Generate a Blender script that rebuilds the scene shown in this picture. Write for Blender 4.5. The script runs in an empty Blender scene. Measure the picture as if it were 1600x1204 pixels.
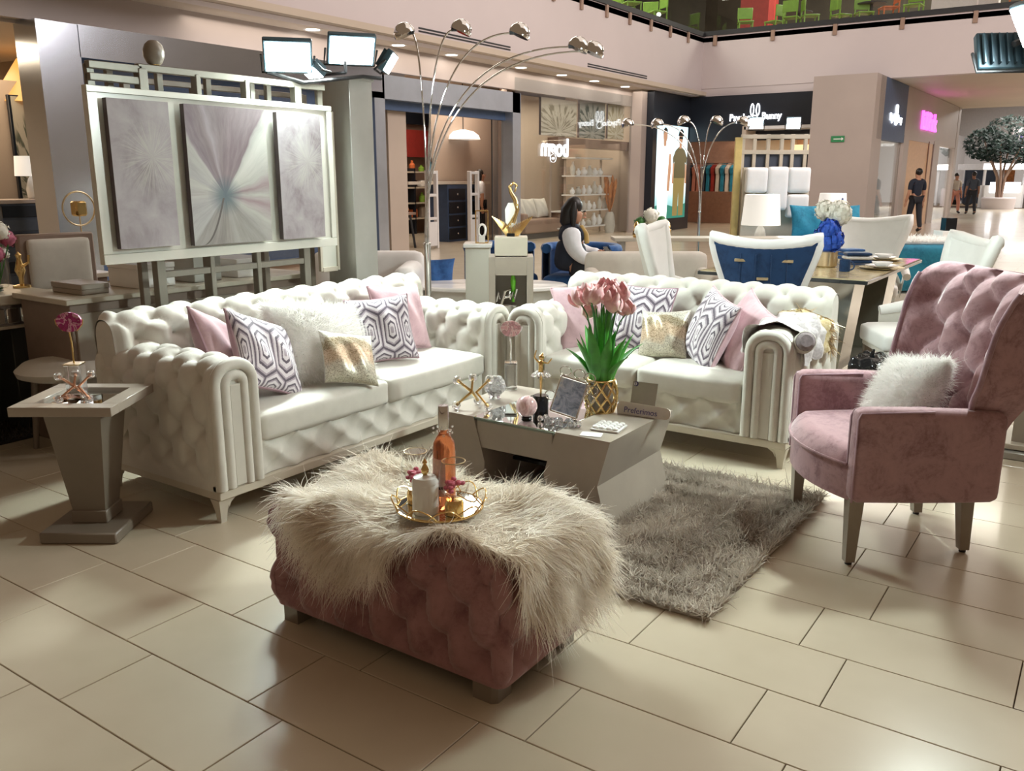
import bpy, bmesh, math, random
import numpy as np
from mathutils import Vector, Matrix, Euler
random.seed(7)
RNG = np.random.default_rng(11)
PI = math.pi
SC = bpy.context.scene
COL = SC.collection
# ------------------------------------------------------------------ camera, world, exposure
CAM_H = 1.45
FPX = 1356.0
cam_d = bpy.data.cameras.new('camera')
cam = bpy.data.objects.new('camera', cam_d)
COL.objects.link(cam)
cam_d.sensor_width = 36.0
cam_d.lens = 36.0 * FPX / 1600.0
cam_d.clip_end = 300
cam.location = (0, 0, CAM_H)
cam.rotation_euler = (PI / 2 - math.atan2(602 - 278, FPX), 0, math.radians(34.5))
SC.camera = cam
SC.view_settings.view_transform = 'Standard'
SC.view_settings.look = 'None'
SC.view_settings.gamma = 1.0
SC.view_settings.use_curve_mapping = False
SC.view_settings.exposure = 0.3
world = bpy.data.worlds.new('world')
SC.world = world
world.use_nodes = True
world.node_tree.nodes['Background'].inputs[0].default_value = (1.0, 0.68, 0.43, 1)
world.node_tree.nodes['Background'].inputs[1].default_value = 0.16


def area_light(name, loc, target, size, power, color, spread=180, sy=None):
    d = bpy.data.lights.new(name, 'AREA')
    d.energy = power
    d.color = color
    d.size = size
    if sy:
        d.shape = 'RECTANGLE'
        d.size_y = sy
    d.spread = math.radians(spread)
    o = bpy.data.objects.new(name, d)
    o.location = loc
    o.rotation_euler = (Vector(target) - Vector(loc)).to_track_quat('-Z', 'Y').to_euler()
    COL.objects.link(o)
    return o


COOL = (0.86, 1.0, 0.95)
# soft light of the high atrium roof above the court, and a lamp added to brighten the fascia
area_light('atrium_roof_light', (0.0, 12.0, 10.0), (-1.5, 10.0, 0), 14, 420, (1.0, 0.86, 0.74))
area_light('fascia_fill_light', (3.0, 12.0, 8.5), (-10.2, 19.0, 4.5), 6, 1150, (1.0, 0.91, 0.89))

# ------------------------------------------------------------------ node helper


class G:
    """small wrapper to write procedural materials as expressions"""

    def __init__(self, name):
        self.m = bpy.data.materials.new(name)
        self.m.use_nodes = True
        self.nt = self.m.node_tree
        self.bsdf = self.nt.nodes['Principled BSDF']

    def n(self, t, **kw):
        nd = self.nt.nodes.new(t)
        for k, v in kw.items():
            setattr(nd, k, v)
        return nd

    def put(self, sock, v):
        if isinstance(v, bpy.types.NodeSocket):
            self.nt.links.new(v, sock)
        elif v is not None:
            if isinstance(v, (tuple, list)) and len(v) == 3 and sock.type == 'RGBA':
                v = (*v, 1)
            sock.default_value = v

    def coord(self, kind='Object'):
        return self.n('ShaderNodeTexCoord').outputs[kind]

    def sep(self, vec):
        s = self.n('ShaderNodeSeparateXYZ')
        self.put(s.inputs[0], vec)
        return s.outputs[0], s.outputs[1], s.outputs[2]

    def comb(self, x, y, z=0.0):
        s = self.n('ShaderNodeCombineXYZ')
        for i, v in enumerate((x, y, z)):
            self.put(s.inputs[i], v)
        return s.outputs[0]

    def f(self, op, a, b=None, c=None):
        s = self.n('ShaderNodeMath', operation=op)
        for i, v in enumerate((a, b, c)):
            if v is not None:
                self.put(s.inputs[i], v)
        return s.outputs[0]

    def add(self, a, b): return self.f('ADD', a, b)
    def sub(self, a, b): return self.f('SUBTRACT', a, b)
    def mul(self, a, b): return self.f('MULTIPLY', a, b)
    def absf(self, a): return self.f('ABSOLUTE', a)

    def scale(self, vec, s):
        nd = self.n('ShaderNodeMapping')
        self.put(nd.inputs['Vector'], vec)
        nd.inputs['Scale'].default_value = s if isinstance(s, tuple) else (s, s, s)
        return nd.outputs[0]

    def noise(self, vec, scale=5, detail=3, rough=0.5, dist=0.0):
        nd = self.n('ShaderNodeTexNoise')
        if vec is not None:
            self.put(nd.inputs['Vector'], vec)
        nd.inputs['Scale'].default_value = scale
        nd.inputs['Detail'].default_value = detail
        nd.inputs['Roughness'].default_value = rough
        nd.inputs['Distortion'].default_value = dist
        return nd.outputs['Fac']

    def voronoi(self, vec, scale=5, out='Distance', rand=1.0):
        nd = self.n('ShaderNodeTexVoronoi')
        self.put(nd.inputs['Vector'], vec)
        nd.inputs['Scale'].default_value = scale
        nd.inputs['Randomness'].default_value = rand
        return nd.outputs[out]

    def ramp(self, fac, stops, interp='LINEAR'):
        nd = self.n('ShaderNodeValToRGB')
        nd.color_ramp.interpolation = interp
        el = nd.color_ramp.elements
        while len(el) > 1:
            el.remove(el[-1])
        for i, (p, c) in enumerate(stops):
            if not isinstance(c, (tuple, list)):
                c = (c, c, c)
            e = el[0] if i == 0 else el.new(p)
            e.position = p
            e.color = (*c[:3], 1)
        self.put(nd.inputs[0], fac)
        return nd.outputs[0]

    def mix(self, fac, a, b, blend='MIX'):
        nd = self.n('ShaderNodeMix', data_type='RGBA', blend_type=blend)
        self.put(nd.inputs[0], fac)
        self.put(nd.inputs[6], a)
        self.put(nd.inputs[7], b)
        return nd.outputs[2]

    def bump(self, h, strength=0.3, dist=0.01):
        nd = self.n('ShaderNodeBump')
        nd.inputs['Strength'].default_value = strength
        nd.inputs['Distance'].default_value = dist
        self.put(nd.inputs['Height'], h)
        self.put(self.bsdf.inputs['Normal'], nd.outputs[0])

    def set(self, **kw):
        names = dict(color='Base Color', rough='Roughness', metal='Metallic', spec='Specular IOR Level', sheen='Sheen Weight',
                     sheen_rough='Sheen Roughness', coat='Coat Weight', coat_rough='Coat Roughness', trans='Transmission Weight',
                     ior='IOR', emit='Emission Color', estr='Emission Strength', alpha='Alpha', sss='Subsurface Weight', aniso='Anisotropic')
        for k, v in kw.items():
            self.put(self.bsdf.inputs[names[k]], v)
        return self


def c255(r, g, b):
    f = lambda x: (x / 255 / 12.92) if x / 255 <= 0.04045 else ((x / 255 + 0.055) / 1.055) ** 2.4
    return (f(r), f(g), f(b))


M = {}


def simple(name, color, rough=0.5, metal=0.0, vary=0.06, vscale=9, bump=0.0, bscale=80, **kw):
    g = G(name)
    co = g.coord()
    nz = g.noise(co, vscale, 4, 0.6)
    d = tuple(max(0, c * (1 - vary * 2)) for c in color)
    l = tuple(min(1, c * (1 + vary)) for c in color)
    g.set(color=g.ramp(nz, [(0.3, d), (0.7, l)]), rough=rough, metal=metal, **kw)
    if bump:
        g.bump(g.noise(co, bscale, 2), bump, 0.004)
    M[name] = g.m
    return g.m


def emis(name, color, strength, vary=0.0):
    g = G(name)
    g.set(color=(0.02, 0.02, 0.02), emit=color, estr=strength, rough=0.5)
    if vary:
        g.put(g.bsdf.inputs['Emission Color'], g.ramp(g.noise(g.coord(), 6), [(0.3, tuple(c * (1 - vary) for c in color)), (0.7, color)]))
    M[name] = g.m
    return g.m


def glass(name, color=(1, 1, 1), rough=0.0, ior=1.45, mixc=None):
    """thin clear glass: a mix of see-through and mirror reflection by facing angle, lets light pass"""
    g = G(name)
    nt = g.nt
    nt.nodes.remove(g.bsdf)
    out = nt.nodes['Material Output']
    tr = g.n('ShaderNodeBsdfTransparent')
    tr.inputs[0].default_value = (*color, 1)
    gl = g.n('ShaderNodeBsdfGlossy')
    gl.inputs['Roughness'].default_value = rough
    lw = g.n('ShaderNodeLayerWeight')
    lw.inputs[0].default_value = 0.5
    f0 = ((ior - 1) / (ior + 1)) ** 2 + (mixc or 0)
    fac = g.add(g.mul(g.f('POWER', lw.outputs['Facing'], 4.0), 0.85 * (1 - f0)), f0)
    mx = g.n('ShaderNodeMixShader')
    nt.links.new(fac, mx.inputs[0])
    nt.links.new(tr.outputs[0], mx.inputs[1])
    nt.links.new(gl.outputs[0], mx.inputs[2])
    nt.links.new(mx.outputs[0], out.inputs[0])
    M[name] = g.m
    return g.m


# fabrics
simple('linen', c255(206, 203, 194), 0.62, vary=0.03, vscale=14, bump=0.12, bscale=420, sheen=0.25)
simple('linen_dark', c255(198, 194, 184), 0.7, vary=0.03, bump=0.12, bscale=420)
simple('white_fabric', c255(232, 233, 230), 0.6, vary=0.02, bump=0.1, bscale=300)
simple('beige_fabric', c255(205, 198, 188), 0.7, vary=0.04, bump=0.1, bscale=300)
simple('white_leather', c255(236, 236, 236), 0.38, vary=0.02, bump=0.05, bscale=200)


def velvet(name, c, dark, sc=7.0, sheen=0.5):
    g = G(name)
    co = g.coord()
    a = g.noise(co, sc, 6, 0.72, 0.6)
    b = g.noise(co, sc * 6, 4, 0.7)
    k = g.add(g.mul(a, 0.75), g.mul(b, 0.25))
    g.set(color=g.ramp(k, [(0.38, dark), (0.52, c), (0.66, tuple(min(1, x * 1.12) for x in c))]), rough=0.75, sheen=sheen, sheen_rough=0.35, spec=0.3)
    g.bump(g.noise(co, 260, 2), 0.12, 0.003)
    M[name] = g.m


velvet('pink_velvet', c255(172, 138, 143), c255(140, 106, 113), 9)
velvet('ottoman_velvet', c255(160, 120, 121), c255(132, 93, 96))
velvet('pink_cushion', c255(206, 175, 182), c255(190, 156, 165), 4, 0.4)
velvet('mauve_cushion', c255(172, 142, 152), c255(150, 120, 132), 5, 0.4)
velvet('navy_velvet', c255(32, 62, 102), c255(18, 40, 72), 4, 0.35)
velvet('blue_velvet', c255(48, 92, 150), c255(30, 66, 118), 4, 0.35)
velvet('teal_velvet', c255(42, 128, 156), c255(26, 100, 128), 4, 0.3)
# hard finishes
simple('champagne', c255(160, 150, 138), 0.34, vary=0.05, vscale=4, bump=0.03, bscale=90, coat=0.25, coat_rough=0.25)
simple('champagne_dark', c255(128, 118, 106), 0.36, vary=0.05, vscale=4, coat=0.2, coat_rough=0.3)
simple('champagne_light', c255(196, 188, 172), 0.36, vary=0.04, vscale=4, coat=0.2, coat_rough=0.3)
simple('silver_paint', c255(176, 176, 170), 0.32, metal=0.35, vary=0.05, vscale=3)
simple('pearl_board', c255(214, 214, 204), 0.3, vary=0.03, vscale=3, coat=0.4, coat_rough=0.2)
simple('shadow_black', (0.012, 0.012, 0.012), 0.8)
simple('black_gloss', (0.01, 0.012, 0.014), 0.12)
simple('black_matte', (0.02, 0.021, 0.024), 0.6)
simple('gold', (0.83, 0.6, 0.26), 0.22, metal=1.0, vary=0.08)
simple('pale_gold', (0.8, 0.68, 0.45), 0.28, metal=1.0, vary=0.08)
simple('copper', (0.75, 0.42, 0.28), 0.25, metal=1.0)
simple('chrome', (0.8, 0.81, 0.82), 0.07, metal=1.0, vary=0.02)
simple('brushed_steel', (0.47, 0.52, 0.6), 0.3, metal=0.8, vary=0.05, vscale=2)
simple('chrome_sheet', (0.6, 0.66, 0.75), 0.18, metal=1.0, vary=0.04, vscale=1.2)
simple('mirror', (0.78, 0.82, 0.82), 0.03, metal=1.0, vary=0.01)
simple('white_gloss', c255(240, 240, 238), 0.2, vary=0.015)
simple('white_matte', c255(232, 230, 226), 0.7, vary=0.02)
simple('porcelain', c255(238, 238, 236), 0.15, vary=0.015, coat=0.4)
glass('clear_glass', (0.97, 0.99, 0.985))
_g = G('crystal')
_g.set(color=(0.96, 0.98, 1.0), rough=0.02, trans=0.92, ior=1.5, coat=1.0, coat_rough=0.03)
M['crystal'] = _g.m
glass('tint_glass', (0.72, 0.86, 0.86), ior=1.5, mixc=0.05)
glass('shop_glass', (0.93, 0.95, 0.95), ior=1.45, mixc=0.02)

# ------------------------------------------------------------------ mesh helper


def rotm(rx=0, ry=0, rz=0):
    return Euler((rx, ry, rz)).to_matrix()


class MB:
    def __init__(self):
        self.v = []
        self.f = []
        self.uv = {}

    def addv(self, pts, faces):
        b = len(self.v)
        self.v.extend([tuple(p) for p in pts])
        self.f.extend([tuple(b + i for i in f) for f in faces])
        return b

    def box(self, c, s, rot=None, b=0.0):
        hx, hy, hz = s[0] / 2, s[1] / 2, s[2] / 2
        c = Vector(c)
        R = rot if rot is not None else Matrix.Identity(3)
        b = min(b, hx * .8, hy * .8, hz * .8)
        if b <= 0:
            p = [c + R @ Vector((x * hx, y * hy, z * hz)) for x in (-1, 1) for y in (-1, 1) for z in (-1, 1)]
            self.addv(p, [(0, 1, 3, 2), (4, 6, 7, 5), (0, 4, 5, 1), (2, 3, 7, 6), (0, 2, 6, 4), (1, 5, 7, 3)])
            return self
        idx = {}
        p = []
        for x in (-1, 1):
            for y in (-1, 1):
                for z in (-1, 1):
                    for k, q in enumerate(((hx, hy - b, hz - b), (hx - b, hy, hz - b), (hx - b, hy - b, hz))):
                        idx[x, y, z, k] = len(p)
                        p.append(c + R @ Vector((x * q[0], y * q[1], z * q[2])))
        F = []
        I = idx
        for s_ in (-1, 1):
            F.append([I[s_, -1, -1, 0], I[s_, 1, -1, 0], I[s_, 1, 1, 0], I[s_, -1, 1, 0]][::s_])
            F.append([I[-1, s_, -1, 1], I[-1, s_, 1, 1], I[1, s_, 1, 1], I[1, s_, -1, 1]][::s_])
            F.append([I[-1, -1, s_, 2], I[1, -1, s_, 2], I[1, 1, s_, 2], I[-1, 1, s_, 2]][::s_])
        for a in (-1, 1):
            for d in (-1, 1):
                F.append([I[a, d, -1, 0], I[a, d, -1, 1], I[a, d, 1, 1], I[a, d, 1, 0]][::a * d])
                F.append([I[-1, a, d, 1], I[-1, a, d, 2], I[1, a, d, 2], I[1, a, d, 1]][::a * d])
                F.append([I[a, -1, d, 2], I[a, -1, d, 0], I[a, 1, d, 0], I[a, 1, d, 2]][::a * d])
                for e in (-1, 1):
                    F.append([I[a, d, e, 0], I[a, d, e, 1], I[a, d, e, 2]][::a * d * e])
        self.addv(p, F)
        return self

    def tube(self, pts, r, n=8, closed=False, caps=True, sq=None):
        """round bar along pts; r number or list; sq=(wx, wy) flattens it"""
        pts = [Vector(p) for p in pts]
        N = len(pts)
        rr = r if isinstance(r, (list, tuple)) else [r] * N
        prev = None
        rings = []
        for i, p in enumerate(pts):
            if closed:
                t = pts[(i + 1) % N] - pts[i - 1]
            else:
                t = pts[min(i + 1, N - 1)] - pts[max(i - 1, 0)]
            t = t.normalized() if t.length > 1e-9 else Vector((0, 0, 1))
            if prev is None:
                a = t.orthogonal().normalized()
            else:
                a = prev - t * prev.dot(t)
                a = a.normalized() if a.length > 1e-6 else t.orthogonal().normalized()
            prev = a
            bb = t.cross(a)
            rings.append([p + (a * math.cos(2 * PI * k / n) + bb * math.sin(2 * PI * k / n)) * rr[i] for k in range(n)])
        P = [q for ring in rings for q in ring]
        F = []
        for i in range(N if closed else N - 1):
            j = (i + 1) % N
            for k in range(n):
                F.append((i * n + k, i * n + (k + 1) % n, j * n + (k + 1) % n, j * n + k))
        if caps and not closed:
            F.append(tuple(range(n - 1, -1, -1)))
            F.append(tuple((N - 1) * n + k for k in range(n)))
        self.addv(P, F)
        return self

    def cyl(self, p0, p1, r0, r1=None, n=16):
        return self.tube([p0, p1], [r0, r0 if r1 is None else r1], n)

    def lathe(self, prof, n=24, c=(0, 0, 0), rot=None, sx=1.0, sy=1.0):
        c = Vector(c)
        R = rot if rot is not None else Matrix.Identity(3)
        P = []
        for r, z in prof:
            for k in range(n):
                a = 2 * PI * k / n
                P.append(c + R @ Vector((r * math.cos(a) * sx, r * math.sin(a) * sy, z)))
        F = []
        for i in range(len(prof) - 1):
            for k in range(n):
                F.append((i * n + k, i * n + (k + 1) % n, (i + 1) * n + (k + 1) % n, (i + 1) * n + k))
        if prof[0][0] > 1e-5:
            F.append(tuple(range(n - 1, -1, -1)))
        if prof[-1][0] > 1e-5:
            F.append(tuple((len(prof) - 1) * n + k for k in range(n)))
        self.addv(P, F)
        return self

    def sphere(self, c, r, n=14, m=8, s=(1, 1, 1), rot=None):
        prof = [(max(1e-6, math.sin(PI * i / m)) * r, -math.cos(PI * i / m) * r) for i in range(m + 1)]
        c = Vector(c)
        R = rot if rot is not None else Matrix.Identity(3)
        P = []
        for rr, z in prof:
            for k in range(n):
                a = 2 * PI * k / n
                P.append(c + R @ Vector((rr * math.cos(a) * s[0], rr * math.sin(a) * s[1], z * s[2])))
        F = []
        for i in range(m):
            for k in range(n):
                F.append((i * n + k, i * n + (k + 1) % n, (i + 1) * n + (k + 1) % n, (i + 1) * n + k))
        self.addv(P, F)
        return self

    def prism(self, poly, axis, a0, a1):
        """extrude a 2-D polygon along 'x','y' or 'z'"""
        def mk(p, a):
            return {'x': (a, p[0], p[1]), 'y': (p[0], a, p[1]), 'z': (p[0], p[1], a)}[axis]
        n = len(poly)
        P = [mk(p, a0) for p in poly] + [mk(p, a1) for p in poly]
        F = [tuple(range(n - 1, -1, -1)), tuple(range(n, 2 * n))]
        F += [(i, (i + 1) % n, n + (i + 1) % n, n + i) for i in range(n)]
        self.addv(P, F)
        return self

    def grid(self, fn, nu, nv, cu=False, cv=False, uv=False):
        b = len(self.v)
        NU, NV = (nu if cu else nu + 1), (nv if cv else nv + 1)
        for i in range(NU):
            for j in range(NV):
                self.v.append(tuple(fn(i / nu, j / nv)))
                if uv:
                    self.uv[b + i * NV + j] = (i / nu, j / nv)
        for i in range(nu):
            for j in range(nv):
                i2, j2 = (i + 1) % NU, (j + 1) % NV
                self.f.append((b + i * NV + j, b + i2 * NV + j, b + i2 * NV + j2, b + i * NV + j2))
        return self

    def xf(self, m4, start=0):
        for i in range(start, len(self.v)):
            self.v[i] = tuple(m4 @ Vector(self.v[i]))
        return self

    def mesh(self, name, mat, smooth=40):
        me = bpy.data.meshes.new(name)
        me.from_pydata(self.v, [], self.f)
        if self.uv:
            lay = me.uv_layers.new(name='UVMap')
            for l in me.loops:
                lay.data[l.index].uv = self.uv.get(l.vertex_index, (0, 0))
        if mat:
            me.materials.append(M[mat] if isinstance(mat, str) else mat)
        bm = bmesh.new()
        bm.from_mesh(me)
        bmesh.ops.recalc_face_normals(bm, faces=bm.faces)
        bm.to_mesh(me)
        bm.free()
        if smooth:
            me.polygons.foreach_set('use_smooth', [True] * len(me.polygons))
            me.set_sharp_from_angle(angle=math.radians(smooth))
        return me

    def build(self, name, mat, parent=None, smooth=40, loc=None, rot=None):
        o = bpy.data.objects.new(name, self.mesh(name, mat, smooth))
        COL.objects.link(o)
        if parent:
            o.parent = parent
        if loc is not None:
            o.location = loc
        if rot is not None:
            o.rotation_euler = rot
        return o


def tag(o, label, cat, group=None):
    o['label'] = label
    o['category'] = cat
    if group:
        o['group'] = group
    return o


def thing(name, label, cat, loc=(0, 0, 0), rz=0.0, group=None):
    o = bpy.data.objects.new(name, None)
    o.empty_display_size = 0.05
    COL.objects.link(o)
    o.location = loc
    o.rotation_euler = (0, 0, rz)
    return tag(o, label, cat, group)


def struct(o):
    o['kind'] = 'structure'
    return o


def dup_tree(o, parent=None):
    c = o.copy()
    COL.objects.link(c)
    c.parent = parent
    for ch in list(o.children):
        dup_tree(ch, c)
    return c


def place(o, loc, rz=None, label=None):
    o.location = loc
    if rz is not None:
        o.rotation_euler = (0, 0, rz)
    if label:
        o['label'] = label
    return o


def text_mesh(txt, size, depth, mat, name='lettering', parent=None, loc=(0, 0, 0), rot=(0, 0, 0), align='CENTER', sx=1.0, bold=0.0):
    cu = bpy.data.curves.new(name, 'FONT')
    cu.body = txt
    cu.size = size
    cu.extrude = depth
    cu.align_x = align
    cu.align_y = 'CENTER'
    cu.offset = bold
    cu.resolution_u = 3
    t = bpy.data.objects.new('tmp_text', cu)
    COL.objects.link(t)
    dg = bpy.context.evaluated_depsgraph_get()
    me = bpy.data.meshes.new_from_object(t.evaluated_get(dg))
    bpy.data.objects.remove(t)
    bpy.data.curves.remove(cu)
    me.materials.clear()
    me.materials.append(M[mat])
    if sx != 1.0:
        for v in me.vertices:
            v.co.x *= sx
    o = bpy.data.objects.new(name, me)
    COL.objects.link(o)
    o.parent = parent
    o.location = loc
    o.rotation_euler = rot
    return o


def ribbons(name, roots, dirs, lens, width, mat, parent=None, segs=3, droop=0.0, curl=0.0, seed=1):
    """many thin tapering strands as one mesh; vectorised"""
    rg = np.random.default_rng(seed)
    N = len(roots)
    roots = np.asarray(roots, float)
    d = np.asarray(dirs, float)
    d /= np.linalg.norm(d, axis=1, keepdims=True) + 1e-9
    L = np.asarray(lens, float)[:, None]
    rnd = rg.normal(size=(N, 3))
    side = np.cross(d, rnd)
    side /= np.linalg.norm(side, axis=1, keepdims=True) + 1e-9
    cv = rg.normal(size=(N, 3)) * curl
    rows = []
    for k in range(segs + 1):
        t = k / segs
        p = roots + d * L * t + cv * L * t * t
        p[:, 2] -= (droop * L[:, 0] * t * t)
        w = width * (1 - 0.85 * t) * 0.5
        rows.append(p - side * w)
        rows.append(p + side * w)
    V = np.stack(rows, 1).reshape(-1, 3)
    R = 2 * (segs + 1)
    base = (np.arange(N) * R)[:, None, None]
    q = np.array([[2 * k, 2 * k + 1, 2 * k + 3, 2 * k + 2] for k in range(segs)])[None]
    F = (base + q).reshape(-1, 4)
    me = bpy.data.meshes.new(name)
    me.vertices.add(len(V))
    me.vertices.foreach_set('co', V.astype(np.float32).ravel())
    me.loops.add(F.size)
    me.loops.foreach_set('vertex_index', F.astype(np.int32).ravel())
    me.polygons.add(len(F))
    me.polygons.foreach_set('loop_start', np.arange(0, F.size, 4, dtype=np.int32))
    me.update(calc_edges=True)
    me.validate()
    me.polygons.foreach_set('use_smooth', [True] * len(me.polygons))
    me.materials.append(M[mat])
    o = bpy.data.objects.new(name, me)
    COL.objects.link(o)
    o.parent = parent
    o['kind'] = 'stuff'
    return o


def fur_mat(name, c1, c2, sc=5.0):
    g = G(name)
    nt = g.nt
    co = g.coord()
    col = g.ramp(g.noise(co, sc, 4, 0.6), [(0.35, c1), (0.65, c2)])
    d = g.n('ShaderNodeBsdfDiffuse')
    t = g.n('ShaderNodeBsdfTranslucent')
    mx = g.n('ShaderNodeMixShader')
    mx.inputs[0].default_value = 0.55
    nt.links.new(col, d.inputs[0])
    nt.links.new(col, t.inputs[0])
    nt.links.new(d.outputs[0], mx.inputs[1])
    nt.links.new(t.outputs[0], mx.inputs[2])
    nt.links.new(mx.outputs[0], nt.nodes['Material Output'].inputs[0])
    nt.nodes.remove(g.bsdf)
    M[name] = g.m


fur_mat('fur_cream', c255(238, 230, 217), c255(253, 250, 244))
fur_mat('fur_white', c255(236, 234, 230), c255(250, 248, 246))
fur_mat('shag_taupe', c255(164, 153, 140), c255(210, 200, 188), 3.0)


def tuft(x, z, a, b, amp=0.022, pit=0.014, pr=0.02):
    """button-tufted relief: buttons on a diamond lattice (a apart, rows b apart)"""
    p = x / a + z / (2 * b)
    q = x / a - z / (2 * b)
    s = abs(math.sin(PI * p) * math.sin(PI * q)) ** 0.38
    dp, dq = p - round(p), q - round(q)
    dx = a * (dp + dq) / 2
    dz = b * (dp - dq)
    return amp * (0.62 * s - 0.34) - pit * (0.55 * math.exp(-(dx * dx + dz * dz) / (pr * pr)) + 0.6 * math.exp(-(dx * dx + dz * dz) / (6 * pr * pr)))


def tuft_buttons(a, b, x0, x1, z0, z1):
    out = []
    for j in range(math.ceil(z0 / b), math.floor(z1 / b) + 1):
        off = 0.5 if j % 2 else 0.0
        for i in range(math.ceil(x0 / a - off), math.floor(x1 / a - off) + 1):
            out.append(((i + off) * a, j * b))
    return out


def sstep(e0, e1, x):
    t = max(0.0, min(1.0, (x - e0) / (e1 - e0)))
    return t * t * (3 - 2 * t)


def resample(pts, step):
    """polyline (2-D) to even points with normals; returns [(p, n, s)]"""
    P = [Vector(p) for p in pts]
    L = [0.0]
    for i in range(1, len(P)):
        L.append(L[-1] + (P[i] - P[i - 1]).length)
    n = max(2, int(L[-1] / step))
    out = []
    k = 0
    for i in range(n + 1):
        s = L[-1] * i / n
        while k < len(P) - 2 and s > L[k + 1]:
            k += 1
        t = (s - L[k]) / max(1e-9, L[k + 1] - L[k])
        out.append((P[k].lerp(P[k + 1], t), s))
    res = []
    for i, (p, s) in enumerate(out):
        a = out[max(0, i - 2)][0]
        c = out[min(n, i + 2)][0]
        d = (c - a).normalized()
        res.append((p, Vector((-d.y, d.x)), s))
    return res


def arc(cx, cy, rx, ry, a0, a1, n):
    return [(cx + rx * math.cos(math.radians(a0 + (a1 - a0) * i / n)), cy + ry * math.sin(math.radians(a0 + (a1 - a0) * i / n))) for i in range(n + 1)]


def rounded_box(c, s, r, n=10, puff=(0, 0, 0), fn=None):
    """soft box as a mesh builder: rounded edges, optional puffed faces"""
    mb = MB()
    h = Vector((s[0] / 2, s[1] / 2, s[2] / 2))
    idx = {}

    def vert(x, y, z):
        key = (round(x, 5), round(y, 5), round(z, 5))
        if key not in idx:
            p = Vector((x * h.x, y * h.y, z * h.z))
            q = Vector((max(-h.x + r, min(h.x - r, p.x)), max(-h.y + r, min(h.y - r, p.y)), max(-h.z + r, min(h.z - r, p.z))))
            d = p - q
            if d.length > 1e-9:
                p = q + d.normalized() * r
            p.x += puff[0] * x * (1 - y * y) * (1 - z * z) * abs(x) ** 3
            p.y += puff[1] * y * (1 - x * x) * (1 - z * z) * abs(y) ** 3
            p.z += puff[2] * z * (1 - x ** 2) ** .7 * (1 - y ** 2) ** .7 * abs(z) ** 3
            p += Vector(c)
            if fn:
                p = fn(p)
            idx[key] = len(mb.v)
            mb.v.append(tuple(p))
        return idx[key]
    # finer spacing near edges so the rounding is smooth
    g = [-math.cos(PI * i / n) for i in range(n + 1)]
    g = [0.5 * a + 0.5 * (2 * i / n - 1) for i, a in enumerate(g)]
    for ax in range(3):
        for sg in (-1, 1):
            for i in range(n):
                for j in range(n):
                    q = []
                    for (a, b) in ((g[i], g[j]), (g[i + 1], g[j]), (g[i + 1], g[j + 1]), (g[i], g[j + 1])):
                        k = [0, 0, 0]
                        k[ax] = sg
                        k[(ax + 1) % 3] = a
                        k[(ax + 2) % 3] = b
                        q.append(vert(*k))
                    mb.f.append(tuple(q))
    return mb
# ================================================================== FLOOR
def tile_mat(name):
    g = G(name)
    co = g.n('ShaderNodeNewGeometry').outputs['Position']
    a = g.noise(co, 1.6, 3, 0.5)
    b = g.noise(co, 6, 2, 0.5)
    oi = g.n('ShaderNodeObjectInfo').outputs['Random']
    k = g.add(g.add(g.mul(a, 0.6), g.mul(b, 0.25)), g.mul(oi, 0.12))
    g.set(color=g.ramp(k, [(0.3, c255(190, 178, 157)), (0.52, c255(199, 188, 167)), (0.8, c255(206, 196, 176))]),
          rough=0.24, spec=0.5, coat=0.2, coat_rough=0.07)
    M[name] = g.m


tile_mat('floor_tile')
simple('grout', c255(84, 66, 50), 0.9)
TW, TL, V0, U0 = 0.3001, 0.6002, 1.0817, -0.6635


def cam_px(u, v, z=0.0):
    c, s = math.cos(math.radians(34.5)), math.sin(math.radians(34.5))
    X, Y, Z = u * c + v * s, -u * s + v * c, z - CAM_H
    p = math.atan2(602 - 278, FPX)
    d = Y * math.cos(p) - Z * math.sin(p)
    if d < 0.2:
        return None
    return 800 + FPX * X / d, 602 - FPX * (Y * math.sin(p) + Z * math.cos(p)) / d, d


floor = MB().box((-8, 22, -0.06), (44, 62, 0.1)).build('floor', 'grout')
struct(floor)
far = MB()
near_t = []
gap = 0.0032
for k in range(-22, 160):
    v0 = V0 + k * TW
    off = U0 if k % 2 else U0 + 0.148
    for n in range(-48, 24):
        u0 = off + n * TL
        cu, cv = u0 + TL / 2, v0 + TW / 2
        q = cam_px(cu, cv)
        if q and q[2] < 8.5 and -120 < q[0] < 1720 and 330 < q[1] < 1330:
            near_t.append((q[2], cu, cv))
        else:
            a, b, c, d = u0 + gap / 2, u0 + TL - gap / 2, v0 + gap / 2, v0 + TW - gap / 2
            far.addv([(a, c, 0), (b, c, 0), (b, d, 0), (a, d, 0)], [(0, 1, 2, 3)])
near_t.sort()
tmesh = MB().box((0, 0, -0.006), (TL - gap, TW - gap, 0.012), b=0.0015).mesh('tile', 'floor_tile', 0)
for i, (d, cu, cv) in enumerate(near_t):
    if i < 300:
        o = bpy.data.objects.new('tile', tmesh)
        COL.objects.link(o)
        o.location = (cu, cv, 0)
        o.parent = floor
    else:
        a, b, c, d = cu - TL / 2 + gap / 2, cu + TL / 2 - gap / 2, cv - TW / 2 + gap / 2, cv + TW / 2 - gap / 2
        far.addv([(a, c, 0), (b, c, 0), (b, d, 0), (a, d, 0)], [(0, 1, 2, 3)])
fo = far.build('far_tiles', 'floor_tile', floor, 0)
fo['kind'] = 'stuff'


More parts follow.
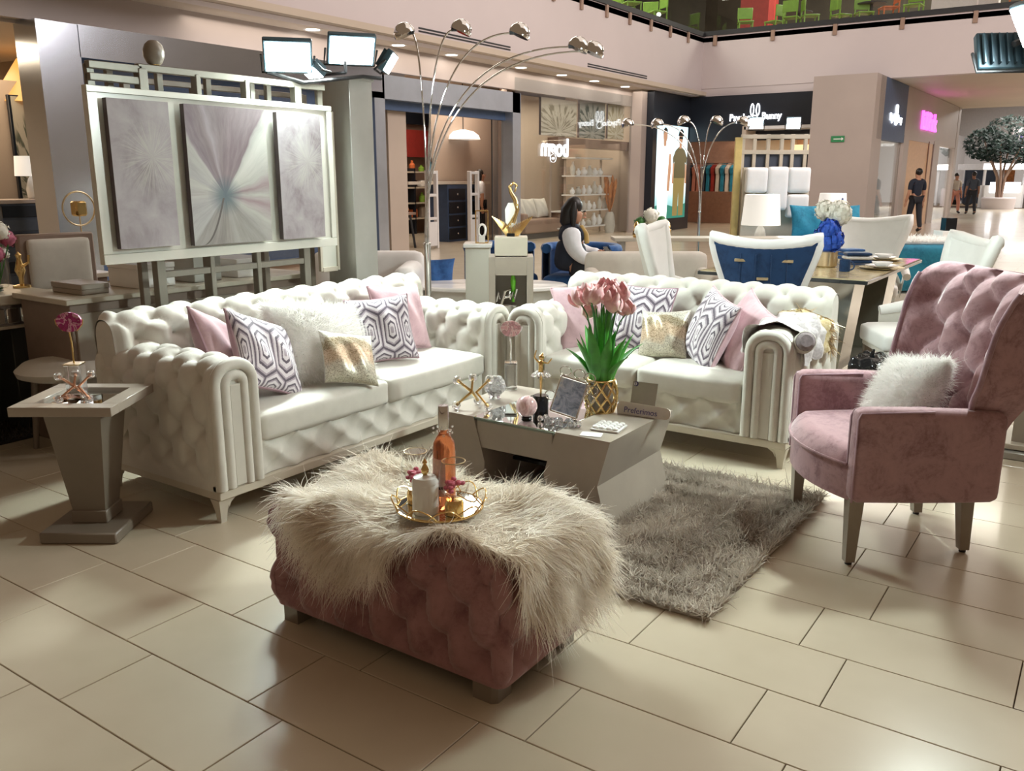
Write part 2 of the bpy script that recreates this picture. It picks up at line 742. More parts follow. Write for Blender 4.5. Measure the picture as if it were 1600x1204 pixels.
# ================================================================== SOFAS
def sweep_tufted(prof, length, axis_fn, a, b, amp, s_lo, s_hi, step=0.0125, phase=(0, 0), end_fade=0.03, pit=0.014, end_in=0.0, prad=0.02):
    """prof: 2-D profile; swept along a length with tufted relief between arc lengths s_lo..s_hi"""
    pr = resample(prof, step)
    m = int(length / step)
    mb = MB()
    S = len(pr)

    def fn(i, j):
        p, n, s = pr[min(S - 1, round(i * (S - 1)))]
        x = j * length
        w = sstep(s_lo - 0.03, s_lo + 0.03, s) * (1 - sstep(s_hi - 0.03, s_hi + 0.03, s))
        e = sstep(0, end_fade, x) * sstep(0, end_fade, length - x)
        h = tuft(x - phase[0], s - phase[1], a, b, amp, pit, prad) * w * e
        h -= end_in * (1 - sstep(0, 0.035, x) * sstep(0, 0.035, length - x))
        q = p + n * h
        return axis_fn(q.x, q.y, x)
    mb.grid(fn, S - 1, m)
    return mb, pr


def button_mesh():
    return MB().lathe([(0.0115, -0.004), (0.0125, 0.0), (0.009, 0.0035), (0.0, 0.005)], 10).mesh('button', 'linen', 60)


BUTTON = button_mesh()


def put_button(parent, pos, nrm, mesh=None):
    o = bpy.data.objects.new('button', mesh or BUTTON)
    COL.objects.link(o)
    o.parent = parent
    o.location = pos
    o.rotation_euler = Vector(nrm).to_track_quat('Z', 'Y').to_euler()
    return o


def make_sofa(name, label, L, loc, rz, buttons=True):
    t = thing(name, label, 'sofa', loc, rz)
    D, AW, AH = 0.86, 0.25, 0.71
    hl = L / 2
    # plinth frame and legs
    fr = MB()
    fr.box((0, D / 2 - .005, 0.128), (L - 0.01, D - 0.0, 0.04), b=0.004)
    fr.build('frame', 'champagne_light', t)
    for sx in (-1, 1):
        for sy in (0, 1):
            lg = MB()
            x, y = sx * (hl - 0.035), (0.035 if sy == 0 else D - 0.035)
            secs = [(0.107, 0.03, 0.0), (0.08, 0.024, 0.0), (0.045, 0.018, 0.003), (0.0, 0.014, 0.008)]
            P, F = [], []
            for (z, r, o) in secs:
                for (dx, dy) in ((-1, -1), (1, -1), (1, 1), (-1, 1)):
                    P.append((x + dx * r - 0 * o, y + dy * r, z))
            for i in range(3):
                for k in range(4):
                    F.append((i * 4 + k, i * 4 + (k + 1) % 4, i * 4 + 4 + (k + 1) % 4, i * 4 + 4 + k))
            F += [(3, 2, 1, 0), (12, 13, 14, 15)]
            lg.addv(P, F)
            # corner bracket
            bx = MB()
            lg.prism([(x - sx * 0.03, 0.107), (x - sx * 0.075, 0.107), (x - sx * 0.04, 0.085), (x - sx * 0.026, 0.06)], 'y', y - 0.02, y + 0.02)
            lg.build('leg', 'champagne_light', t)
    # arms: outer side, rolled top and inner side in one tufted skin
    R = 0.105
    prof = [(0.0, 0.146), (0.0, AH - R)] + arc(R, AH - R, R, R, 180, 90, 8)[1:] + arc(AW - R, AH - R, R, R, 90, 0, 8) + [(AW, 0.32)]
    for s in (-1, 1):
        ax = (lambda px, pz, x, s=s: (s * (hl - px), 0.012 + x, pz))
        mb, pr = sweep_tufted(prof, D - 0.03, ax, 0.165, 0.115, 0.03, 0.06, 1.0, phase=(0.08, 0.03), end_fade=0.05, pit=0.036, prad=0.0155, step=0.0085)
        # recalculated outward: the profile normal points outwards for this direction of travel
        arm = mb.build('arm', 'linen', t, 60)
        if buttons:
            for (bx_, bs) in tuft_buttons(0.165, 0.115, -0.03, D - 0.17, 0.05, 0.95):
                x, sarc = bx_ + 0.08, bs + 0.03
                if x < 0.03 or x > D - 0.06 or sarc > 0.95 or sarc < 0.08:
                    continue
                k = min(range(len(pr)), key=lambda i: abs(pr[i][2] - sarc))
                p, n, _ = pr[k]
                q = p + n * (-0.03 * 0.34 - 0.041 + 0.004)
                put_button(arm, (s * (hl - q.x), 0.012 + x, q.y), (-s * n.x, 0, n.y))
        core = [(max(0.06, min(AW - 0.06, px)), min(AH - 0.06, pz)) for px, pz in [(0.0, 0.146)] + prof[1:-1] + [(AW, 0.146)]]
        MB().prism([(s * (hl - px), pz) for px, pz in core], 'y', 0.02, D - 0.03).build('arm_core', 'linen', arm, 0)
        # front face of the arm: backing, padded outer rim, padded inner arch, flat centre panel
        body = MB()
        ring = [(0.0, 0.15)] + prof[1:-1] + [(AW, 0.15)]
        body.prism([(s * (hl - px), pz) for px, pz in ring], 'y', 0.008, 0.03)
        body.build('arm_front', 'linen', arm, 30)

        def arch(ins, top_r):
            q = [(ins, 0.15), (ins, AH - top_r - ins * 0.9)]
            q += arc(ins + top_r, AH - top_r - ins * 0.9, top_r, top_r, 180, 90, 6)[1:]
            q += arc(AW - ins - top_r, AH - top_r - ins * 0.9, top_r, top_r, 90, 0, 6)
            q += [(AW - ins, 0.15)]
            return [(s * (hl - px), 0.008, pz) for px, pz in q]
        MB().tube(arch(0.027, 0.085), 0.0265, 10).build('arm_rim', 'linen', arm, 50)
        MB().tube(arch(0.077, 0.04), 0.024, 10).build('arm_arch', 'linen', arm, 50)
        MB().box((s * (hl - AW / 2), 0.006, 0.375), (0.058, 0.02, 0.45), b=0.004).build('centre_panel', 'linen_dark', arm, 30)
    # tufted front rail under the seat
    W = L - 2 * AW
    prail = [(0.03, 0.15), (0.03, 0.315)]
    mb, pr = sweep_tufted([(-p[0], p[1]) for p in prail], W, lambda px, pz, x: (-W / 2 + x, -px, pz), 0.2, 0.085, 0.03, 0.0, 0.2, phase=(0.1, 0.085), pit=0.024)
    rail = mb.build('front_rail', 'linen', t, 60)
    if buttons:
        for (bx_, bs) in tuft_buttons(0.2, 0.085, 0, W, -0.01, 0.01):
            x = bx_ + 0.1
            if 0.04 < x < W - 0.04:
                put_button(rail, (-W / 2 + x, 0.064, 0.235), (0, -1, 0))
    MB().box((0, 0.3, 0.225), (W, 0.5, 0.15)).build('seat_base', 'linen', t)
    # two seat cushions
    cw = W / 2
    for s in (-1, 1):
        cu = rounded_box((s * cw / 2, 0.325, 0.37), (cw - 0.004, 0.65, 0.13), 0.028, 14, (0.0, 0.006, 0.02)).build('seat_cushion', 'linen', t, 60)
        x0, x1, y0, y1, z = s * cw / 2 - cw / 2 + 0.022, s * cw / 2 + cw / 2 - 0.022, 0.005, 0.63, 0.425
        MB().tube([(x0, y0 + 0.012, z - 0.005), (x1, y0 + 0.012, z - 0.005)], 0.0035, 6).build('piping', 'linen', cu, 50)
    # tufted back, rolled over the top
    BH = 0.85
    bprof = [(0.60, 0.34), (0.655, BH - 0.12)] + arc(0.755, BH - 0.11, 0.1, 0.11, 175, 90, 8) + arc(0.775, BH - 0.11, 0.09, 0.11, 90, 0, 8) + [(0.862, 0.14)]
    lb = L - 0.02
    mb, pr = sweep_tufted(bprof, lb, lambda py, pz, x: (-lb / 2 + x, py, pz), 0.2, 0.115, 0.042, 0.05, 0.72, phase=(0.02, 0.05), end_fade=0.06, end_in=0.03, pit=0.034)
    # end caps
    back = mb.build('back', 'linen', t, 60)
    cp = []
    for p, n, _ in resample(bprof, 0.03):
        q = p - n * 0.036
        cp.append((q.x, q.y))
    for s in (-1, 1):
        MB().prism(cp, 'x', s * (lb / 2 - 0.03), s * (lb / 2 - 0.002)).build('back_end', 'linen', back, 30)
    if buttons:
        for (bx_, bs) in tuft_buttons(0.2, 0.115, -0.1, lb, 0.05, 0.72):
            x, sarc = bx_ + 0.02, bs + 0.05
            if x < 0.05 or x > lb - 0.05 or sarc > 0.72 or sarc < 0.12:
                continue
            k = min(range(len(pr)), key=lambda i: abs(pr[i][2] - sarc))
            p, n, _ = pr[k]
            q = p + n * (-0.042 * 0.34 - 0.039 + 0.003)
            put_button(back, (-lb / 2 + x, q.x, q.y), (0, n.x, n.y))
    return t


sofa = make_sofa('tufted_sofa', 'long cream button-tufted sofa with rolled arms, below the triptych', 2.18, (-3.0, 3.25, 0), PI / 2)
loveseat = make_sofa('tufted_loveseat', 'cream button-tufted two-seat sofa with a fringed throw on its right arm', 1.72, (-2.09, 4.24, 0), 0.0)
# ================================================================== CUSHIONS
def hex_mat(name, dark, mid, light):
    g = G(name)
    x, y, _ = g.sep(g.coord('UV'))
    nx, a, b = 4.4, 0.8, 0.42
    px, py = g.mul(x, nx), g.mul(y, nx)
    rowp = 2 * a + b

    def hexd(ox, oy):
        dx = g.absf(g.sub(g.f('FRACT', g.add(px, ox + 0.5 + 10)), 0.5))
        yy = g.f('DIVIDE', g.add(py, oy), 2 * rowp)
        dy = g.absf(g.mul(g.sub(g.f('FRACT', g.add(yy, 0.5 + 10)), 0.5), 2 * rowp))
        return g.f('MAXIMUM', g.mul(dx, 2.0), g.f('DIVIDE', g.add(dy, g.mul(dx, 2 * b)), a + b))
    d = g.f('MINIMUM', hexd(0.0, 0.0), hexd(0.5, rowp))
    k = g.add(d, g.mul(g.sub(g.noise(g.coord('UV'), 90, 2), 0.5), 0.08))
    g.set(color=g.ramp(k, [(0.0, mid), (0.14, light), (0.27, dark), (0.37, light), (0.52, mid), (0.6, dark), (0.7, light), (0.86, mid), (0.94, dark)], 'CONSTANT'), rough=0.75, sheen=0.3)
    g.bump(k, 0.25, 0.003)
    M[name] = g.m


hex_mat('hex_fabric', c255(96, 86, 100), c255(176, 164, 176), c255(226, 220, 226))


def sequin_mat(name):
    g = G(name)
    uv = g.coord('UV')
    x, y, _ = g.sep(uv)
    wob = g.mul(g.sub(g.noise(uv, 2.2, 3), 0.5), 0.5)
    k = g.add(y, wob)
    sp = g.voronoi(uv, 95, 'Color')
    sx, _, _ = g.sep(sp)
    col = g.ramp(k, [(0.0, c255(190, 186, 160)), (0.36, c255(204, 196, 176)), (0.44, c255(206, 176, 140)), (0.55, c255(200, 168, 130)), (0.6, c255(140, 118, 72)), (0.7, c255(150, 130, 84)), (0.74, c255(214, 210, 196)), (1.0, c255(222, 220, 208))])
    g.set(color=g.mix(0.3, col, g.ramp(sx, [(0.0, (0.12, 0.1, 0.07)), (1.0, (1, 0.98, 0.9))])), rough=g.ramp(sx, [(0, 0.2), (1, 0.5)]), metal=0.35)
    g.bump(sx, 0.5, 0.004)
    M[name] = g.m


sequin_mat('gold_sequin')


def pillow_mb(w, h, T, pinch=0.09, n=26, side=0):
    """side: 0 both faces, +1 front, -1 back"""
    mb = MB()

    def surf(sg):
        def fn(i, j):
            s, t = 2 * i - 1, 2 * j - 1
            ss, tt = math.sin(s * PI / 2), math.sin(t * PI / 2)
            x = ss * w / 2 * (1 - pinch * (1 - tt * tt))
            z = tt * h / 2 * (1 - pinch * (1 - ss * ss))
            th = T / 2 * (max(0, (1 - ss * ss) * (1 - tt * tt))) ** 0.42
            th += 0.012 * math.sin(7 * ss + 3 * tt) * (1 - ss * ss) * (1 - tt * tt)
            return (x, -sg * th, z)
        return fn
    if side >= 0:
        mb.grid(surf(1), n, n, uv=True)
    if side <= 0:
        mb.grid(surf(-1), n, n, uv=True)
    return mb


def edge_path(w, h, pinch=0.09, n=14):
    P = []
    for k in range(4):
        for i in range(n):
            s = 2 * i / n - 1
            s = math.sin(s * PI / 2)
            a, b = [(s, -1), (1, s), (-s, 1), (-1, -s)][k]
            P.append((a * w / 2 * (1 - pinch * (1 - b * b)), 0, b * h / 2 * (1 - pinch * (1 - a * a))))
    return P


def make_pillow(name, label, w, h, T, front, back, loc, az, tilt, roll, piping=None, group=None):
    """az: heading the face looks to (deg, 0 = -y), tilt back, roll in plane; loc = centre"""
    t = thing(name, label, 'cushion', loc, 0, group)
    t.rotation_mode = 'QUATERNION'
    q = Matrix.Rotation(math.radians(az), 4, 'Z') @ Matrix.Rotation(math.radians(-tilt), 4, 'X') @ Matrix.Rotation(math.radians(roll), 4, 'Y')
    t.rotation_quaternion = q.to_quaternion()
    pillow_mb(w, h, T, side=1).build('front_face', front, t, 70)
    pillow_mb(w, h, T, side=-1).build('back_face', back, t, 70)
    if piping:
        MB().tube(edge_path(w, h), 0.006, 6, closed=True).build('piping', piping, t, 60)
    return t


def fur_pillow(name, label, w, h, T, loc, az, tilt, roll, n=9000, fl=0.035):
    t = thing(name, label, 'cushion', loc, 0)
    t.rotation_mode = 'QUATERNION'
    q = Matrix.Rotation(math.radians(az), 4, 'Z') @ Matrix.Rotation(math.radians(-tilt), 4, 'X') @ Matrix.Rotation(math.radians(roll), 4, 'Y')
    t.rotation_quaternion = q.to_quaternion()
    pillow_mb(w, h, T, 0.04).build('cushion_body', 'fur_white', t, 70)
    rg = np.random.default_rng(len(name) + int(abs(loc[0]) * 100))
    s, u = rg.uniform(-1, 1, n), rg.uniform(-1, 1, n)
    sg = np.where(rg.uniform(size=n) < 0.72, 1, -1)
    ss, tt = np.sin(s * PI / 2), np.sin(u * PI / 2)
    th = T / 2 * np.clip((1 - ss ** 2) * (1 - tt ** 2), 0, 1) ** 0.42
    roots = np.stack([ss * w / 2 * (1 - .04 * (1 - tt ** 2)), -sg * th, tt * h / 2 * (1 - .04 * (1 - ss ** 2))], 1)
    dirs = np.stack([ss * 1.2, -sg * (0.5 + (1 - np.abs(ss)) * .5), tt * 1.2], 1) + rg.normal(size=(n, 3)) * 0.55
    ribbons('fur', roots, dirs, rg.uniform(.6, 1.2, n) * fl, 0.0035, 'fur_white', t, 2, droop=0.3, curl=0.35, seed=3)
    return t


make_pillow('throw_pillow', 'plain dusty pink cushion propped on the tufted corner of the long sofa', 0.38, 0.38, 0.16, 'pink_cushion', 'mauve_cushion', (-3.44, 2.56, 0.65), 128, 26, 24, 'mauve_cushion')
make_pillow('throw_pillow', 'geometric hexagon cushion leaning toward the white fur cushion, left on the long sofa', 0.40, 0.40, 0.17, 'hex_fabric', 'mauve_cushion', (-3.25, 2.66, 0.635), 108, 30, 24, 'mauve_cushion')
fur_pillow('fur_pillow', 'fluffy white fur cushion on the long sofa behind the sequin cushion', 0.5, 0.4, 0.19, (-3.31, 3.06, 0.625), 84, 34, 8, 13000, 0.045)
make_pillow('sequin_pillow', 'small gold and cream sequin cushion lying in front of the white fur cushion', 0.29, 0.29, 0.12, 'gold_sequin', 'linen', (-3.09, 3.05, 0.57), 76, 36, 14)
make_pillow('throw_pillow', 'upright geometric hexagon cushion beside the pink one at the right end of the long sofa', 0.37, 0.37, 0.15, 'hex_fabric', 'mauve_cushion', (-3.31, 3.53, 0.628), 60, 20, -3, 'mauve_cushion')
make_pillow('throw_pillow', 'plain pink cushion in the right corner of the long sofa', 0.4, 0.4, 0.15, 'pink_cushion', 'mauve_cushion', (-3.45, 3.84, 0.64), 86, 20, 4, 'pink_cushion')
make_pillow('throw_pillow', 'plain pink cushion half hidden behind the tulips', 0.42, 0.42, 0.15, 'pink_cushion', 'mauve_cushion', (-2.62, 4.66, 0.62), 38, 24, -8, 'pink_cushion')
make_pillow('throw_pillow', 'geometric hexagon cushion right behind the tulips on the two-seat sofa', 0.42, 0.42, 0.15, 'hex_fabric', 'mauve_cushion', (-2.33, 4.74, 0.62), 8, 22, 3, 'mauve_cushion')
make_pillow('sequin_pillow', 'small gold sequin cushion in the middle of the two-seat sofa', 0.3, 0.3, 0.12, 'gold_sequin', 'linen', (-2.09, 4.60, 0.565), 4, 28, -6)
make_pillow('throw_pillow', 'geometric hexagon cushion turned sideways at the right end of the two-seat sofa', 0.42, 0.42, 0.17, 'hex_fabric', 'pink_cushion', (-1.80, 4.58, 0.62), -44, 20, 10, 'pink_cushion')
make_pillow('throw_pillow', 'plain pink cushion tucked against the throw-covered arm', 0.42, 0.42, 0.16, 'pink_cushion', 'mauve_cushion', (-1.62, 4.60, 0.61), -45, 24, 16, 'pink_cushion')

# ------------------------------------------------------------------ throw over the right arm of the loveseat
def throw_mat():
    g = G('throw_fabric')
    x, y, _ = g.sep(g.coord('UV'))
    st = g.f('FRACT', g.mul(x, 9))
    nz = g.noise(g.coord('UV'), 40, 3)
    col = g.ramp(y, [(0.0, c255(206, 200, 196)), (0.05, c255(176, 168, 168)), (0.09, c255(196, 188, 188)), (0.5, c255(180, 172, 175)), (0.8, c255(192, 186, 182)), (0.86, c255(186, 160, 92)), (1.0, c255(200, 178, 112))])
    g.set(color=g.mix(0.25, col, g.ramp(nz, [(0.3, (0.2, 0.18, 0.18)), (0.7, (1, 1, 1))])), rough=0.8, sheen=0.3)
    g.bump(nz, 0.5, 0.006)
    M['throw_fabric'] = g.m


throw_mat()
simple('roll_grey', c255(132, 122, 124), .8, vary=.15, vscale=60)
tr = thing('throw_blanket', 'pale woven throw with golden fringe draped over the arm of the two-seat sofa', 'blanket', (-1.355, 4.24, 0))


def throw_fn(i, j):
    # i across the arm (inside to outside), j along the arm's depth
    s = -0.05 + i * 0.55
    y = 0.05 + j * 0.52 + 0.06 * math.sin(i * 5 + 1) * (j - 0.5)
    hw, top, R = 0.135, 0.735, 0.11
    if s < 0:
        x, z = -hw - 0.01, top - R + s * 1.0 - 0.02 * math.sin(j * 9)
    elif s < 0.4:
        a = s / 0.4 * PI
        x, z = -math.cos(a) * (hw + 0.012), top - R + math.sin(a) ** 0.75 * R
    else:
        x, z = hw + 0.014 + 0.012 * math.sin(j * 14), top - R - (s - 0.4)
    w = 0.012 * math.sin(j * 34 + i * 9) + 0.009 * math.sin(j * 21 - i * 17)
    return (x + w * (1 if x > 0 else -1), y, z + abs(w))


MB().grid(throw_fn, 40, 40, uv=True).build('blanket_cloth', 'throw_fabric', tr, 60)
rg = np.random.default_rng(5)
n = 420
P = []
for k in range(n):
    i = rg.uniform(0.25, 1.0)
    P.append(throw_fn(i, 0.9 + 0.1 * rg.uniform()))
P = np.array(P)
ribbons('fringe', P + np.array([0, 0.005, 0.004]), np.stack([rg.normal(0, .25, n) + np.sign(P[:, 0]) * .25, rg.uniform(.1, .6, n), rg.normal(-.5, .3, n)], 1), rg.uniform(.03, .07, n), 0.006, 'pale_gold', tr, 2, droop=.4, curl=.3, seed=9)
# a rolled end of the throw sticking out at the side
mb = MB()
mb.lathe([(0.0, 0.0), (0.03, 0.0), (0.045, 0.012), (0.05, 0.05), (0.046, 0.11), (0.03, 0.13), (0.0, 0.13)], 18, (0.13, 0.11, 0.64), rotm(math.radians(72), 0, math.radians(25)))
mb.build('rolled_end', 'roll_grey', tr, 50)
for k in range(5):
    a = 0.02 + k * 0.02
    c = Vector((0.13, 0.11, 0.64))
    R = rotm(math.radians(72), 0, math.radians(25))
    MB().tube([c + R @ Vector((0.0495 * math.cos(q * PI / 9), 0.0495 * math.sin(q * PI / 9), a)) for q in range(18)], 0.003, 6, closed=True).build('stripe_cord', 'linen_dark', tr, 60)

# ================================================================== COFFEE TABLE
ct = thing('coffee_table', 'taupe coffee table with angled chevron ends and a mirrored glass centre', 'table', (-2.035, 3.315, 0))
TH = 0.405
hx, hy = 0.45, 0.305
z0 = 0.02
for s, xi in ((-1, 0.245), (1, 0.19)):
    xo = hx
    # chevron section: both edges kink towards the middle at half height
    poly = [(s * xo, TH), (s * (xo - 0.055), TH * 0.5), (s * (xo - 0.005), z0), (s * (xo - 0.255), z0), (s * (xi - 0.06), TH * 0.5), (s * xi, TH)]
    MB().prism(poly, 'y', -hy, hy).build('end_block', 'champagne', ct, 20)
MB().box((-0.03, 0, TH - 0.075), (0.40, hy * 2 - 0.012, 0.13), b=0.002).build('drawer', 'champagne', ct)
MB().box((-0.03, -hy + 0.004, TH - 0.008), (0.425, 0.006, 0.014)).build('glass_edge', 'tint_glass', ct)
MB().box((-0.03, 0.0, TH - 0.004), (0.43, hy * 2 - 0.006, 0.008), b=0.001).build('mirror_top', 'mirror', ct)
MB().box((-0.03, 0.1, 0.16), (0.36, 0.35, 0.015)).build('lower_shelf', 'black_gloss', ct)
MB().box((-0.03, 0.27, 0.17), (0.38, 0.02, 0.3)).build('back_panel', 'champagne_dark', ct)
CTZ = TH + 0.0005


def jack(name, label, loc, s, balls, bar, rz, group=None):
    """sculpture of crossed bars with a clear ball at every end"""
    t = thing(name, label, 'sculpture', loc, rz, group)
    ends = [Vector(e) * s for e in ((-1, -.5, -.72), (1, -.6, -.72), (0.15, .9, -.72), (-.95, -.25, .8), (1.0, .2, .8), (-.1, .55, .8))]
    r = 0.28 * s
    low = min(e.z for e in ends)
    off = Vector((0, 0, -low + r))
    for k in range(3):
        MB().tube([ends[k] + off, (ends[k] + ends[5 - k]) * .1 + off, ends[5 - k] + off], [0.07 * s, 0.1 * s, 0.07 * s], 8).build('bar', bar, t)
    for e in ends:
        MB().sphere(e + off, r, 14, 8).build('ball', balls, t, 80)
    return t


jack('jack_sculpture', 'clear acrylic jack with gold crossed bars at the near left corner of the coffee table', (-2.37, 3.13, CTZ), 0.075, 'crystal', 'gold', 0.5)
# crystal ball candle holder
t = thing('crystal_holder', 'faceted clear crystal ball votive behind the acrylic jack', 'candle holder', (-2.39, 3.33, CTZ))
MB().lathe([(0.028, 0.0), (0.03, 0.006), (0.02, 0.016), (0.02, 0.024)], 12).build('foot', 'crystal', t, 20)
mb = MB()
for k in range(5):
    for i in range(9):
        a = 2 * PI * (i + 0.5 * (k % 2)) / 9
        ph = math.radians(-55 + k * 27)
        mb.sphere((0.042 * math.cos(ph) * math.cos(a), 0.042 * math.cos(ph) * math.sin(a), 0.066 + 0.042 * math.sin(ph)), 0.0135, 8, 5)
o = mb.build('bobbles', 'crystal', t, 80)
o['kind'] = 'stuff'
MB().sphere((0, 0, 0.066), 0.037, 14, 8).build('globe', 'crystal', t, 80)


def agate_mat(name, c1, c2, c3):
    g = G(name)
    co = g.coord()
    w = g.add(g.noise(co, 14, 4, 0.6, 1.5), 0.0)
    g.set(color=g.ramp(w, [(0.36, c1), (0.48, c2), (0.53, c3), (0.6, c1)]), rough=0.15, coat=0.6, sss=0.0)
    M[name] = g.m


agate_mat('agate_pink', c255(216, 158, 164), c255(168, 112, 120), c255(236, 204, 206))
agate_mat('agate_magenta', c255(168, 40, 120), c255(134, 18, 88), c255(232, 178, 208))
agate_mat('rose_quartz', c255(226, 190, 190), c255(214, 172, 176), c255(240, 214, 214))


def agate_stand(name, label, loc, rz, disc_r, disc_z, mat, block, block_h, rod):
    t = thing(name, label, 'ornament', loc, rz)
    MB().box((0, 0, block_h / 2 + 0.003), (0.062, 0.062, block_h), b=0.003).build('clear_block', 'crystal', t, 30)
    MB().box((0, 0, block_h + 0.006), (0.064, 0.064, 0.006), b=0.001).build('block_cap', block, t)
    MB().box((0, 0, 0.0015), (0.064, 0.064, 0.003)).build('base_plate', block, t)
    MB().tube([(0, 0, block_h + 0.006), (0.001, 0, (block_h + disc_z) / 2), (-0.004, 0, disc_z - disc_r * 0.9)], 0.0035, 8).build('rod', rod, t)
    mb = MB()
    n = 30
    prof = []
    for sgn, y in ((1, -0.006), (1, 0.006)):
        prof.append([(disc_r * (1.1 + 0.05 * math.sin(3 * q)) * math.cos(q), y, disc_z + disc_r * (0.92 + .04 * math.cos(2 * q)) * math.sin(q)) for q in [2 * PI * k / n for k in range(n)]])
    P = prof[0] + prof[1]
    F = [tuple(range(n - 1, -1, -1)), tuple(range(n, 2 * n))] + [(i, (i + 1) % n, n + (i + 1) % n, n + i) for i in range(n)]
    mb.addv(P, F)
    mb.build('agate_slice', mat, t, 30)
    for s in (-1, 1):
        MB().tube([(s * disc_r * 0.6, 0.0, disc_z - disc_r * .8), (s * disc_r * 1.15, 0.0, disc_z - disc_r * 0.2), (s * disc_r * 1.22, 0, disc_z + disc_r * .25)], 0.003, 6).build('prong', rod, t)
    return t


agate_stand('agate_stand', 'pale pink agate slice on a clear block at the back of the coffee table', (-2.44, 3.54, CTZ), math.radians(34), 0.045, 0.31, 'agate_pink', 'crystal', 0.13, 'crystal')
# ballerina
t = thing('ballerina_figurine', 'gold ballerina figurine with crystal tutu on a black cylinder base', 'figurine', (-2.087, 3.27, CTZ), math.radians(34))
MB().lathe([(0.036, 0), (0.036, 0.07), (0.033, 0.073), (0, 0.073)], 24).build('base', 'black_gloss', t, 30)
b = MB()
b.tube([(0, 0, 0.07), (0.001, 0, 0.12), (0.0, 0.0, 0.185)], [0.004, 0.006, 0.009], 8)
b.tube([(0, 0, 0.18), (0.0, 0, 0.21), (0.001, 0, 0.228), (0.001, 0, 0.236)], [0.012, 0.011, 0.014, 0.006], 10)
b.sphere((0.002, 0, 0.25), 0.013, 12, 8)
b.sphere((0.006, 0.002, 0.264), 0.006, 8, 6)
for s, q in ((-1, [(0.012, 0, 0.228), (0.03, 0, 0.25), (0.022, 0, 0.283)]), (1, [(0.012, 0, 0.226), (0.032, 0, 0.222), (0.05, 0, 0.245)])):
    b.tube([(s * x, y, z) for x, y, z in q], [0.005, 0.004, 0.003], 7)
b.build('dancer', 'gold', t, 60)
for k in range(10):
    a = 2 * PI * k / 10
    MB().sphere((0.03 * math.cos(a), 0.03 * math.sin(a), 0.172), 0.022, 8, 6, (1.0, 0.34, 0.3), rotm(0, math.radians(28), 0).to_4x4().to_3x3() if False else Matrix.Rotation(a, 3, 'Z') @ Matrix.Rotation(math.radians(35), 3, 'Y')).build('crystal_petal', 'crystal', t, 60)
# rose quartz ball
t = thing('quartz_sphere', 'polished pale pink stone ball on a dark ring stand', 'ornament', (-2.065, 3.12, CTZ))
MB().lathe([(0.022, 0), (0.024, 0.006), (0.018, 0.01)], 18).build('ring_stand', 'black_gloss', t, 40)
MB().sphere((0, 0, 0.056), 0.048, 28, 16).build('ball', 'rose_quartz', t, 80)
# photo frame
def photo_mat():
    g = G('photo_print')
    co = g.coord()
    nz = g.noise(co, 22, 5, 0.7, 1.0)
    g.set(color=g.ramp(nz, [(0.32, c255(120, 136, 172)), (0.5, c255(184, 200, 226)), (0.62, c255(224, 230, 240))]), rough=0.15)
    M['photo_print'] = g.m


photo_mat()
t = thing('photo_frame', 'slanted silver photo frame with wire loops beside the gold planter', 'picture frame', (-1.93, 3.21, CTZ), math.radians(20))
tl = Matrix.Rotation(math.radians(-22), 4, 'X')
fw, fh = 0.125, 0.165
sh = Matrix.Shear('XY', 3, (0.0, 0.0)) if False else None
lean = Matrix.Rotation(math.radians(14), 4, 'Y')
T4 = Matrix.Translation((0, 0, 0.018)) @ tl @ lean
MB().box((0, 0.002, fh / 2), (fw - .01, 0.006, fh - .01)).xf(T4).build('photograph', 'photo_print', t)
for (c, s_) in (((0, 0, 0), (fw, .01, .008)), ((0, 0, fh), (fw, .01, .008)), ((-fw / 2, 0, fh / 2), (.008, .01, fh)), ((fw / 2, 0, fh / 2), (.008, .01, fh))):
    MB().box(c, s_, b=0.002).xf(T4).build('frame_bar', 'chrome', t)
for k in range(6):
    x, z = [(fw / 2 + .026, fh * .62), (fw / 2 + .028, fh * .86), (fw / 2, fh + .028), (.012, fh + .03), (-fw / 2 - .02, fh * .4), (-fw / 2 + .01, fh + .026)][k]
    MB().tube([(x + 0.026 * math.cos(q * PI / 8), 0, z + 0.02 * math.sin(q * PI / 8)) for q in range(16)], 0.0025, 6, closed=True).xf(T4).build('wire_loop', 'chrome', t, 60)
MB().tube([T4 @ Vector((0, .006, fh * .7)), (0.02, 0.11, 0.004)], 0.004, 6).build('easel_leg', 'chrome', t)
# row of crystal beads lying on the mirror
t = thing('crystal_garland', 'pile of clear crystal beads on the mirror in front of the photo frame', 'garland', (-1.895, 3.115, CTZ))
rg = random.Random(3)
for k in range(16):
    a = k * 0.8
    MB().sphere((-0.09 + 0.0125 * k, 0.02 * math.sin(k * 1.3) + rg.uniform(-.012, .012), 0.015), 0.0148, 8, 5).build('bead', 'crystal', t, 20)
# gold lattice planter with tulips
pl = thing('lattice_planter', 'gold openwork lattice planter holding the tulips', 'planter', (-1.855, 3.42, CTZ))
PR, PH = 0.073, 0.15


def vase_r(z):
    return PR * (0.82 + 0.22 * math.sin(PI * min(1, z / PH * 0.95 + 0.02)))


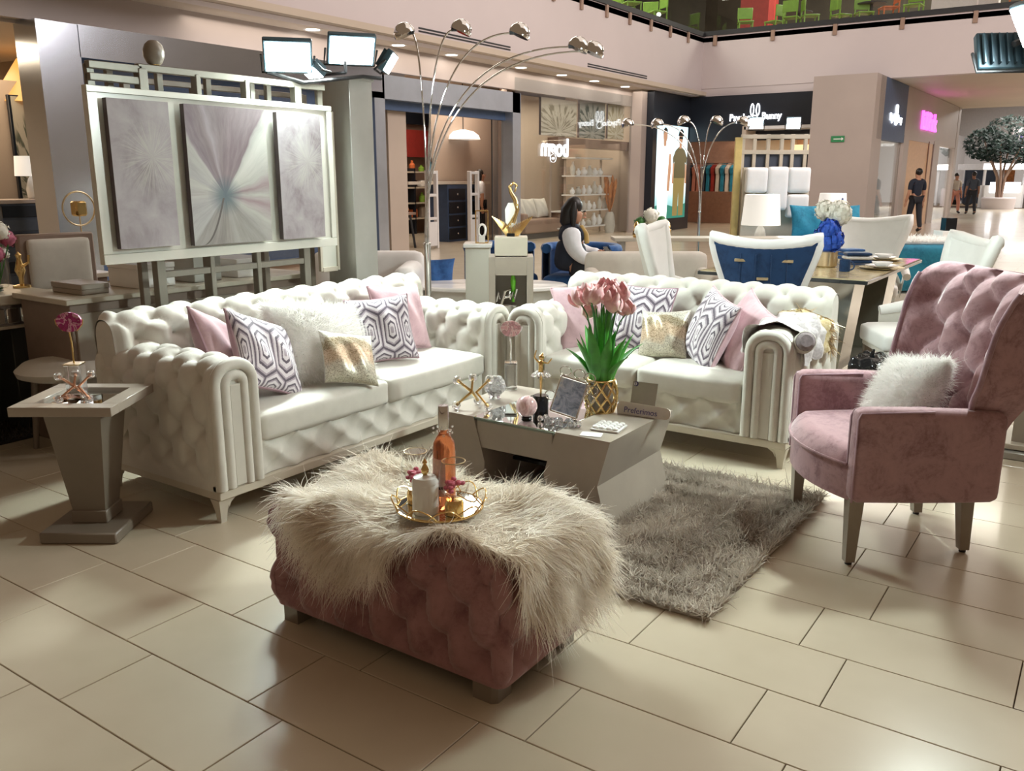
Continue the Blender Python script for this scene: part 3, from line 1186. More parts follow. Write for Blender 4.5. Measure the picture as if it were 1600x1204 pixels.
mbs = []
for k in range(9):
    for d in (-1, 1):
        pts = []
        for i in range(11):
            z = PH * i / 10
            a = 2 * PI * k / 9 + d * 2 * PI / 9 * 2.0 * i / 10
            r = vase_r(z)
            pts.append((r * math.cos(a), r * math.sin(a), z))
        MB().tube(pts, 0.0055, 6).build('lattice_bar', 'gold', pl, 60)
MB().lathe([(0.0, 0.002), (vase_r(0) + .004, 0.0), (vase_r(0) + .006, 0.008), (vase_r(0) - .006, 0.012), (0, 0.012)], 28).build('base_ring', 'gold', pl)
MB().tube([(vase_r(PH) * math.cos(q * PI / 14), vase_r(PH) * math.sin(q * PI / 14), PH) for q in range(28)], 0.006, 7, closed=True).build('rim', 'gold', pl, 60)
MB().lathe([(PR * .72, 0.012), (PR * .8, 0.07), (PR * .78, 0.135), (0, 0.135)], 20).build('inner_pot', 'champagne_dark', pl)
simple('leaf_green', c255(72, 156, 52), 0.45, vary=0.18, vscale=18)
simple('stem_green', c255(62, 124, 60), 0.5, vary=0.15, vscale=25)


def petal_mat():
    g = G('tulip_petal')
    co = g.coord()
    _, _, z = g.sep(co)
    nz = g.noise(co, 30, 3)
    g.set(color=g.ramp(nz, [(0.3, c255(220, 158, 164)), (0.5, c255(238, 192, 192)), (0.68, c255(248, 222, 206))]), rough=0.55, sheen=0.3)
    M['tulip_petal'] = g.m


petal_mat()
tu = thing('tulip_bouquet', 'bunch of pink tulips with long green leaves in the gold planter', 'flowers', (-1.855, 3.42, CTZ + 0.137))
rg = random.Random(21)


def leaf_mesh(ln, wd, bend, cup, mat='leaf_green', n=8):
    mb = MB()

    def fn(i, j):
        t, s = i, 2 * j - 1
        w = wd * (math.sin(PI * min(1, t * 0.92 + 0.06)) ** 0.8) * (1 - t) ** 0.12
        return (s * w / 2, -bend * t * t * ln - cup * w * (1 - s * s), t * ln * (1 - 0.3 * bend * t))
    mb.grid(fn, n, 4)
    return mb.mesh('leaf', mat, 70)


leaves = [leaf_mesh(0.27, 0.062, 0.22, 0.25), leaf_mesh(0.22, 0.055, 0.5, 0.3), leaf_mesh(0.33, 0.032, 0.06, 0.2)]
for k in range(30):
    a = 2 * PI * k / 30 * 3.3 + rg.uniform(-.2, .2)
    kind = 0 if k < 9 else (1 if k < 15 else 2)
    r = rg.uniform(.032, .05) if kind < 2 else rg.uniform(.0, .036)
    o = bpy.data.objects.new('leaf', leaves[kind])
    COL.objects.link(o)
    o.parent = tu
    o.location = (r * math.cos(a), r * math.sin(a), -0.005)
    o.rotation_euler = (rg.uniform(.02, .2) if kind < 2 else rg.uniform(-.05, .06), 0, a + PI / 2)
    s = rg.uniform(.8, 1.15)
    o.scale = (s, s, s)
pet = MB()


def petal_fn(i, j):
    t, s = i, 2 * j - 1
    w = 0.036 * math.sin(PI * min(1, 0.12 + t * 0.86)) ** 0.8
    out = 0.016 * math.sin(PI * min(1, t * 0.8 + .1)) + 0.004
    return (s * w / 2, -(out + 0.006 * (1 - s * s)), t * 0.066)


pet.grid(petal_fn, 7, 5)
petm = pet.mesh('petal', 'tulip_petal', 70)
heads = []
for k in range(15):
    a = 2 * PI * k / 15 * 2.62
    r = 0.02 + 0.1 * math.sqrt((k + .5) / 15)
    z = 0.385 + rg.uniform(-.015, .03) - (0.05 if k in (12, 14) else 0) - r * .25
    heads.append((r * math.cos(a), r * math.sin(a), z))
for (x, y, z) in heads:
    fl = bpy.data.objects.new('tulip', None)
    COL.objects.link(fl)
    fl.empty_display_size = .01
    fl.parent = tu
    MB().tube([(x * .35, y * .35, 0.0), (x * .45, y * .45, z * .55), (x * .7, y * .7, z * .86), (x, y, z)], 0.0035, 6).build('stem', 'stem_green', fl, 60)
    rot = Euler((-y * 4.5 + rg.uniform(-.2, .2), x * 4.5 + rg.uniform(-.2, .2), rg.uniform(0, 6)))
    for q in range(6):
        o = bpy.data.objects.new('petal', petm)
        COL.objects.link(o)
        o.parent = fl
        o.location = (x, y, z - 0.004)
        e = Matrix.Rotation(q * PI / 3, 4, 'Z') @ Matrix.Rotation(math.radians(rg.uniform(6, 32) if q % 2 else rg.uniform(0, 12)), 4, 'X')
        o.rotation_euler = (rot.to_matrix().to_4x4() @ e).to_euler()
        s = rg.uniform(.95, 1.25)
        o.scale = (s * 1.1, s * 1.1, s * 1.05)
# white tray of pebbles
t = thing('pebble_tray', 'white square tray with a grid of rounded white pebbles', 'tray', (-1.685, 3.185, CTZ), math.radians(8))
MB().box((0, 0, 0.005), (0.125, 0.125, 0.01), b=0.003).build('tray_base', 'porcelain', t)
for i in range(4):
    for j in range(4):
        MB().sphere((-0.044 + i * .0295, -0.044 + j * .0295, 0.013), 0.0145, 10, 6, (1, 1, .62)).build('pebble', 'porcelain', t, 80)
# acrylic sign and card
simple('sign_plate', c255(216, 208, 198), 0.35)
simple('card_grey', c255(170, 166, 156), 0.35)
simple('ink_violet', c255(72, 66, 120), 0.5)
simple('ink_white', c255(214, 212, 222), 0.5)
t = thing('promo_sign', 'rounded taupe sign reading Preferimos with a grey card standing in its slot', 'sign', (-1.655, 3.435, CTZ), math.radians(4))
rt = Matrix.Rotation(math.radians(-14), 4, 'X')
MB().prism([(-0.115, 0), (0.115, 0)] + arc(0.115 - .0, 0.026, 0.022, 0.026, -90, 90, 6)[1:] + [(-0.1, 0.058)] + arc(-0.1, 0.03, 0.022, 0.028, 90, 180, 5)[1:], 'y', -0.004, 0.004).xf(rt).build('sign_body', 'sign_plate', t)
text_mesh('Preferimos', 0.037, 0.0006, 'ink_violet', 'lettering', t, (0.0, -0.0125, 0.026), (math.radians(90 - 14), 0, 0), sx=0.98)
MB().box((0, 0.03, 0.03), (0.2, 0.05, 0.004), b=.001).xf(Matrix.Translation((0, 0.0, -0.027))).build('foot', 'sign_plate', t)
MB().box((-0.005, 0.014, 0.105), (0.12, 0.002, 0.1)).xf(rt).build('card', 'card_grey', t)
mb = MB()
mb.lathe([(0, 0), (0.0115, 0), (0.0115, 0.0006), (0, 0.0006)], 24, (-0.048, 0.0122, 0.144), rotm(PI / 2, 0, 0)).xf(rt)
mb.build('logo_disc', 'ink_violet', t)
MB().lathe([(0, 0), (0.0075, 0), (0.0075, 0.0006), (0, 0.0006)], 20, (-0.051, 0.0114, 0.144), rotm(PI / 2, 0, 0)).xf(rt).build('logo_ring', 'ink_white', t)
MB().box((-0.051, 0.0106, 0.144), (0.003, 0.0006, 0.011)).xf(rt).build('logo_bar', 'ink_violet', t)
tag(MB().box((-1.70, 3.06, CTZ + 0.0015), (0.09, 0.06, 0.002), rotm(0, 0, 0.3)).build('price_card', 'white_gloss'), 'small white card lying flat at the near corner of the coffee table', 'card')

# ================================================================== SIDE TABLE
st = thing('side_table', 'square taupe pedestal side table with a mirror inset top, left of the sofa', 'table', (-3.42, 1.86, 0), math.radians(34.5))


def frustum(mb, z0, z1, a, b, bot, top):
    P = [(sx * (bot if i == 0 else top)[0] / 2, sy * (bot if i == 0 else top)[1] / 2, (z0, z1)[i]) for i in (0, 1) for sx, sy in ((-1, -1), (1, -1), (1, 1), (-1, 1))]
    mb.addv(P, [(3, 2, 1, 0), (4, 5, 6, 7)] + [(k, (k + 1) % 4, 4 + (k + 1) % 4, 4 + k) for k in range(4)])
    return mb


MB().box((0, 0, 0.024), (0.315, 0.37, 0.048), b=0.006).build('base', 'champagne_dark', st)
MB().box((0, 0, 0.075), (0.15, 0.15, 0.055), b=0.004).build('plinth', 'champagne_dark', st)
frustum(MB(), 0.1, 0.545, 0, 0, (0.135, 0.135), (0.235, 0.235)).build('column', 'champagne_dark', st, 20)
W, D = 0.405, 0.41
fz = 0.562
for (c, s_) in (((0, -D / 2 + .035, fz), (W, .07, .038)), ((0, D / 2 - .035, fz), (W, .07, .038)), ((-W / 2 + .035, 0, fz), (.07, D - .14, .038)), ((W / 2 - .035, 0, fz), (.07, D - .14, .038))):
    MB().box(c, s_, b=0.002).build('top_rail', 'champagne', st)
MB().box((0, 0, fz - .005), (W - .13, D - .13, .018)).build('mirror_inset', 'mirror', st)
agate_stand('agate_stand', 'magenta agate slice on a clear block on the side table', (-3.485, 1.87, 0.567), math.radians(34.5), 0.046, 0.31, 'agate_magenta', 'pale_gold', 0.13, 'gold')
jack('jack_sculpture', 'clear glass ball jack in front of the magenta agate', (-3.40, 1.82, 0.567), 0.06, 'crystal', 'copper', 0.75)
tag(MB().grid(lambda i, j: (-3.50 + 0.09 * i - .02 * j, 1.765 + 0.06 * j + .05 * i, 0.5675 + 0.012 * abs(math.sin(i * 5 + j * 3))), 8, 6).build('gold_leaf_dish', 'copper', None, 60), 'crumpled copper leaf lying on the side table mirror', 'ornament')

# ================================================================== OTTOMAN
OTT = 0
ot = thing('tufted_ottoman', 'dusty rose button-tufted bench ottoman under a shaggy fur throw', 'ottoman', (-1.715, 1.99, 0))
OX, OY, OZ0, OZ1 = 0.482, 0.24, 0.055, 0.415
rc = 0.045


def otto_loop(n):
    pts = []
    seg = [((OX - rc, -OY + rc), -90), ((OX - rc, OY - rc), 0), ((-OX + rc, OY - rc), 90), ((-OX + rc, -OY + rc), 180)]
    pts.append((-OX + rc, -OY))
    for (c, a) in seg:
        pts += arc(c[0], c[1], rc, rc, a, a + 90, 6)
    return pts[:-1] + [(-OX + rc, -OY)]


loop = resample(otto_loop(0), 0.0125)
per = loop[-1][2]
na = 18
oa = per / na
ob = 0.115
zs = [(0.0, OZ0), (1.0, OZ1 - 0.05)]
vprof = [(0.012, OZ0 - 0.0), (0.0, OZ0 + 0.02), (-0.004, OZ0 + .12), (0.0, OZ1 - 0.055)] + [(0.055 - 0.055 * math.cos(math.radians(a)), OZ1 - 0.055 + 0.055 * math.sin(math.radians(a))) for a in range(10, 91, 10)] + [(0.10, OZ1 + .004)]
vp = resample([(x, z) for x, z in vprof], 0.0125)
NS, NP = len(vp), len(loop)


def otto_fn(i, j):
    p, n, s = loop[min(NP - 1, round(i * (NP - 1)))]
    q, m, z = vp[min(NS - 1, round(j * (NS - 1)))]
    nx, ny = n.x, n.y
    w = sstep(0.0, 0.03, z) * (1 - sstep(vp[-1][2] - 0.10, vp[-1][2] - .02, z))
    h = tuft(s - 0.06, z - 0.085, oa, ob, 0.05, 0.034, 0.026) * w
    ins = q.x - h * (1 if q.y < OZ1 - .05 else .7)
    return (p.x + nx * ins, p.y + ny * ins, q.y + (h * .6 if q.y > OZ1 - .04 else 0))


def otto_pt(s, z):
    k = min(range(NP), key=lambda i: abs(loop[i][2] - s % per))
    l = min(range(NS), key=lambda i: abs(vp[i][2] - z))
    P = Vector(otto_fn(k / (NP - 1), l / (NS - 1)))
    n = loop[k][1]
    return P, Vector((-n.x, -n.y, 0))


body = MB().grid(otto_fn, NP - 1, NS - 1).build('upholstery', 'ottoman_velvet', ot, 70)
MB().prism([(x * .84, y * .72) for x, y in otto_loop(0)[:-1]], 'z', OZ1 - .02, OZ1 + .006).build('top_pad', 'ottoman_velvet', ot, 30)
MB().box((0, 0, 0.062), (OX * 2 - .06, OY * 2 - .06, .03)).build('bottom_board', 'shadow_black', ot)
bm_o = MB().lathe([(0.012, -0.004), (0.013, 0.0), (0.009, 0.004), (0.0, 0.0055)], 10).mesh('button', 'ottoman_velvet', 60)
for (bs, bz) in tuft_buttons(oa, ob, 0, per, -.02, .3):
    P, n = otto_pt(bs + .06, bz + .085)
    if 0.03 < bz + 0.085 < 0.36:
        put_button(body, P + n * 0.001, n, bm_o)
for sx in (-1, 1):
    for sy in (-1, 1):
        mb = MB()
        x, y = sx * (OX - 0.072), sy * (OY - 0.05)
        mb.prism([(x - sx * .045, y + sy * .035), (x + sx * .02, y + sy * .035), (x + sx * .035, y + sy * .02), (x + sx * .035, y - sy * .045), (x - sx * .045, y - sy * .045)], 'z', 0.0, 0.06)
        mb.build('foot', 'champagne_dark', ot, 20)

# fur throw
bound = [(-.38, .34), (-.43, .10), (-.40, -.14), (-.37, -.26), (-.28, -.35), (-.15, -.42), (-.02, -.42), (.07, -.36), (.14, -.26), (.24, -.21), (.34, -.20), (.45, -.20), (.56, -.20), (.68, -.15), (.76, .02), (.72, .26), (.5, .40), (.3, .33), (.1, .36), (-.15, .36)]


def inside(x, y):
    c = False
    n = len(bound)
    for i in range(n):
        x1, y1 = bound[i]
        x2, y2 = bound[(i + 1) % n]
        if (y1 > y) != (y2 > y) and x < (x2 - x1) * (y - y1) / (y2 - y1) + x1:
            c = not c
    return c


def drape(x, y):
    R = 0.06
    bx, by = OX - 0.03, OY - 0.03
    cx_, cy_ = max(-bx, min(bx, x)), max(-by, min(by, y))
    ex, ey = x - cx_, y - cy_
    d = math.hypot(ex, ey)
    top = OZ1 + 0.044
    bump_ = 0.022 * math.sin(x * 9 + 1.3) * math.cos(y * 11) + 0.016 * math.sin(x * 17 + y * 13)
    # hollow under the tray
    tray = math.exp(-((x - 0.115) ** 2 + (y + .03) ** 2) / 0.022)
    if d < 1e-6:
        return Vector((x, y, top + bump_ * (1 - tray) - 0.0 * tray))
    nx, ny = ex / d, ey / d
    q = d / R
    if q < PI / 2:
        hh, dz = R * math.sin(q), R * (1 - math.cos(q))
    else:
        hh, dz = R + 0.08 * (d - R * PI / 2) ** 1.0, R + (d - R * PI / 2)
    hh += 0.012 * math.sin(x * 23 + y * 19) * min(1, q)
    return Vector((cx_ + nx * hh, cy_ + ny * hh, max(0.03, top + bump_ * max(0, 1 - q) * (1 - tray) - dz)))


ft = thing('fur_throw', 'long-haired cream fur throw draped over the rose ottoman', 'throw', (-1.715, 1.99, 0))
mb = MB()
NXg, NYg = 84, 68
gx = lambda i: -.5 + 1.25 * i / NXg
gy = lambda j: -.54 + 1.0 * j / NYg
ids = {}
for i in range(NXg + 1):
    for j in range(NYg + 1):
        if inside(gx(i), gy(j)):
            ids[i, j] = len(mb.v)
            mb.v.append(tuple(drape(gx(i), gy(j))))
for i in range(NXg):
    for j in range(NYg):
        q = [(i, j), (i + 1, j), (i + 1, j + 1), (i, j + 1)]
        if all(k in ids for k in q):
            mb.f.append(tuple(ids[k] for k in q))
mb.build('throw_backing', 'fur_cream', ft, 70)
rg = np.random.default_rng(8)
roots, dirs, lens = [], [], []
e = 0.004
while len(roots) < 30000:
    x, y = rg.uniform(-.5, .75), rg.uniform(-.54, .46)
    if not inside(x, y):
        continue
    p = drape(x, y)
    du = drape(x + e, y) - p
    dv = drape(x, y + e) - p
    nrm = du.cross(dv)
    if nrm.length < 1e-12:
        continue
    nrm.normalize()
    # locks: neighbouring hairs share a swirl direction
    sx_ = math.sin(x * 21 + 2 * math.sin(y * 17)) + .6 * math.sin(y * 33)
    sy_ = math.cos(y * 19 + 2 * math.sin(x * 13)) + .6 * math.sin(x * 29)
    # comb outwards from the tray
    ox_, oy_ = x - .1, y + .03
    od = math.hypot(ox_, oy_) + 1e-4
    tx = du.normalized() * (sx_ * .5 + ox_ / od * .9) + dv.normalized() * (sy_ * .5 + oy_ / od * .9)
    w = 0.38
    if (x - .115) ** 2 + (y + .03) ** 2 < 0.15 ** 2:
        w = 0.10
    dd = tx + nrm * w + Vector(rg.normal(size=3) * 0.22)
    dd.z -= 0.15
    roots.append(tuple(p))
    dirs.append(tuple(dd))
    lens.append(rg.uniform(.045, .095) * (0.55 if w < .2 else 1))
ribbons('fur', roots, dirs, lens, 0.0034, 'fur_cream', ft, 4, droop=.45, curl=.28, seed=4)

# tray and what stands on it
TRX, TRY, TRZ = -1.595, 1.93, OZ1 + 0.058
t = thing('vanity_tray', 'round gold wire tray with mirrored base on the fur throw', 'tray', (TRX, TRY, TRZ))
MB().lathe([(0, 0), (0.13, 0), (0.13, 0.006), (0, 0.006)], 36).build('mirror_base', 'mirror', t, 30)
MB().tube([(0.131 * math.cos(q * PI / 20), 0.131 * math.sin(q * PI / 20), 0.004) for q in range(40)], 0.004, 6, closed=True).build('rim', 'gold', t, 60)
for k in range(11):
    a0 = 2 * PI * k / 11
    pts = []
    for i in range(9):
        a = a0 + 2 * PI / 11 * 1.35 * i / 8
        r = 0.131 + 0.016 * math.sin(PI * i / 8)
        pts.append((r * math.cos(a), r * math.sin(a), 0.006 + 0.034 * math.sin(PI * i / 8)))
    MB().tube(pts, 0.0024, 6).build('wire_loop', 'gold', t, 60)
TZ = TRZ + 0.0065
CR = Vector((math.cos(math.radians(34.5)), math.sin(math.radians(34.5)), 0))
CF = Vector((-math.sin(math.radians(34.5)), math.cos(math.radians(34.5)), 0))
TC = Vector((TRX, TRY, TZ))
g_ = G('rose_wine')
g_.set(color=c255(236, 150, 100), rough=0.03, trans=0.8, ior=1.33, coat=0.8)
M['rose_wine'] = g_.m
simple('bottle_label', c255(218, 178, 166), 0.5, vary=0.12, vscale=60)
simple('flower_pink', c255(206, 92, 118), 0.6, vary=0.2, vscale=60)
bt = thing('wine_bottle', 'bottle of amber rose wine with silver foil and beaded collar on the tray', 'bottle', TC + CR * 0.018 - CF * 0.015)
MB().lathe([(0, 0), (0.032, 0), (0.034, 0.006), (0.034, 0.185), (0.032, 0.205), (0.022, 0.222), (0.0155, 0.232), (0.0145, 0.262), (0, 0.262)], 28).build('glass_body', 'rose_wine', bt, 40)
MB().lathe([(0.0155, 0.246), (0.0165, 0.25), (0.0165, 0.312), (0.0145, 0.318), (0, 0.318)], 20).build('foil', 'chrome', bt, 40)
mb = MB()
mb.grid(lambda i, j: (0.0345 * math.cos(math.radians(222 + 92 * i)), 0.0345 * math.sin(math.radians(222 + 92 * i)), 0.045 + 0.115 * j), 12, 2)
mb.build('paper_label', 'bottle_label', bt)
MB().grid(lambda i, j: (0.0348 * math.cos(math.radians(255 + 45 * i)), 0.0348 * math.sin(math.radians(255 + 45 * i)), 0.066 + 0.009 * j), 8, 1).build('label_bar', 'black_matte', bt)
rq = random.Random(4)
for k in range(14):
    a = 2 * PI * k / 14
    r = 0.02 + rq.uniform(0, .014)
    MB().sphere((r * math.cos(a), r * math.sin(a), 0.238 + rq.uniform(-.006, .012)), 0.0042, 7, 5).build('bead', 'crystal', bt, 30)
cj = thing('candle_jar', 'white glass candle jar with frosted lid and gold pineapple knob', 'candle', TC - CR * 0.036 - CF * 0.06)
MB().lathe([(0, 0), (0.036, 0), (0.04, 0.005), (0.04, 0.088), (0.038, 0.094), (0, 0.094)], 28).build('jar', 'porcelain', cj, 40)
MB().lathe([(0.04, 0.094), (0.04, 0.1), (0.034, 0.112), (0.012, 0.118), (0, 0.118)], 28).build('lid', 'white_gloss', cj, 40)
MB().lathe([(0.006, 0.118), (0.011, 0.126), (0.012, 0.135), (0.007, 0.146), (0.004, 0.15), (0.008, 0.156), (0.0, 0.17)], 12).build('knob', 'gold', cj, 40)


def flower_glass(label, off):
    gl = thing('stem_glass', label, 'glass', TC + off, 0, 'flower glasses on the tray')
    gl.scale = (1.08, 1.08, 1.1)
    MB().lathe([(0, 0), (0.03, 0), (0.031, 0.002), (0.006, 0.006), (0.005, 0.04), (0.012, 0.048), (0.034, 0.062), (0.042, 0.085), (0.041, 0.115), (0.032, 0.15)], 24).build('bowl', 'clear_glass', gl, 60)
    MB().tube([(0.032 * math.cos(q * PI / 12), 0.032 * math.sin(q * PI / 12), 0.15) for q in range(24)], 0.0014, 6, closed=True).build('rim', 'pale_gold', gl, 60)
    rr = random.Random(6)
    for k in range(22):
        a, r = rr.uniform(0, 6.28), 0.026 * math.sqrt(rr.uniform(0, 1))
        MB().sphere((r * math.cos(a), r * math.sin(a), 0.072 + rr.uniform(0, .02)), 0.0085, 7, 5, (1, 1, .7)).build('blossom', 'flower_pink', gl, 30)
    MB().lathe([(0.026, 0.001), (0.027, 0.03), (0.022, 0.042), (0.0, 0.044)], 16).build('ribbed_foot', 'gold', gl, 30)
    return gl


flower_glass('stem glass of pink blossoms left of the wine bottle', -CR * 0.072 + CF * 0.02)
flower_glass('stem glass of pink blossoms right in front of the wine bottle', CR * 0.05 - CF * 0.072)
MB
# ================================================================== RUG
rug = thing('shag_rug', 'taupe shag rug with carved ridges under the coffee table', 'rug', (-1.93, 3.245, 0))
RX, RY = 0.975, 0.695
MB().box((0, 0, 0.009), (RX * 2, RY * 2, 0.016), b=0.005).build('rug_backing', 'shag_taupe', rug)
rg = np.random.default_rng(31)
n = 52000
x = np.where(rg.uniform(size=n) < .62, rg.uniform(-.1, RX, n), rg.uniform(-RX, RX, n))
y = rg.uniform(-RY, RY, n)
# skip what lies under the coffee table blocks
keep = ~((np.abs(x + .105) < .42) & (np.abs(y - .07) < .28))
x, y = x[keep], y[keep]
n = len(x)
# carved concentric rectangles
dd = np.minimum(RX - np.abs(x), RY - np.abs(y))
ridge = 0.5 + 0.5 * np.cos(dd * 2 * PI / 0.155)
L = 0.016 + 0.032 * ridge + rg.uniform(-.004, .008, n)
dirs = np.stack([rg.normal(0, .55, n) + .25 * np.sin(y * 19), rg.normal(0, .55, n) - .35 + .2 * np.sin(x * 15), np.ones(n)], 1)
ribbons('shag_pile', np.stack([x, y, np.full(n, .014)], 1), dirs, L, 0.0072, 'shag_taupe', rug, 2, droop=.25, curl=.35, seed=12)

# ================================================================== ARMCHAIR
ac = thing('wing_armchair', 'dusty pink velvet armchair with a tall tufted wing back', 'armchair', (-0.665, 3.69, 0), math.radians(-55))
# seat with bowed front
SWD = 0.33


def seat_poly(off=0.0, n=10):
    P = []
    for i in range(n + 1):
        a = -1 + 2 * i / n
        P.append((a * (SWD + off), -0.27 - off - 0.09 * (1 - a * a)))
    return P + [(SWD + off, 0.27), (-SWD - off, 0.27)]


MB().prism(seat_poly(), 'z', 0.265, 0.40).build('seat_rail', 'pink_velvet', ac, 30)


def seat_top(i, j):
    a, b = 2 * i - 1, j
    yf = -0.285 - 0.09 * (1 - a * a)
    e = min(1, (1 - abs(a)) * 8) * min(1, b * 10)
    return (a * 0.305, yf + b * (0.25 - yf), 0.40 + 0.055 * math.sqrt(max(0, e)) + 0.01 * math.sin(PI * b))


MB().grid(seat_top, 24, 20).build('seat_cushion', 'pink_velvet', ac, 70)
MB().tube([seat_top(i / 24, 0.0)[:2] + (0.402,) for i in range(25)], 0.006, 6).build('seat_piping', 'pink_velvet', ac, 60)
for s in (-1, 1):
    arm = rounded_box((s * (SWD - .005), -0.0, 0.445), (0.085, 0.56, 0.36), 0.03, 12, (0.004, 0, 0.006), fn=lambda p: Vector((p.x, p.y + (0.0), p.z + (0.0 if p.z < .5 else -0.03 * max(0, p.y + .2))))).build('arm', 'pink_velvet', ac, 60)
    for q in (-0.034, 0.034):
        MB().tube([(s * (SWD - .005) + q, -0.276, 0.27), (s * (SWD - .005) + q, -0.278, 0.59), (s * (SWD - .005) + q, -0.268, 0.612), (s * (SWD - .005) + q, 0.0, 0.618)], 0.0045, 6).build('arm_piping', 'mauve_cushion', arm, 60)
# wing back: front tufted skin, sides and rear
BT = 1.10


def back_center(z):
    # y of the front surface at the middle
    return 0.17 + 0.13 * (z - 0.4) / 0.7 + (0.03 * sstep(0.9, 1.1, z))


def back_half(z):
    return 0.27 + 0.09 * sstep(0.5, 0.72, z) + 0.02 * sstep(0.85, 1.1, z)


TOPR = 0.075


def wing_front(i, j, tuf=True):
    a = 2 * i - 1
    zz = 0.36 + j * (BT - 0.36 + 0.11)
    over = max(0.0, zz - (BT - TOPR))
    z = min(zz, BT - TOPR)
    yb = back_center(z)
    if over > 0:
        th = min(PI, over / TOPR * 0.98)
        yb += TOPR * 0.9 * (1 - math.cos(th))
        z = BT - TOPR + TOPR * math.sin(th)
    hw = back_half(min(z, BT))
    wing = 0.08 * sstep(0.5, 0.68, z) * sstep(0.66, 1.02, abs(a)) * (1 if over == 0 else max(0, 1 - over / TOPR * .5))
    w = (1 - sstep(0.86, 0.98, abs(a))) * sstep(0.42, 0.5, zz) * (1 - sstep(BT + 0.0, BT + .05, zz))
    h = tuft(a * hw - 0.0, zz - 0.54, 0.21, 0.14, 0.06, 0.045, 0.03) * w if tuf else 0
    return (a * hw, yb - wing - h, z)


bk = MB().grid(wing_front, 64, 76).build('back', 'pink_velvet', ac, 80)


def rear_fn(i, j):
    a = 2 * i - 1
    z = 0.265 + j * (BT - 0.02 - 0.265)
    hw = back_half(z) if z > .45 else back_half(.45) + (0.045) * (1 - sstep(.265, .6, z))
    yr = 0.25 + 0.22 * (z - 0.265) / 0.8 + 0.03 * (1 - a * a)
    return (a * (hw + .004), yr, z)


MB().grid(rear_fn, 24, 30).build('back_outer', 'pink_velvet', ac, 80)
for s in (-1, 1):
    def side_fn(i, j, s=s):
        z = 0.30 + j * (BT - .05 - 0.30)
        F = Vector(wing_front(1.0 if s > 0 else 0.0, max(0, (z - 0.36) / (BT - 0.36 + 0.11)), False))
        if z < .4:
            F = Vector((s * .27, 0.12, z))
        Rr = Vector(rear_fn(1.0 if s > 0 else 0.0, (z - .265) / (BT - .02 - .265)))
        F.z = Rr.z = z
        p = F.lerp(Rr, i)
        p.x += s * 0.018 * math.sin(PI * i) * sstep(.5, .7, z)
        return p
    MB().grid(side_fn, 10, 30).build('wing_side', 'pink_velvet', bk, 80)
    MB().tube([side_fn(0.0, j / 24) for j in range(8, 25)], 0.011, 7).build('wing_piping', 'mauve_cushion', bk, 60)
for bx_, bz in tuft_buttons(0.21, 0.14, -.25, .25, 0, 0.5):
    z = bz + 0.54
    i = (bx_ / back_half(z) + 1) / 2
    if 0.12 < i < 0.88 and z < BT - .05 and z > .5:
        P = Vector(wing_front(i, (z - 0.36) / (BT - 0.36 + .11)))
        put_button(bk, P + Vector((0, -.004, 0)), (0, -1, .2), MB().lathe([(0.012, -0.004), (0.013, 0.0), (0.009, 0.004), (0.0, 0.0055)], 10).mesh('button', 'pink_velvet', 60))
simple('leg_taupe', c255(150, 140, 126), 0.4)
for (x, y, lean) in ((-.31, -.245, -.0), (.31, -.245, -.0), (-.2, .235, .02), (.2, .235, .02)):
    MB().addv if False else None
    mb = MB()
    P = []
    for z, r, dy in ((0.275, 0.028, 0), (0.012, 0.018, lean)):
        P += [(x + sx * r, y + dy + sy * r, z) for sx, sy in ((-1, -1), (1, -1), (1, 1), (-1, 1))]
    mb.addv(P, [(0, 1, 2, 3), (7, 6, 5, 4)] + [(k, (k + 1) % 4, 4 + (k + 1) % 4, 4 + k) for k in range(4)])
    lg = mb.build('leg', 'leg_taupe', ac, 20)
    MB().cyl((x, y + lean, 0.0), (x, y + lean, 0.013), 0.013).build('glide', 'black_matte', lg)
fur_pillow('fur_pillow', 'fluffy white fur cushion on the pink wing armchair', 0.33, 0.32, 0.16, (-0.62, 3.70, 0.585), -52, 28, -12, 17000, 0.036)
# ================================================================== FLOOD LIGHTS (lamps of the stand)
emis('flood_white', (0.93, 1.0, 0.98), 30)
simple('flood_body', c255(58, 84, 96), 0.5)


def flood(label, loc, target, w, h, power, name='flood_light', spread=150):
    """LED flood lamp: finned housing, lit face, bracket; throws its own light"""
    t = thing(name, label, 'flood lamp', loc)
    d = (Vector(target) - Vector(loc)).normalized()
    t.rotation_mode = 'QUATERNION'
    t.rotation_quaternion = d.to_track_quat('-Y', 'Z')
    MB().box((0, 0.025, 0), (w, 0.04, h), b=0.006).build('housing', 'flood_body', t)
    MB().box((0, 0.002, 0), (w * .9, 0.006, h * .86)).build('lit_panel', 'flood_white', t)
    for k in range(7):
        MB().box((-w * .4 + w * .8 * k / 6, 0.056, 0), (0.006, 0.024, h * .8)).build('fin', 'flood_body', t)
    MB().tube([(-w / 2 - .012, 0.02, 0), (-w / 2 - .012, .05, -h * .62), (w / 2 + .012, .05, -h * .62), (w / 2 + .012, 0.02, 0)], 0.007, 6).build('bracket', 'black_matte', t)
    if power:
        p = Vector(loc) + d * 0.03
        area_light('flood_glow', p, target, w * .9, power, COOL, spread, h * .86)
    return t


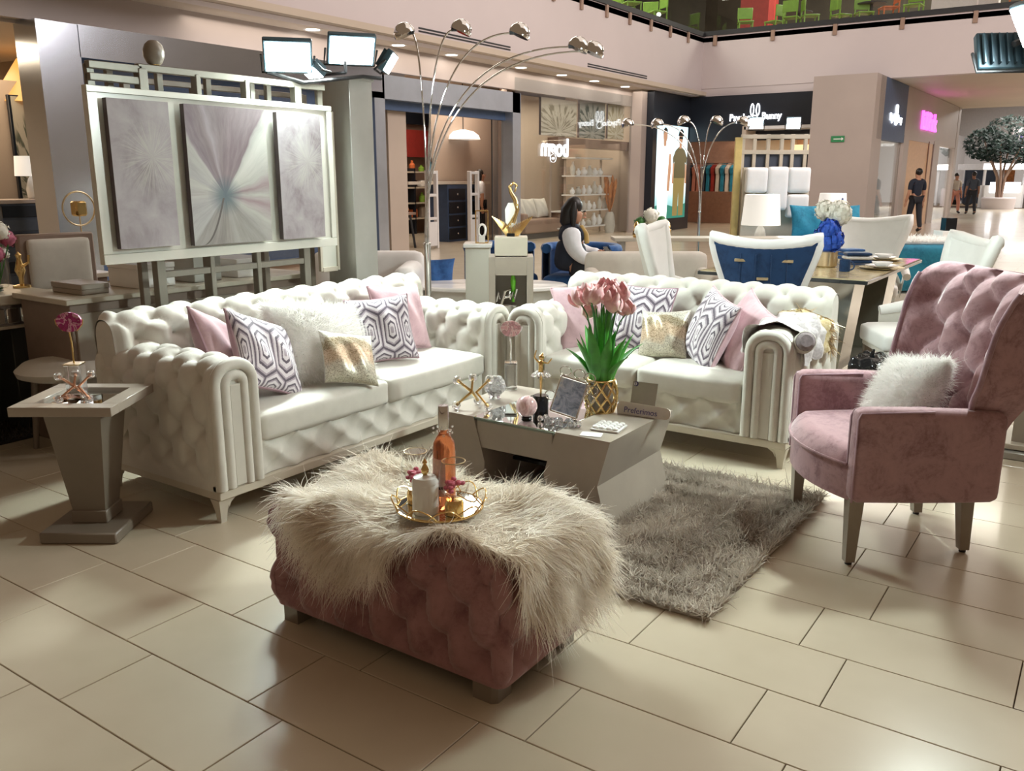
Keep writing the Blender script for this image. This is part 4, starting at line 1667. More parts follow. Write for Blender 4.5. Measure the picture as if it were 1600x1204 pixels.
flood('big lit flood lamp left of the column top, above the triptych', (-3.98, 3.56, 2.11), (-2.2, 2.0, 0.3), 0.27, 0.2, 20)
flood('big lit flood lamp on top of the silver column', (-3.98, 4.07, 2.2), (-2.0, 2.6, 0.3), 0.29, 0.2, 30)
flood('lit flood lamp seen edge-on, right of the column top', (-3.97, 4.41, 2.16), (-1.6, 6.0, 0.3), 0.22, 0.14, 26)
flood('small lit flood lamp turned down between the two big ones', (-3.97, 3.72, 2.04), (-4.0, 3.0, 0.9), 0.13, 0.1, 4)
flood('lit flood lamp at the upper right edge on the right column', (-0.40, 4.42, 2.07), (-2.6, 2.4, 0.3), 0.22, 0.2, 34)
flood('flood lamp with its dark back to us beside the lit one at the upper right', (-0.53, 4.66, 1.985), (-1.9, 7.4, 0.5), 0.24, 0.18, 11)
# ================================================================== PICTURE RACK BEHIND THE SOFA
def art_mat_flower():
    g = G('flower_print')
    uv = g.coord('UV')
    x, y, _ = g.sep(uv)
    dx, dy = g.mul(g.sub(x, 0.42), 0.72), g.sub(y, 0.36)
    r = g.f('SQRT', g.add(g.mul(dx, dx), g.mul(dy, dy)))
    th = g.f('DIVIDE', g.add(g.f('ARCTAN2', dy, dx), PI), 2 * PI)      # 0..1, .5 = right, .75 = up
    wob = g.mul(g.sub(g.noise(uv, 3, 2), 0.5), 0.03)
    tw = g.add(th, wob)
    grey, cream, mauve, pale = c255(150, 146, 142), c255(184, 182, 176), c255(122, 100, 108), c255(176, 174, 174)
    sect = g.ramp(tw, [(0.0, c255(196, 192, 188)), (0.04, pale), (0.13, pale), (0.135, grey), (0.22, c255(136, 128, 124)), (0.3, c255(160, 156, 150)), (0.37, c255(146, 142, 138)), (0.42, cream), (0.47, c255(160, 136, 142)), (0.5, cream), (0.53, c255(150, 124, 130)), (0.56, cream), (0.63, c255(212, 212, 204)), (0.655, cream), (0.66, mauve), (0.72, c255(132, 110, 118)), (0.76, c255(120, 98, 106)), (0.785, c255(166, 154, 160)), (0.8, mauve), (0.845, c255(128, 110, 122)), (0.85, cream), (0.93, pale), (0.94, c255(190, 188, 182)), (1.0, c255(184, 180, 176))])
    streak = g.noise(g.comb(g.mul(tw, 42), g.mul(r, 2.0)), 1.0, 4, 0.7)
    col = g.mix(0.2, sect, g.ramp(streak, [(0.3, c255(84, 78, 80)), (0.6, c255(206, 204, 200))]))
    core = g.ramp(g.add(r, g.mul(g.sub(streak, .5), .08)), [(0.0, 1), (0.05, .85), (0.16, 0)])
    col = g.mix(core, col, c255(92, 108, 116))
    # stem
    sx = g.sub(x, g.add(0.1, g.mul(g.f('SQRT', g.f('MAXIMUM', y, 0.0)), 0.5)))
    stem = g.mul(g.f('LESS_THAN', g.absf(sx), 0.012), g.f('LESS_THAN', y, 0.34))
    col = g.mix(stem, col, c255(96, 90, 86))
    g.set(color=g.mix(0.26, col, (0, 0, 0)), rough=0.6)
    M['flower_print'] = g.m


def art_mat_soft(name, seed):
    g = G(name)
    uv = g.coord('UV')
    a = g.noise(g.scale(uv, (1.2, 2.0, 1)), 1.6 + seed * .3, 5, 0.6, 0.4)
    x, y, _ = g.sep(uv)
    dx, dy = g.mul(g.sub(x, .66), .5), g.sub(y, .62)
    r = g.f('SQRT', g.add(g.mul(dx, dx), g.mul(dy, dy)))
    th = g.f('ARCTAN2', dy, dx)
    burst = g.noise(g.comb(g.mul(th, 14), g.mul(r, 3)), 1.2, 4, .7)
    fac = g.mul(g.ramp(r, [(0.0, 1), (.32, 0)]), g.ramp(burst, [(.45, 0), (.6, 1)]))
    col = g.ramp(a, [(0.3, c255(136, 124, 130)), (0.48, c255(168, 160, 164)), (0.66, c255(184, 178, 180))])
    g.set(color=g.mix(0.22, g.mix(fac, col, c255(198, 196, 186)), (0, 0, 0)), rough=0.6)
    M[name] = g.m


art_mat_flower()
art_mat_soft('soft_print_a', 0)
art_mat_soft('soft_print_b', 2)
simple('bronze_bar', c255(132, 128, 118), 0.34, metal=0.25, vary=0.04)
simple('canvas_edge', c255(92, 82, 82), 0.7)
rk = thing('display_rack', 'champagne bar rack standing behind the long sofa and carrying the picture board', 'rack', (-4.12, 3.2, 0))
for v in (2.72, 3.04, 3.36, 3.73):
    MB().box((0, v - 3.2, 0.99), (0.05, 0.05 if v in (2.72, 3.73) else 0.03, 1.98), b=0.003).build('post', 'bronze_bar', rk)
for v in (2.46, 3.93):
    MB().box((-0.02, v - 3.2, 1.62), (0.03, 0.04, 0.72), b=0.003).build('side_post', 'bronze_bar', rk)
for (z, a, b) in ((1.985, 2.70, 3.95), (0.955, 2.72, 3.73), (1.92, 2.44, 2.72), (1.975, 2.44, 2.72), (1.25, 2.46, 3.93), (0.62, 2.72, 3.73)):
    MB().box((0, (a + b) / 2 - 3.2, z), (0.04, b - a, 0.035), b=0.003).build('rail', 'bronze_bar', rk)
for v in (2.62, 2.9, 3.2, 3.5, 3.62, 3.85):
    MB().box((-0.12, v - 3.2, 1.9), (0.03, 0.035, 0.2), b=0.003).build('stub_post', 'bronze_bar', rk)
rk2 = thing('display_rack', 'second champagne bar rack standing just behind the picture rack', 'rack', (-4.36, 3.3, 0))
for v in (2.78, 3.2, 3.62, 4.0):
    MB().box((0, v - 3.3, 0.98), (0.04, 0.04, 1.96), b=0.003).build('post', 'champagne_dark', rk2)
for z in (0.5, 1.05, 1.5, 1.95):
    MB().box((0, 3.39 - 3.3, z), (0.03, 1.22, 0.03), b=0.003).build('rail', 'champagne_dark', rk2)
bd = thing('picture_board', 'pearl white board with three framed bays, hung on the bar rack', 'board', (-4.07, 3.165, 1.455))
MB().box((-0.008, 0, 0), (0.03, 1.56, 0.84), b=0.003).build('board_panel', 'pearl_board', bd)
for (c, s_) in (((.012, 0, .405), (.016, 1.56, .03)), ((.012, 0, -.395), (.016, 1.56, .05)), ((.0115, -.755, .01), (.015, .05, .758)), ((.0115, .76, .01), (.015, .04, .758))):
    MB().box(c, s_, b=0.002).build('border_strip', 'pearl_board', bd)


def canvas(label, v0, v1, z0, z1, mat, u=-4.03):
    t = thing('wall_canvas', label, 'painting', (u, (v0 + v1) / 2, (z0 + z1) / 2), 0, 'triptych canvases')
    w, h = v1 - v0, z1 - z0
    MB().box((0.0, 0, 0), (0.034, w, h), b=0.002).build('stretcher', 'canvas_edge', t)
    MB().grid(lambda i, j: (0.0185, (i - .5) * w, (j - .5) * h), 1, 1, uv=True).build('print', mat, t, 0)
    return t


canvas('left canvas of the triptych, pale abstract with a faint burst', 2.455, 2.785, 1.11, 1.82, 'soft_print_a')
canvas('middle canvas of the triptych with a large grey mauve flower', 2.875, 3.395, 1.10, 1.82, 'flower_print')
canvas('right canvas of the triptych, plain pale abstract', 3.48, 3.81, 1.10, 1.815, 'soft_print_b')
t = thing('egg_reflection', 'brown egg shape put on the picture rack for a reflection in the steel portal', 'vase', (-4.12, 2.805, 2.003))  # solid egg modelled in place of a reflection in the chrome portal
MB().lathe([(0.02, 0), (0.036, 0.01), (0.05, 0.04), (0.052, 0.07), (0.042, 0.1), (0.022, 0.118), (0.0, 0.122)], 20).build('egg', 'champagne_dark', t, 60)
MB().lathe([(0.024, 0), (0.026, 0.005), (0.02, 0.012)], 16).build('foot_ring', 'gold', t)
# leaning white frame behind the rack
t = thing('leaning_frame', 'white picture frame leaning between the rack and the silver column', 'frame', (-4.22, 4.03, 0.86))
for (c, s_) in (((0, -.075, .5), (.025, .02, 1.0)), ((0, .075, .5), (.025, .02, 1.0)), ((0, 0, .01), (.0252, .1285, .03)), ((0, 0, 0.98), (.0252, .1285, .03))):
    MB().box(c, s_, b=.002).build('frame_bar', 'champagne_light', t)
MB().box((-.005, 0, .5), (.01, .14, .97)).build('panel', 'pearl_board', t)
# low cabinet behind the rack
simple('cabinet_taupe', c255(138, 120, 108), 0.5)
cb = thing('low_cabinet', 'taupe low cabinet with a pale top, behind the long sofa', 'cabinet', (-4.74, 3.25, 0))
MB().box((0, 0, 0.4), (0.5, 1.66, 0.8), b=.004).build('body', 'cabinet_taupe', cb)
MB().box((0, 0, 0.815), (0.56, 1.72, 0.03), b=.004).build('top', 'champagne_light', cb)
for k in range(3):
    d = MB().box((0.255, -.55 + k * .55, 0.4), (0.02, .52, .7), b=.003).build('door', 'champagne', cb)
    MB().cyl((0.275, -.55 + k * .55 + .2, .36), (0.275, -.55 + k * .55 + .2, .5), .008, n=8).build('handle', 'chrome', d)
for k, (v, w, h, mt) in enumerate(((2.62, .16, .06, 'champagne'), (3.0, .24, .14, 'white_gloss'), (3.35, .2, .24, 'silver_paint'), (3.7, .26, .12, 'white_gloss'))):
    t = thing('storage_box', ('flat taupe box on the low cabinet nearest the tall chair', 'flat white box on the low cabinet left of the silver one', 'tall silver box on the low cabinet', 'flat white box on the low cabinet nearest the column')[k], 'box', (-4.72, v, 0.8305))
    MB().box((0, 0, h / 2 - .015), (.3, w, h - .03), b=.004).build('box_body', mt, t)
    MB().box((0, 0, h - .016), (.306, w + .006, .03), b=.003).build('lid', mt, t)

# ================================================================== SILVER COLUMN
cl = thing('display_column', 'square silver column carrying the flood lamps behind the sofa', 'column', (-4.24, 4.27, 0))
MB().box((0, 0, 1.03), (0.26, 0.21, 2.06), b=.004).build('shaft', 'silver_paint', cl)
MB().box((0, 0, 0.05), (0.3, 0.25, 0.1), b=.006).build('base', 'silver_paint', cl)
MB().box((0, 0, 2.065), (0.28, 0.23, 0.02), b=.004).build('cap', 'silver_paint', cl)
MB().tube([(0.12, -.75, 2.04), (.15, -.5, 2.0), (.15, 0, 2.08), (.16, .16, 2.08)], .012, 8).build('lamp_bar', 'black_matte', cl)
MB().tube([(0.2, -.2, 2.08), (.2, -.2, 2.16)], .01, 8).build('lamp_stem', 'black_matte', cl)
MB().tube([(0.0, -.2, 2.08), (.2, -.2, 2.08)], .01, 8).build('lamp_stem', 'black_matte', cl)
rc_ = thing('display_column', 'taupe column at the right edge of the picture behind the armchair', 'column', (-0.22, 5.35, 0))
MB().box((0, 0, 1.05), (0.2, 0.3, 2.1), b=.004).build('shaft', 'champagne', rc_)
MB().box((0, 0, 0.06), (0.34, 0.42, 0.03), b=.004).build('base', 'champagne_light', rc_)
MB().box((0, 0, 0.02), (0.4, 0.5, 0.04), b=.004).build('base_frame', 'silver_paint', rc_)
MB().tube([(-.05, -.1, 2.08), (-.2, -.7, 2.06), (-.26, -.77, 2.02)], .014, 8).build('lamp_bar', 'black_matte', rc_)


# ================================================================== ARC LAMPS
def arc_lamp(label, loc, heads, tube_h, r=0.02, hs=1.0):
    """heads: (dx, dy, z) of each lamp head, relative to the pole"""
    t = thing('arc_floor_lamp', label, 'floor lamp', loc)
    MB().lathe([(0.15, 0), (0.15, 0.02), (0.02, 0.035), (0, 0.035)], 28).build('base', 'chrome', t, 30)
    MB().cyl((0, 0, .03), (0, 0, tube_h), r, n=16).build('pole', 'chrome', t, 60)
    MB().lathe([(r + .004, tube_h - .01), (r + .006, tube_h), (r - .004, tube_h + .006), (0, tube_h + .006)], 16).build('collar', 'chrome', t)
    for k, (x, y, z) in enumerate(heads):
        d = math.hypot(x, y)
        a = 2 * PI * k / len(heads)
        s0 = Vector((0.012 * math.cos(a), 0.012 * math.sin(a), tube_h))
        pts = []
        for i in range(25):
            q = i / 24
            hz = q ** 2.1
            vz = math.sin(min(1, q * 1.0) * PI / 2) ** 0.95
            top = z + 0.05 * min(1, d) * (1 if q < 1 else 1)
            zz = tube_h + (z - tube_h) * vz
            pts.append((s0.x + (x - s0.x) * hz, s0.y + (y - s0.y) * hz, zz))
        arm = MB().tube(pts, 0.0065 * hs, 8).build('arm', 'chrome', t, 60)
        tip, pre = Vector(pts[-1]), Vector(pts[-4])
        dirv = (tip - pre).normalized()
        out = Vector((dirv.x, dirv.y, 0))
        out = out.normalized() if out.length > .05 else Vector((1, 0, 0))
        c = tip + out * 0.05 * hs
        rt = (Vector((out.x * .45, out.y * .45, 1))).to_track_quat('Z', 'X').to_matrix()
        R = 0.075 * hs
        MB().lathe([(R, -0.02 * hs), (R * 1.02, 0), (R * .9, .03 * hs), (R * .6, .055 * hs), (R * .25, .066 * hs), (0, .068 * hs)], 22, c, rt).build('shade', 'chrome', arm, 60)
        MB().lathe([(0, -.012 * hs), (R * .93, -.012 * hs), (R * .93, -.008 * hs), (0, -.008 * hs)], 20, c, rt).build('reflector', 'white_gloss', arm, 30)
        MB().cyl(tip - out * .02 * hs, tip + out * .03 * hs, .012 * hs, n=8).build('socket', 'black_matte', arm)
    return t


arc_lamp('chrome arc floor lamp with five arching arms rising behind the sofa corner', (-4.20, 5.0, 0),
         [(-.06, -.05, 2.44), (.19, .12, 2.46), (.52, .36, 2.44), (.86, .60, 2.35), (.95, .66, 2.32)], 0.98, 0.025)
arc_lamp('far chrome arc floor lamp in front of the lit poster', (-5.1, 12.3, 0), [(-.19, -.13, 2.24), (.1, .07, 2.24), (.42, .27, 2.23), (-.5, -.36, 2.2), (-.85, -.6, 2.2)], 0.97, .02, 1.25)

# ================================================================== SCULPTURE PEDESTAL
pd = thing('display_pedestal', 'champagne display pedestal with an open niche, in the corner between the sofas', 'pedestal', (-3.83, 5.56, 0), math.radians(34.5))
for (c, s_) in (((-.145, 0, .435), (.05, .3, .87)), ((.145, 0, .435), (.05, .3, .87)), ((0, .13, .435), (.24, .04, .87)), ((0, 0, .80), (.24, .3, .14)), ((0, 0, .05), (.24, .3, .1))):
    MB().box(c, s_, b=.002).build('panel', 'champagne', pd)
MB().box((0, -.01, .945), (.25, .24, .14), b=.003).build('riser', 'champagne_light', pd)
t = thing('spiral_sculpture', 'gold and white abstract sculpture on a black block on top of the pedestal', 'sculpture', (-3.86, 5.6, 1.0155), math.radians(34.5))
fan = thing('wire_fan', 'fan of gold wires behind the white sculpture on the pedestal', 'sculpture', (-3.86, 5.62, 1.0155), math.radians(34.5))
for k in range(19):
    a = (k - 9) / 9
    MB().tube([(0.045 * a, -0.04, 0.002), (0.09 * a, -0.034, 0.045 + .015 * abs(a)), (0.155 * a, -0.04, .075 + .075 * abs(a))], .004, 5).build('wire', 'gold', fan, 60)
MB().box((0, -.04, .003), (.1, .02, .006)).build('base', 'gold', fan)
MB().box((0.0, -.075, .012), (.06, .03, .024), b=.002).build('block', 'black_gloss', t)
MB().tube([(0, -.04, .02), (0, -.04, .09)], .004, 6).build('rod', 'gold', t)
MB().prism([(-.04, .1), (.0, .06), (.045, .1), (.05, .2), (.02, .25), (-.02, .25), (-.045, .2)], 'y', -.03, -.01).build('white_plate', 'white_gloss', t, 30)
mb = MB()
mb.tube([(0.02, -.065, .1), (.05, -.07, .2), (.03, -.06, .28), (.0, -.05, .33), (-.01, -.04, .37), (.02, -.04, .40), (.045, -.04, .38), (.03, -.04, .33)], [.012, .016, .018, .014, .012, .012, .01, .006], 8)
mb.build('gold_ribbon', 'gold', t, 60)
MB().tube([(-.035, -.055, .06), (0.01, -.06, .12), (.06, -.05, .21)], [.006, .012, .008], 8).build('gold_blade', 'gold', t, 60)
t = thing('niche_letters', 'silver script ornament standing in the pedestal niche', 'ornament', (-3.83, 5.50, 0.1005), math.radians(34.5))
MB().box((0, 0, .2), (.16, .1, .4), b=.01).build('stack', 'chrome', t)
mb = MB()
for k, pts in enumerate([[(-.08, .42), (-.06, .5), (-.05, .44)], [(-.04, .40), (-.01, .5), (.03, .52), (.02, .46), (-.02, .45)], [(.03, .44), (.05, .5), (.06, .44), (.08, .52)]]):
    MB().tube([(x, -.03, z) for x, z in pts], .012, 7).build('letter_stroke', 'chrome', t, 60)
g_ = thing('green_figurine', 'bright green slim figurine inside the pedestal niche', 'figurine', (-3.79, 5.53, 0.5165), math.radians(34.5))
simple('lime_green', c255(120, 214, 60), 0.4)
MB().lathe([(.012, 0), (.008, .03), (.016, .1), (.022, .16), (.014, .2), (.018, .23), (0, .25)], 12).build('body', 'lime_green', g_, 60)
wp = thing('white_plinth', 'tall white plinth standing left of the sculpture pedestal', 'plinth', (-4.34, 5.82, 0), math.radians(34.5))
MB().box((0, 0, .45), (.2, .3, .9), b=.004).build('body', 'pearl_board', wp)
MB().box((0, 0, .915), (.23, .33, .03), b=.003).build('top', 'white_gloss', wp)
lt = thing('gold_lantern', 'gold frame lantern with a white knot on the white plinth', 'lantern', (-4.30, 5.82, .9305), math.radians(34.5))
for x in (-.05, .05):
    for y in (-.05, .05):
        MB().box((x, y, .13), (.006, .006, .26)).build('post', 'gold', lt)
for z in (.003, .26):
    for (c, s_) in (((0, -.05, z), (.106, .006, .006)), ((0, .05, z), (.106, .006, .006)), ((-.05, 0, z), (.006, .106, .006)), ((.05, 0, z), (.006, .106, .006))):
        MB().box(c, s_).build('edge_bar', 'gold', lt)
MB().tube([(.03 * math.cos(q * PI / 8), .01 * math.sin(q * PI / 4), .1 + .05 * math.sin(q * PI / 8)) for q in range(16)], .01, 7, closed=True).build('knot', 'porcelain', lt, 60)
MB().box((0, 0, .03), (.05, .05, .05)).build('knot_base', 'porcelain', lt)
# low cream oval table behind the sofas
lo = thing('oval_table', 'low cream oval table seen behind the corner of the two sofas', 'table', (-4.72, 6.5, 0), math.radians(34.5))
MB().lathe([(.0, .46), (.7, .46), (.72, .47), (.72, .49), (.7, .5), (0, .5)], 48, sx=1.0, sy=.55).build('top', 'white_gloss', lo, 30)
MB().lathe([(.64, .06), (.66, .2), (.66, .46)], 48, sx=1.0, sy=.52).build('skirt', 'linen', lo, 60)
MB().lathe([(.56, .0), (.56, .06)], 40, sx=1, sy=.5).build('base', 'champagne', lo, 60)
# ================================================================== DINING GROUP BEHIND THE LOVESEAT
simple('smoke_glass', c255(30, 40, 44), 0.05, coat=0.5)
simple('marble_gold', c255(206, 190, 150), 0.12, vary=0.2, vscale=6)
simple('mirror_leg', c255(172, 170, 156), 0.12, metal=0.7, vary=0.1, vscale=2)
dt = thing('dining_table', 'dark glass topped dining table with mirrored pedestal legs', 'table', (-2.0, 7.35, 0))
MB().box((0, 0, .7575), (1.22, 1.97, .007)).build('glass_top', 'marble_gold', dt)
MB().box((0, 0, .7405), (1.252, 2.002, .027), b=.003).build('glass_edge', 'smoke_glass', dt)
for y in (-.62, .55):
    MB().prism([(-.5, .727), (.5, .727), (.43, .055), (-.43, .055)], 'y', y - .2, y + .14).build('pedestal', 'mirror_leg', dt, 20)
    MB().box((.0, y - .202, .39), (.012, .006, .66)).build('pedestal_seam', 'champagne_dark', dt)
MB().box((0, 0, .03), (1.0, 1.6, .05), b=.006).build('base', 'mirror_leg', dt)


def wing_chair(label, loc, rz, back_mat, edge_mat, seat_mat, tall=1.08, w=.68, bars=False, rear_mat=None, group='dining chairs'):
    """dining chair with a flaring wing back; faces -y"""
    t = thing('dining_chair', label, 'chair', loc, rz, group)

    def half(z):
        # hourglass: wide top, waist, wide arms
        q = (z - .42) / (tall - .42)
        return w / 2 * (0.66 + 0.36 * sstep(.25, 1.05, q) + 0.2 * (1 - sstep(0, .3, q)))

    def yb(z):
        return .20 + .14 * (z - .42) / .6

    def front(i, j):
        a = 2 * i - 1
        z = .40 + j * (tall - .40) - 0.05 * (1 - a * a) * sstep(.6, 1, j)
        return (a * half(z), yb(z) - .10 * a * a - .02 + .0, z)

    def rear(i, j):
        p = front(i, j)
        return (p[0], p[1] + .075, p[2])
    MB().grid(front, 20, 22).build('back_front', seat_mat, t, 70)
    r = MB().grid(rear, 20, 22).build('back_rear', rear_mat or back_mat, t, 70)
    path = [front(0, j / 14) for j in range(15)] + [front(i / 12, 1) for i in range(1, 12)] + [front(1, 1 - j / 14) for j in range(15)]
    MB().tube([(p[0], p[1] + .038, p[2]) for p in path], .042, 8).build('edge_band', edge_mat, t, 70)
    rounded_box((0, -.04, .43), (w * .86, .54, .12), .035, 8, (0, 0, .015)).build('seat', seat_mat, t, 60)
    MB().box((0, -.03, .365), (w * .82, .5, .05), b=.005).build('seat_rail', rear_mat or back_mat, t)
    for s in (-1, 1):
        # short sloping arm that sweeps out of the back
        MB().tube([(s * w * .44, .2, .66), (s * w * .5, .02, .6), (s * w * .52, -.16, .56)], [.03, .04, .035], 8).build('arm_roll', edge_mat, t, 70)
        MB().grid(lambda i, j, s=s: (s * w * (.46 + .04 * j), -.17 + .38 * i, .36 + (.21 + .08 * i) * j), 6, 4).build('arm_side', rear_mat or back_mat, t, 70)
        for y in (-.25, .24):
            frustum(MB(), .0, .345, 0, 0, (.03, .03), (.05, .05)).build('leg', 'champagne_dark', t, 20, (s * w * .37, y, 0))
    if bars:
        for (x, z) in ((-.15, .92), (.15, .92), (0.0, .80), (-.15, .68), (.15, .68)):
            p = rear((x / half(z) + 1) / 2, (z - .40) / (tall - .40))
            MB().box((x, p[1] + .006, z), (.075, .012, .02), b=.003).build('gold_bar', 'pale_gold', r)
        for x in (-.3, -.1, .1, .3):
            pts = [rear((x / half(z) * .5 + 1) / 2, (z - .40) / (tall - .40)) for z in [.45 + .05 * k for k in range(12)]]
            MB().tube([(p[0], p[1] + .002, p[2]) for p in pts], .004, 5).build('quilt_seam', 'navy_velvet', r, 60)
    return t


wing_chair('navy dining chair with white edging and gold bars, back turned to us', (-1.99, 6.02, 0), PI + math.radians(16), 'navy_velvet', 'white_leather', 'white_leather', 1.07, .66, True, 'navy_velvet')
wing_chair('white wing dining chair at the far side of the dining table', (-1.95, 8.75, 0), math.radians(12), 'white_fabric', 'white_fabric', 'white_fabric', 1.08, .74)
wing_chair('white dining chair right of the table, partly behind the pink armchair', (-0.98, 6.15, 0), math.radians(-60), 'linen', 'white_fabric', 'white_fabric', 1.08, .62)
wing_chair('white dining chair left of the navy one, seen from the side', (-2.72, 6.35, 0), math.radians(100), 'linen', 'white_fabric', 'white_fabric', 1.09, .62)
DZ = .7615
# table setting
t = thing('blue_mug', 'dark blue mug on the dining table', 'mug', (-1.66, 6.86, DZ))
MB().lathe([(.03, 0), (.04, .004), (.042, .09), (.039, .09), (.037, .01), (0, .01)], 20).build('cup', 'navy_velvet', t, 60)
MB().tube([(.04 + .028 * math.sin(q * PI / 8), 0, .045 + .03 * math.cos(q * PI / 8)) for q in range(9)], .006, 6).build('handle', 'navy_velvet', t, 60)
for k, (x, y, lab, s) in enumerate(((-1.47, 7.22, 'gold charger plate stack nearest the table corner', 1.0), (-1.62, 8.0, 'gold charger plate stack further down the table', .9))):
    t = thing('plate_stack', lab, 'plates', (x, y, DZ))
    MB().lathe([(.1, 0), (.16 * s, .012), (.165 * s, .016), (.1, .008), (0, .008)], 28).build('charger', 'pale_gold', t, 60)
    MB().lathe([(.06, .01), (.12 * s, .026), (.125 * s, .03), (.06, .018), (0, .018)], 28).build('plate', 'porcelain', t, 60)
    MB().lathe([(.04, .02), (.075, .05), (.078, .055), (.035, .026), (0, .026)], 24).build('bowl', 'porcelain', t, 60)
for k, (x, y, lab, mt) in enumerate(((-1.72, 7.5, 'striped navy and white napkin folded on the dining table', 'hex_fabric'), (-1.86, 7.86, 'navy folded napkin behind the striped one', 'blue_velvet'))):
    t = thing('folded_napkin', lab, 'napkin', (x, y, DZ), .5 + k * .4)
    for q in range(3):
        rounded_box((0, .006 * q, .025 + .03 * q), (.24 - .02 * q, .15, .026), .012, 6).build('fold', ('navy_velvet', 'white_fabric', 'navy_velvet')[q] if k == 0 else mt, t, 60)
simple('candle_blue', c255(40, 84, 176), 0.4)
simple('petal_white', c255(246, 246, 236), 0.6, vary=.06, vscale=30)
simple('petal_blue', c255(44, 96, 214), 0.6, vary=.15, vscale=30)
for k, (x, y, z1, lab) in enumerate(((-1.99, 7.42, 1.17, 'tall blue taper candle left on the dining table'), (-2.0, 7.98, 1.28, 'tall blue taper candle right on the dining table'))):
    t = thing('taper_candle', lab, 'candle', (x, y, DZ))
    MB().lathe([(.03, 0), (.03, .006), (.008, .014), (.008, .15), (.016, .155), (.016, .18), (0, .18)], 14).build('holder', 'pale_gold', t, 40)
    MB().cyl((0, 0, .175), (0, 0, z1 - DZ), .013, .008, 10).build('taper', 'candle_blue', t, 60)
    MB().cyl((0, 0, z1 - DZ), (0, 0, z1 - DZ + .012), .0015, n=5).build('wick', 'black_matte', t)
fv = thing('hydrangea_vase', 'gold ribbed vase of blue and white hydrangeas on the dining table', 'flowers', (-1.88, 7.16, DZ))
MB().lathe([(.07, 0), (.085, .01), (.085, .12), (.075, .13), (0, .13)], 20).build('vase', 'pale_gold', fv, 30)
rq = random.Random(9)


def bloom(parent, c, r, mt, n=130, name='bloom'):
    mb = MB()
    for k in range(n):
        d = Vector((rq.gauss(0, 1), rq.gauss(0, 1), rq.gauss(0, 1))).normalized()
        p = Vector(c) + d * r * rq.uniform(.82, 1.02)
        s = r * .2
        a = d.orthogonal().normalized() * s
        b = d.cross(a.normalized()) * s
        mb.addv([p + a, p + b * .9 + d * s * .3, p - a, p - b * .9 + d * s * .3], [(0, 1, 2, 3)])
        mb.addv([p + a + b * .6, p - a * .2 + b + d * s * .4, p - a - b * .4, p + a * .3 - b + d * s * .4], [(0, 1, 2, 3)])
    mb.sphere(c, r * .86, 12, 8)
    o = mb.build(name, mt, parent, 60)
    o['kind'] = 'stuff'
    return o


bloom(fv, (0, 0, .21), .12, 'petal_blue')
bloom(fv, (.02, -.06, .3), .08, 'petal_blue')
bloom(fv, (.05, .06, .42), .1, 'petal_white')
bloom(fv, (-.07, .1, .44), .08, 'petal_white')
for k in range(4):
    MB().tube([(.02 * k - .03, 0, .1), (.03 * k - .04, .03, .38)], .006, 6).build('stem', 'stem_green', fv)
# box and bag beside the loveseat
t = thing('white_box', 'white cardboard box on the floor right of the two-seat sofa', 'box', (-1.12, 5.6, 0), .1)
MB().box((0, 0, .13), (.26, .4, .26), b=.004).build('carton', 'white_matte', t)
MB().box((0, 0, .262), (.262, .05, .003)).build('tape', 'linen_dark', t)
t = thing('dark_bag', 'crumpled dark plastic bag lying on the white box', 'bag', (-1.15, 5.6, .265))
rounded_box((0, 0, .06), (.2, .3, .12), .05, 10, fn=lambda p: Vector((p.x + .012 * math.sin(p.y * 60), p.y + .01 * math.sin(p.z * 80), max(0, p.z + .012 * math.sin(p.x * 70 + p.y * 50))))).build('bag_body', 'black_gloss', t, 60)
MB().tube([(0, -.1, .1), (.02, -.04, .16), (0, .03, .11)], .008, 6).build('bag_tie', 'black_gloss', t)

# ------------------------------------------------------------------ beige sofa seen from behind, its flowers and gold figures
bs = thing('beige_sofa', 'beige sofa with its rounded back turned to us, behind the two-seat sofa', 'sofa', (-3.46, 7.26, 0), math.radians(34.5) + PI)
rounded_box((0, -.28, .5), (1.15, .16, .56), .07, 10).build('back', 'beige_fabric', bs, 60)
rounded_box((0, .12, .33), (1.1, .8, .26), .06, 8).build('seat', 'beige_fabric', bs, 60)
for s in (-1, 1):
    rounded_box((s * .52, .12, .42), (.14, .8, .44), .06, 8).build('arm', 'beige_fabric', bs, 60)
    for y in (-.25, .4):
        MB().cyl((s * .48, y, 0), (s * .48, y, .22), .02, n=10).build('leg', 'champagne_dark', bs)
con = thing('console_table', 'narrow white console behind the beige sofa', 'table', (-4.6, 9.3, 0), math.radians(34.5))
MB().box((0.9, 0, .76), (2.4, .4, .04), b=.004).build('top', 'champagne_light', con)
for x in (-.2, 2.0):
    MB().box((x, 0, .37), (.06, .36, .74), b=.004).build('leg_panel', 'champagne', con)
_c, _s = math.cos(math.radians(34.5)), math.sin(math.radians(34.5))


def camp(right, fwd):
    """ground point given in steps to the right and ahead of the viewer's stand point"""
    return right * _c - fwd * _s, right * _s + fwd * _c


def fig(name, label, cat, right, fwd, z, group=None, rz=34.5):
    u, v = camp(right, fwd)
    return thing(name, label, cat, (u, v, z), math.radians(rz), group)


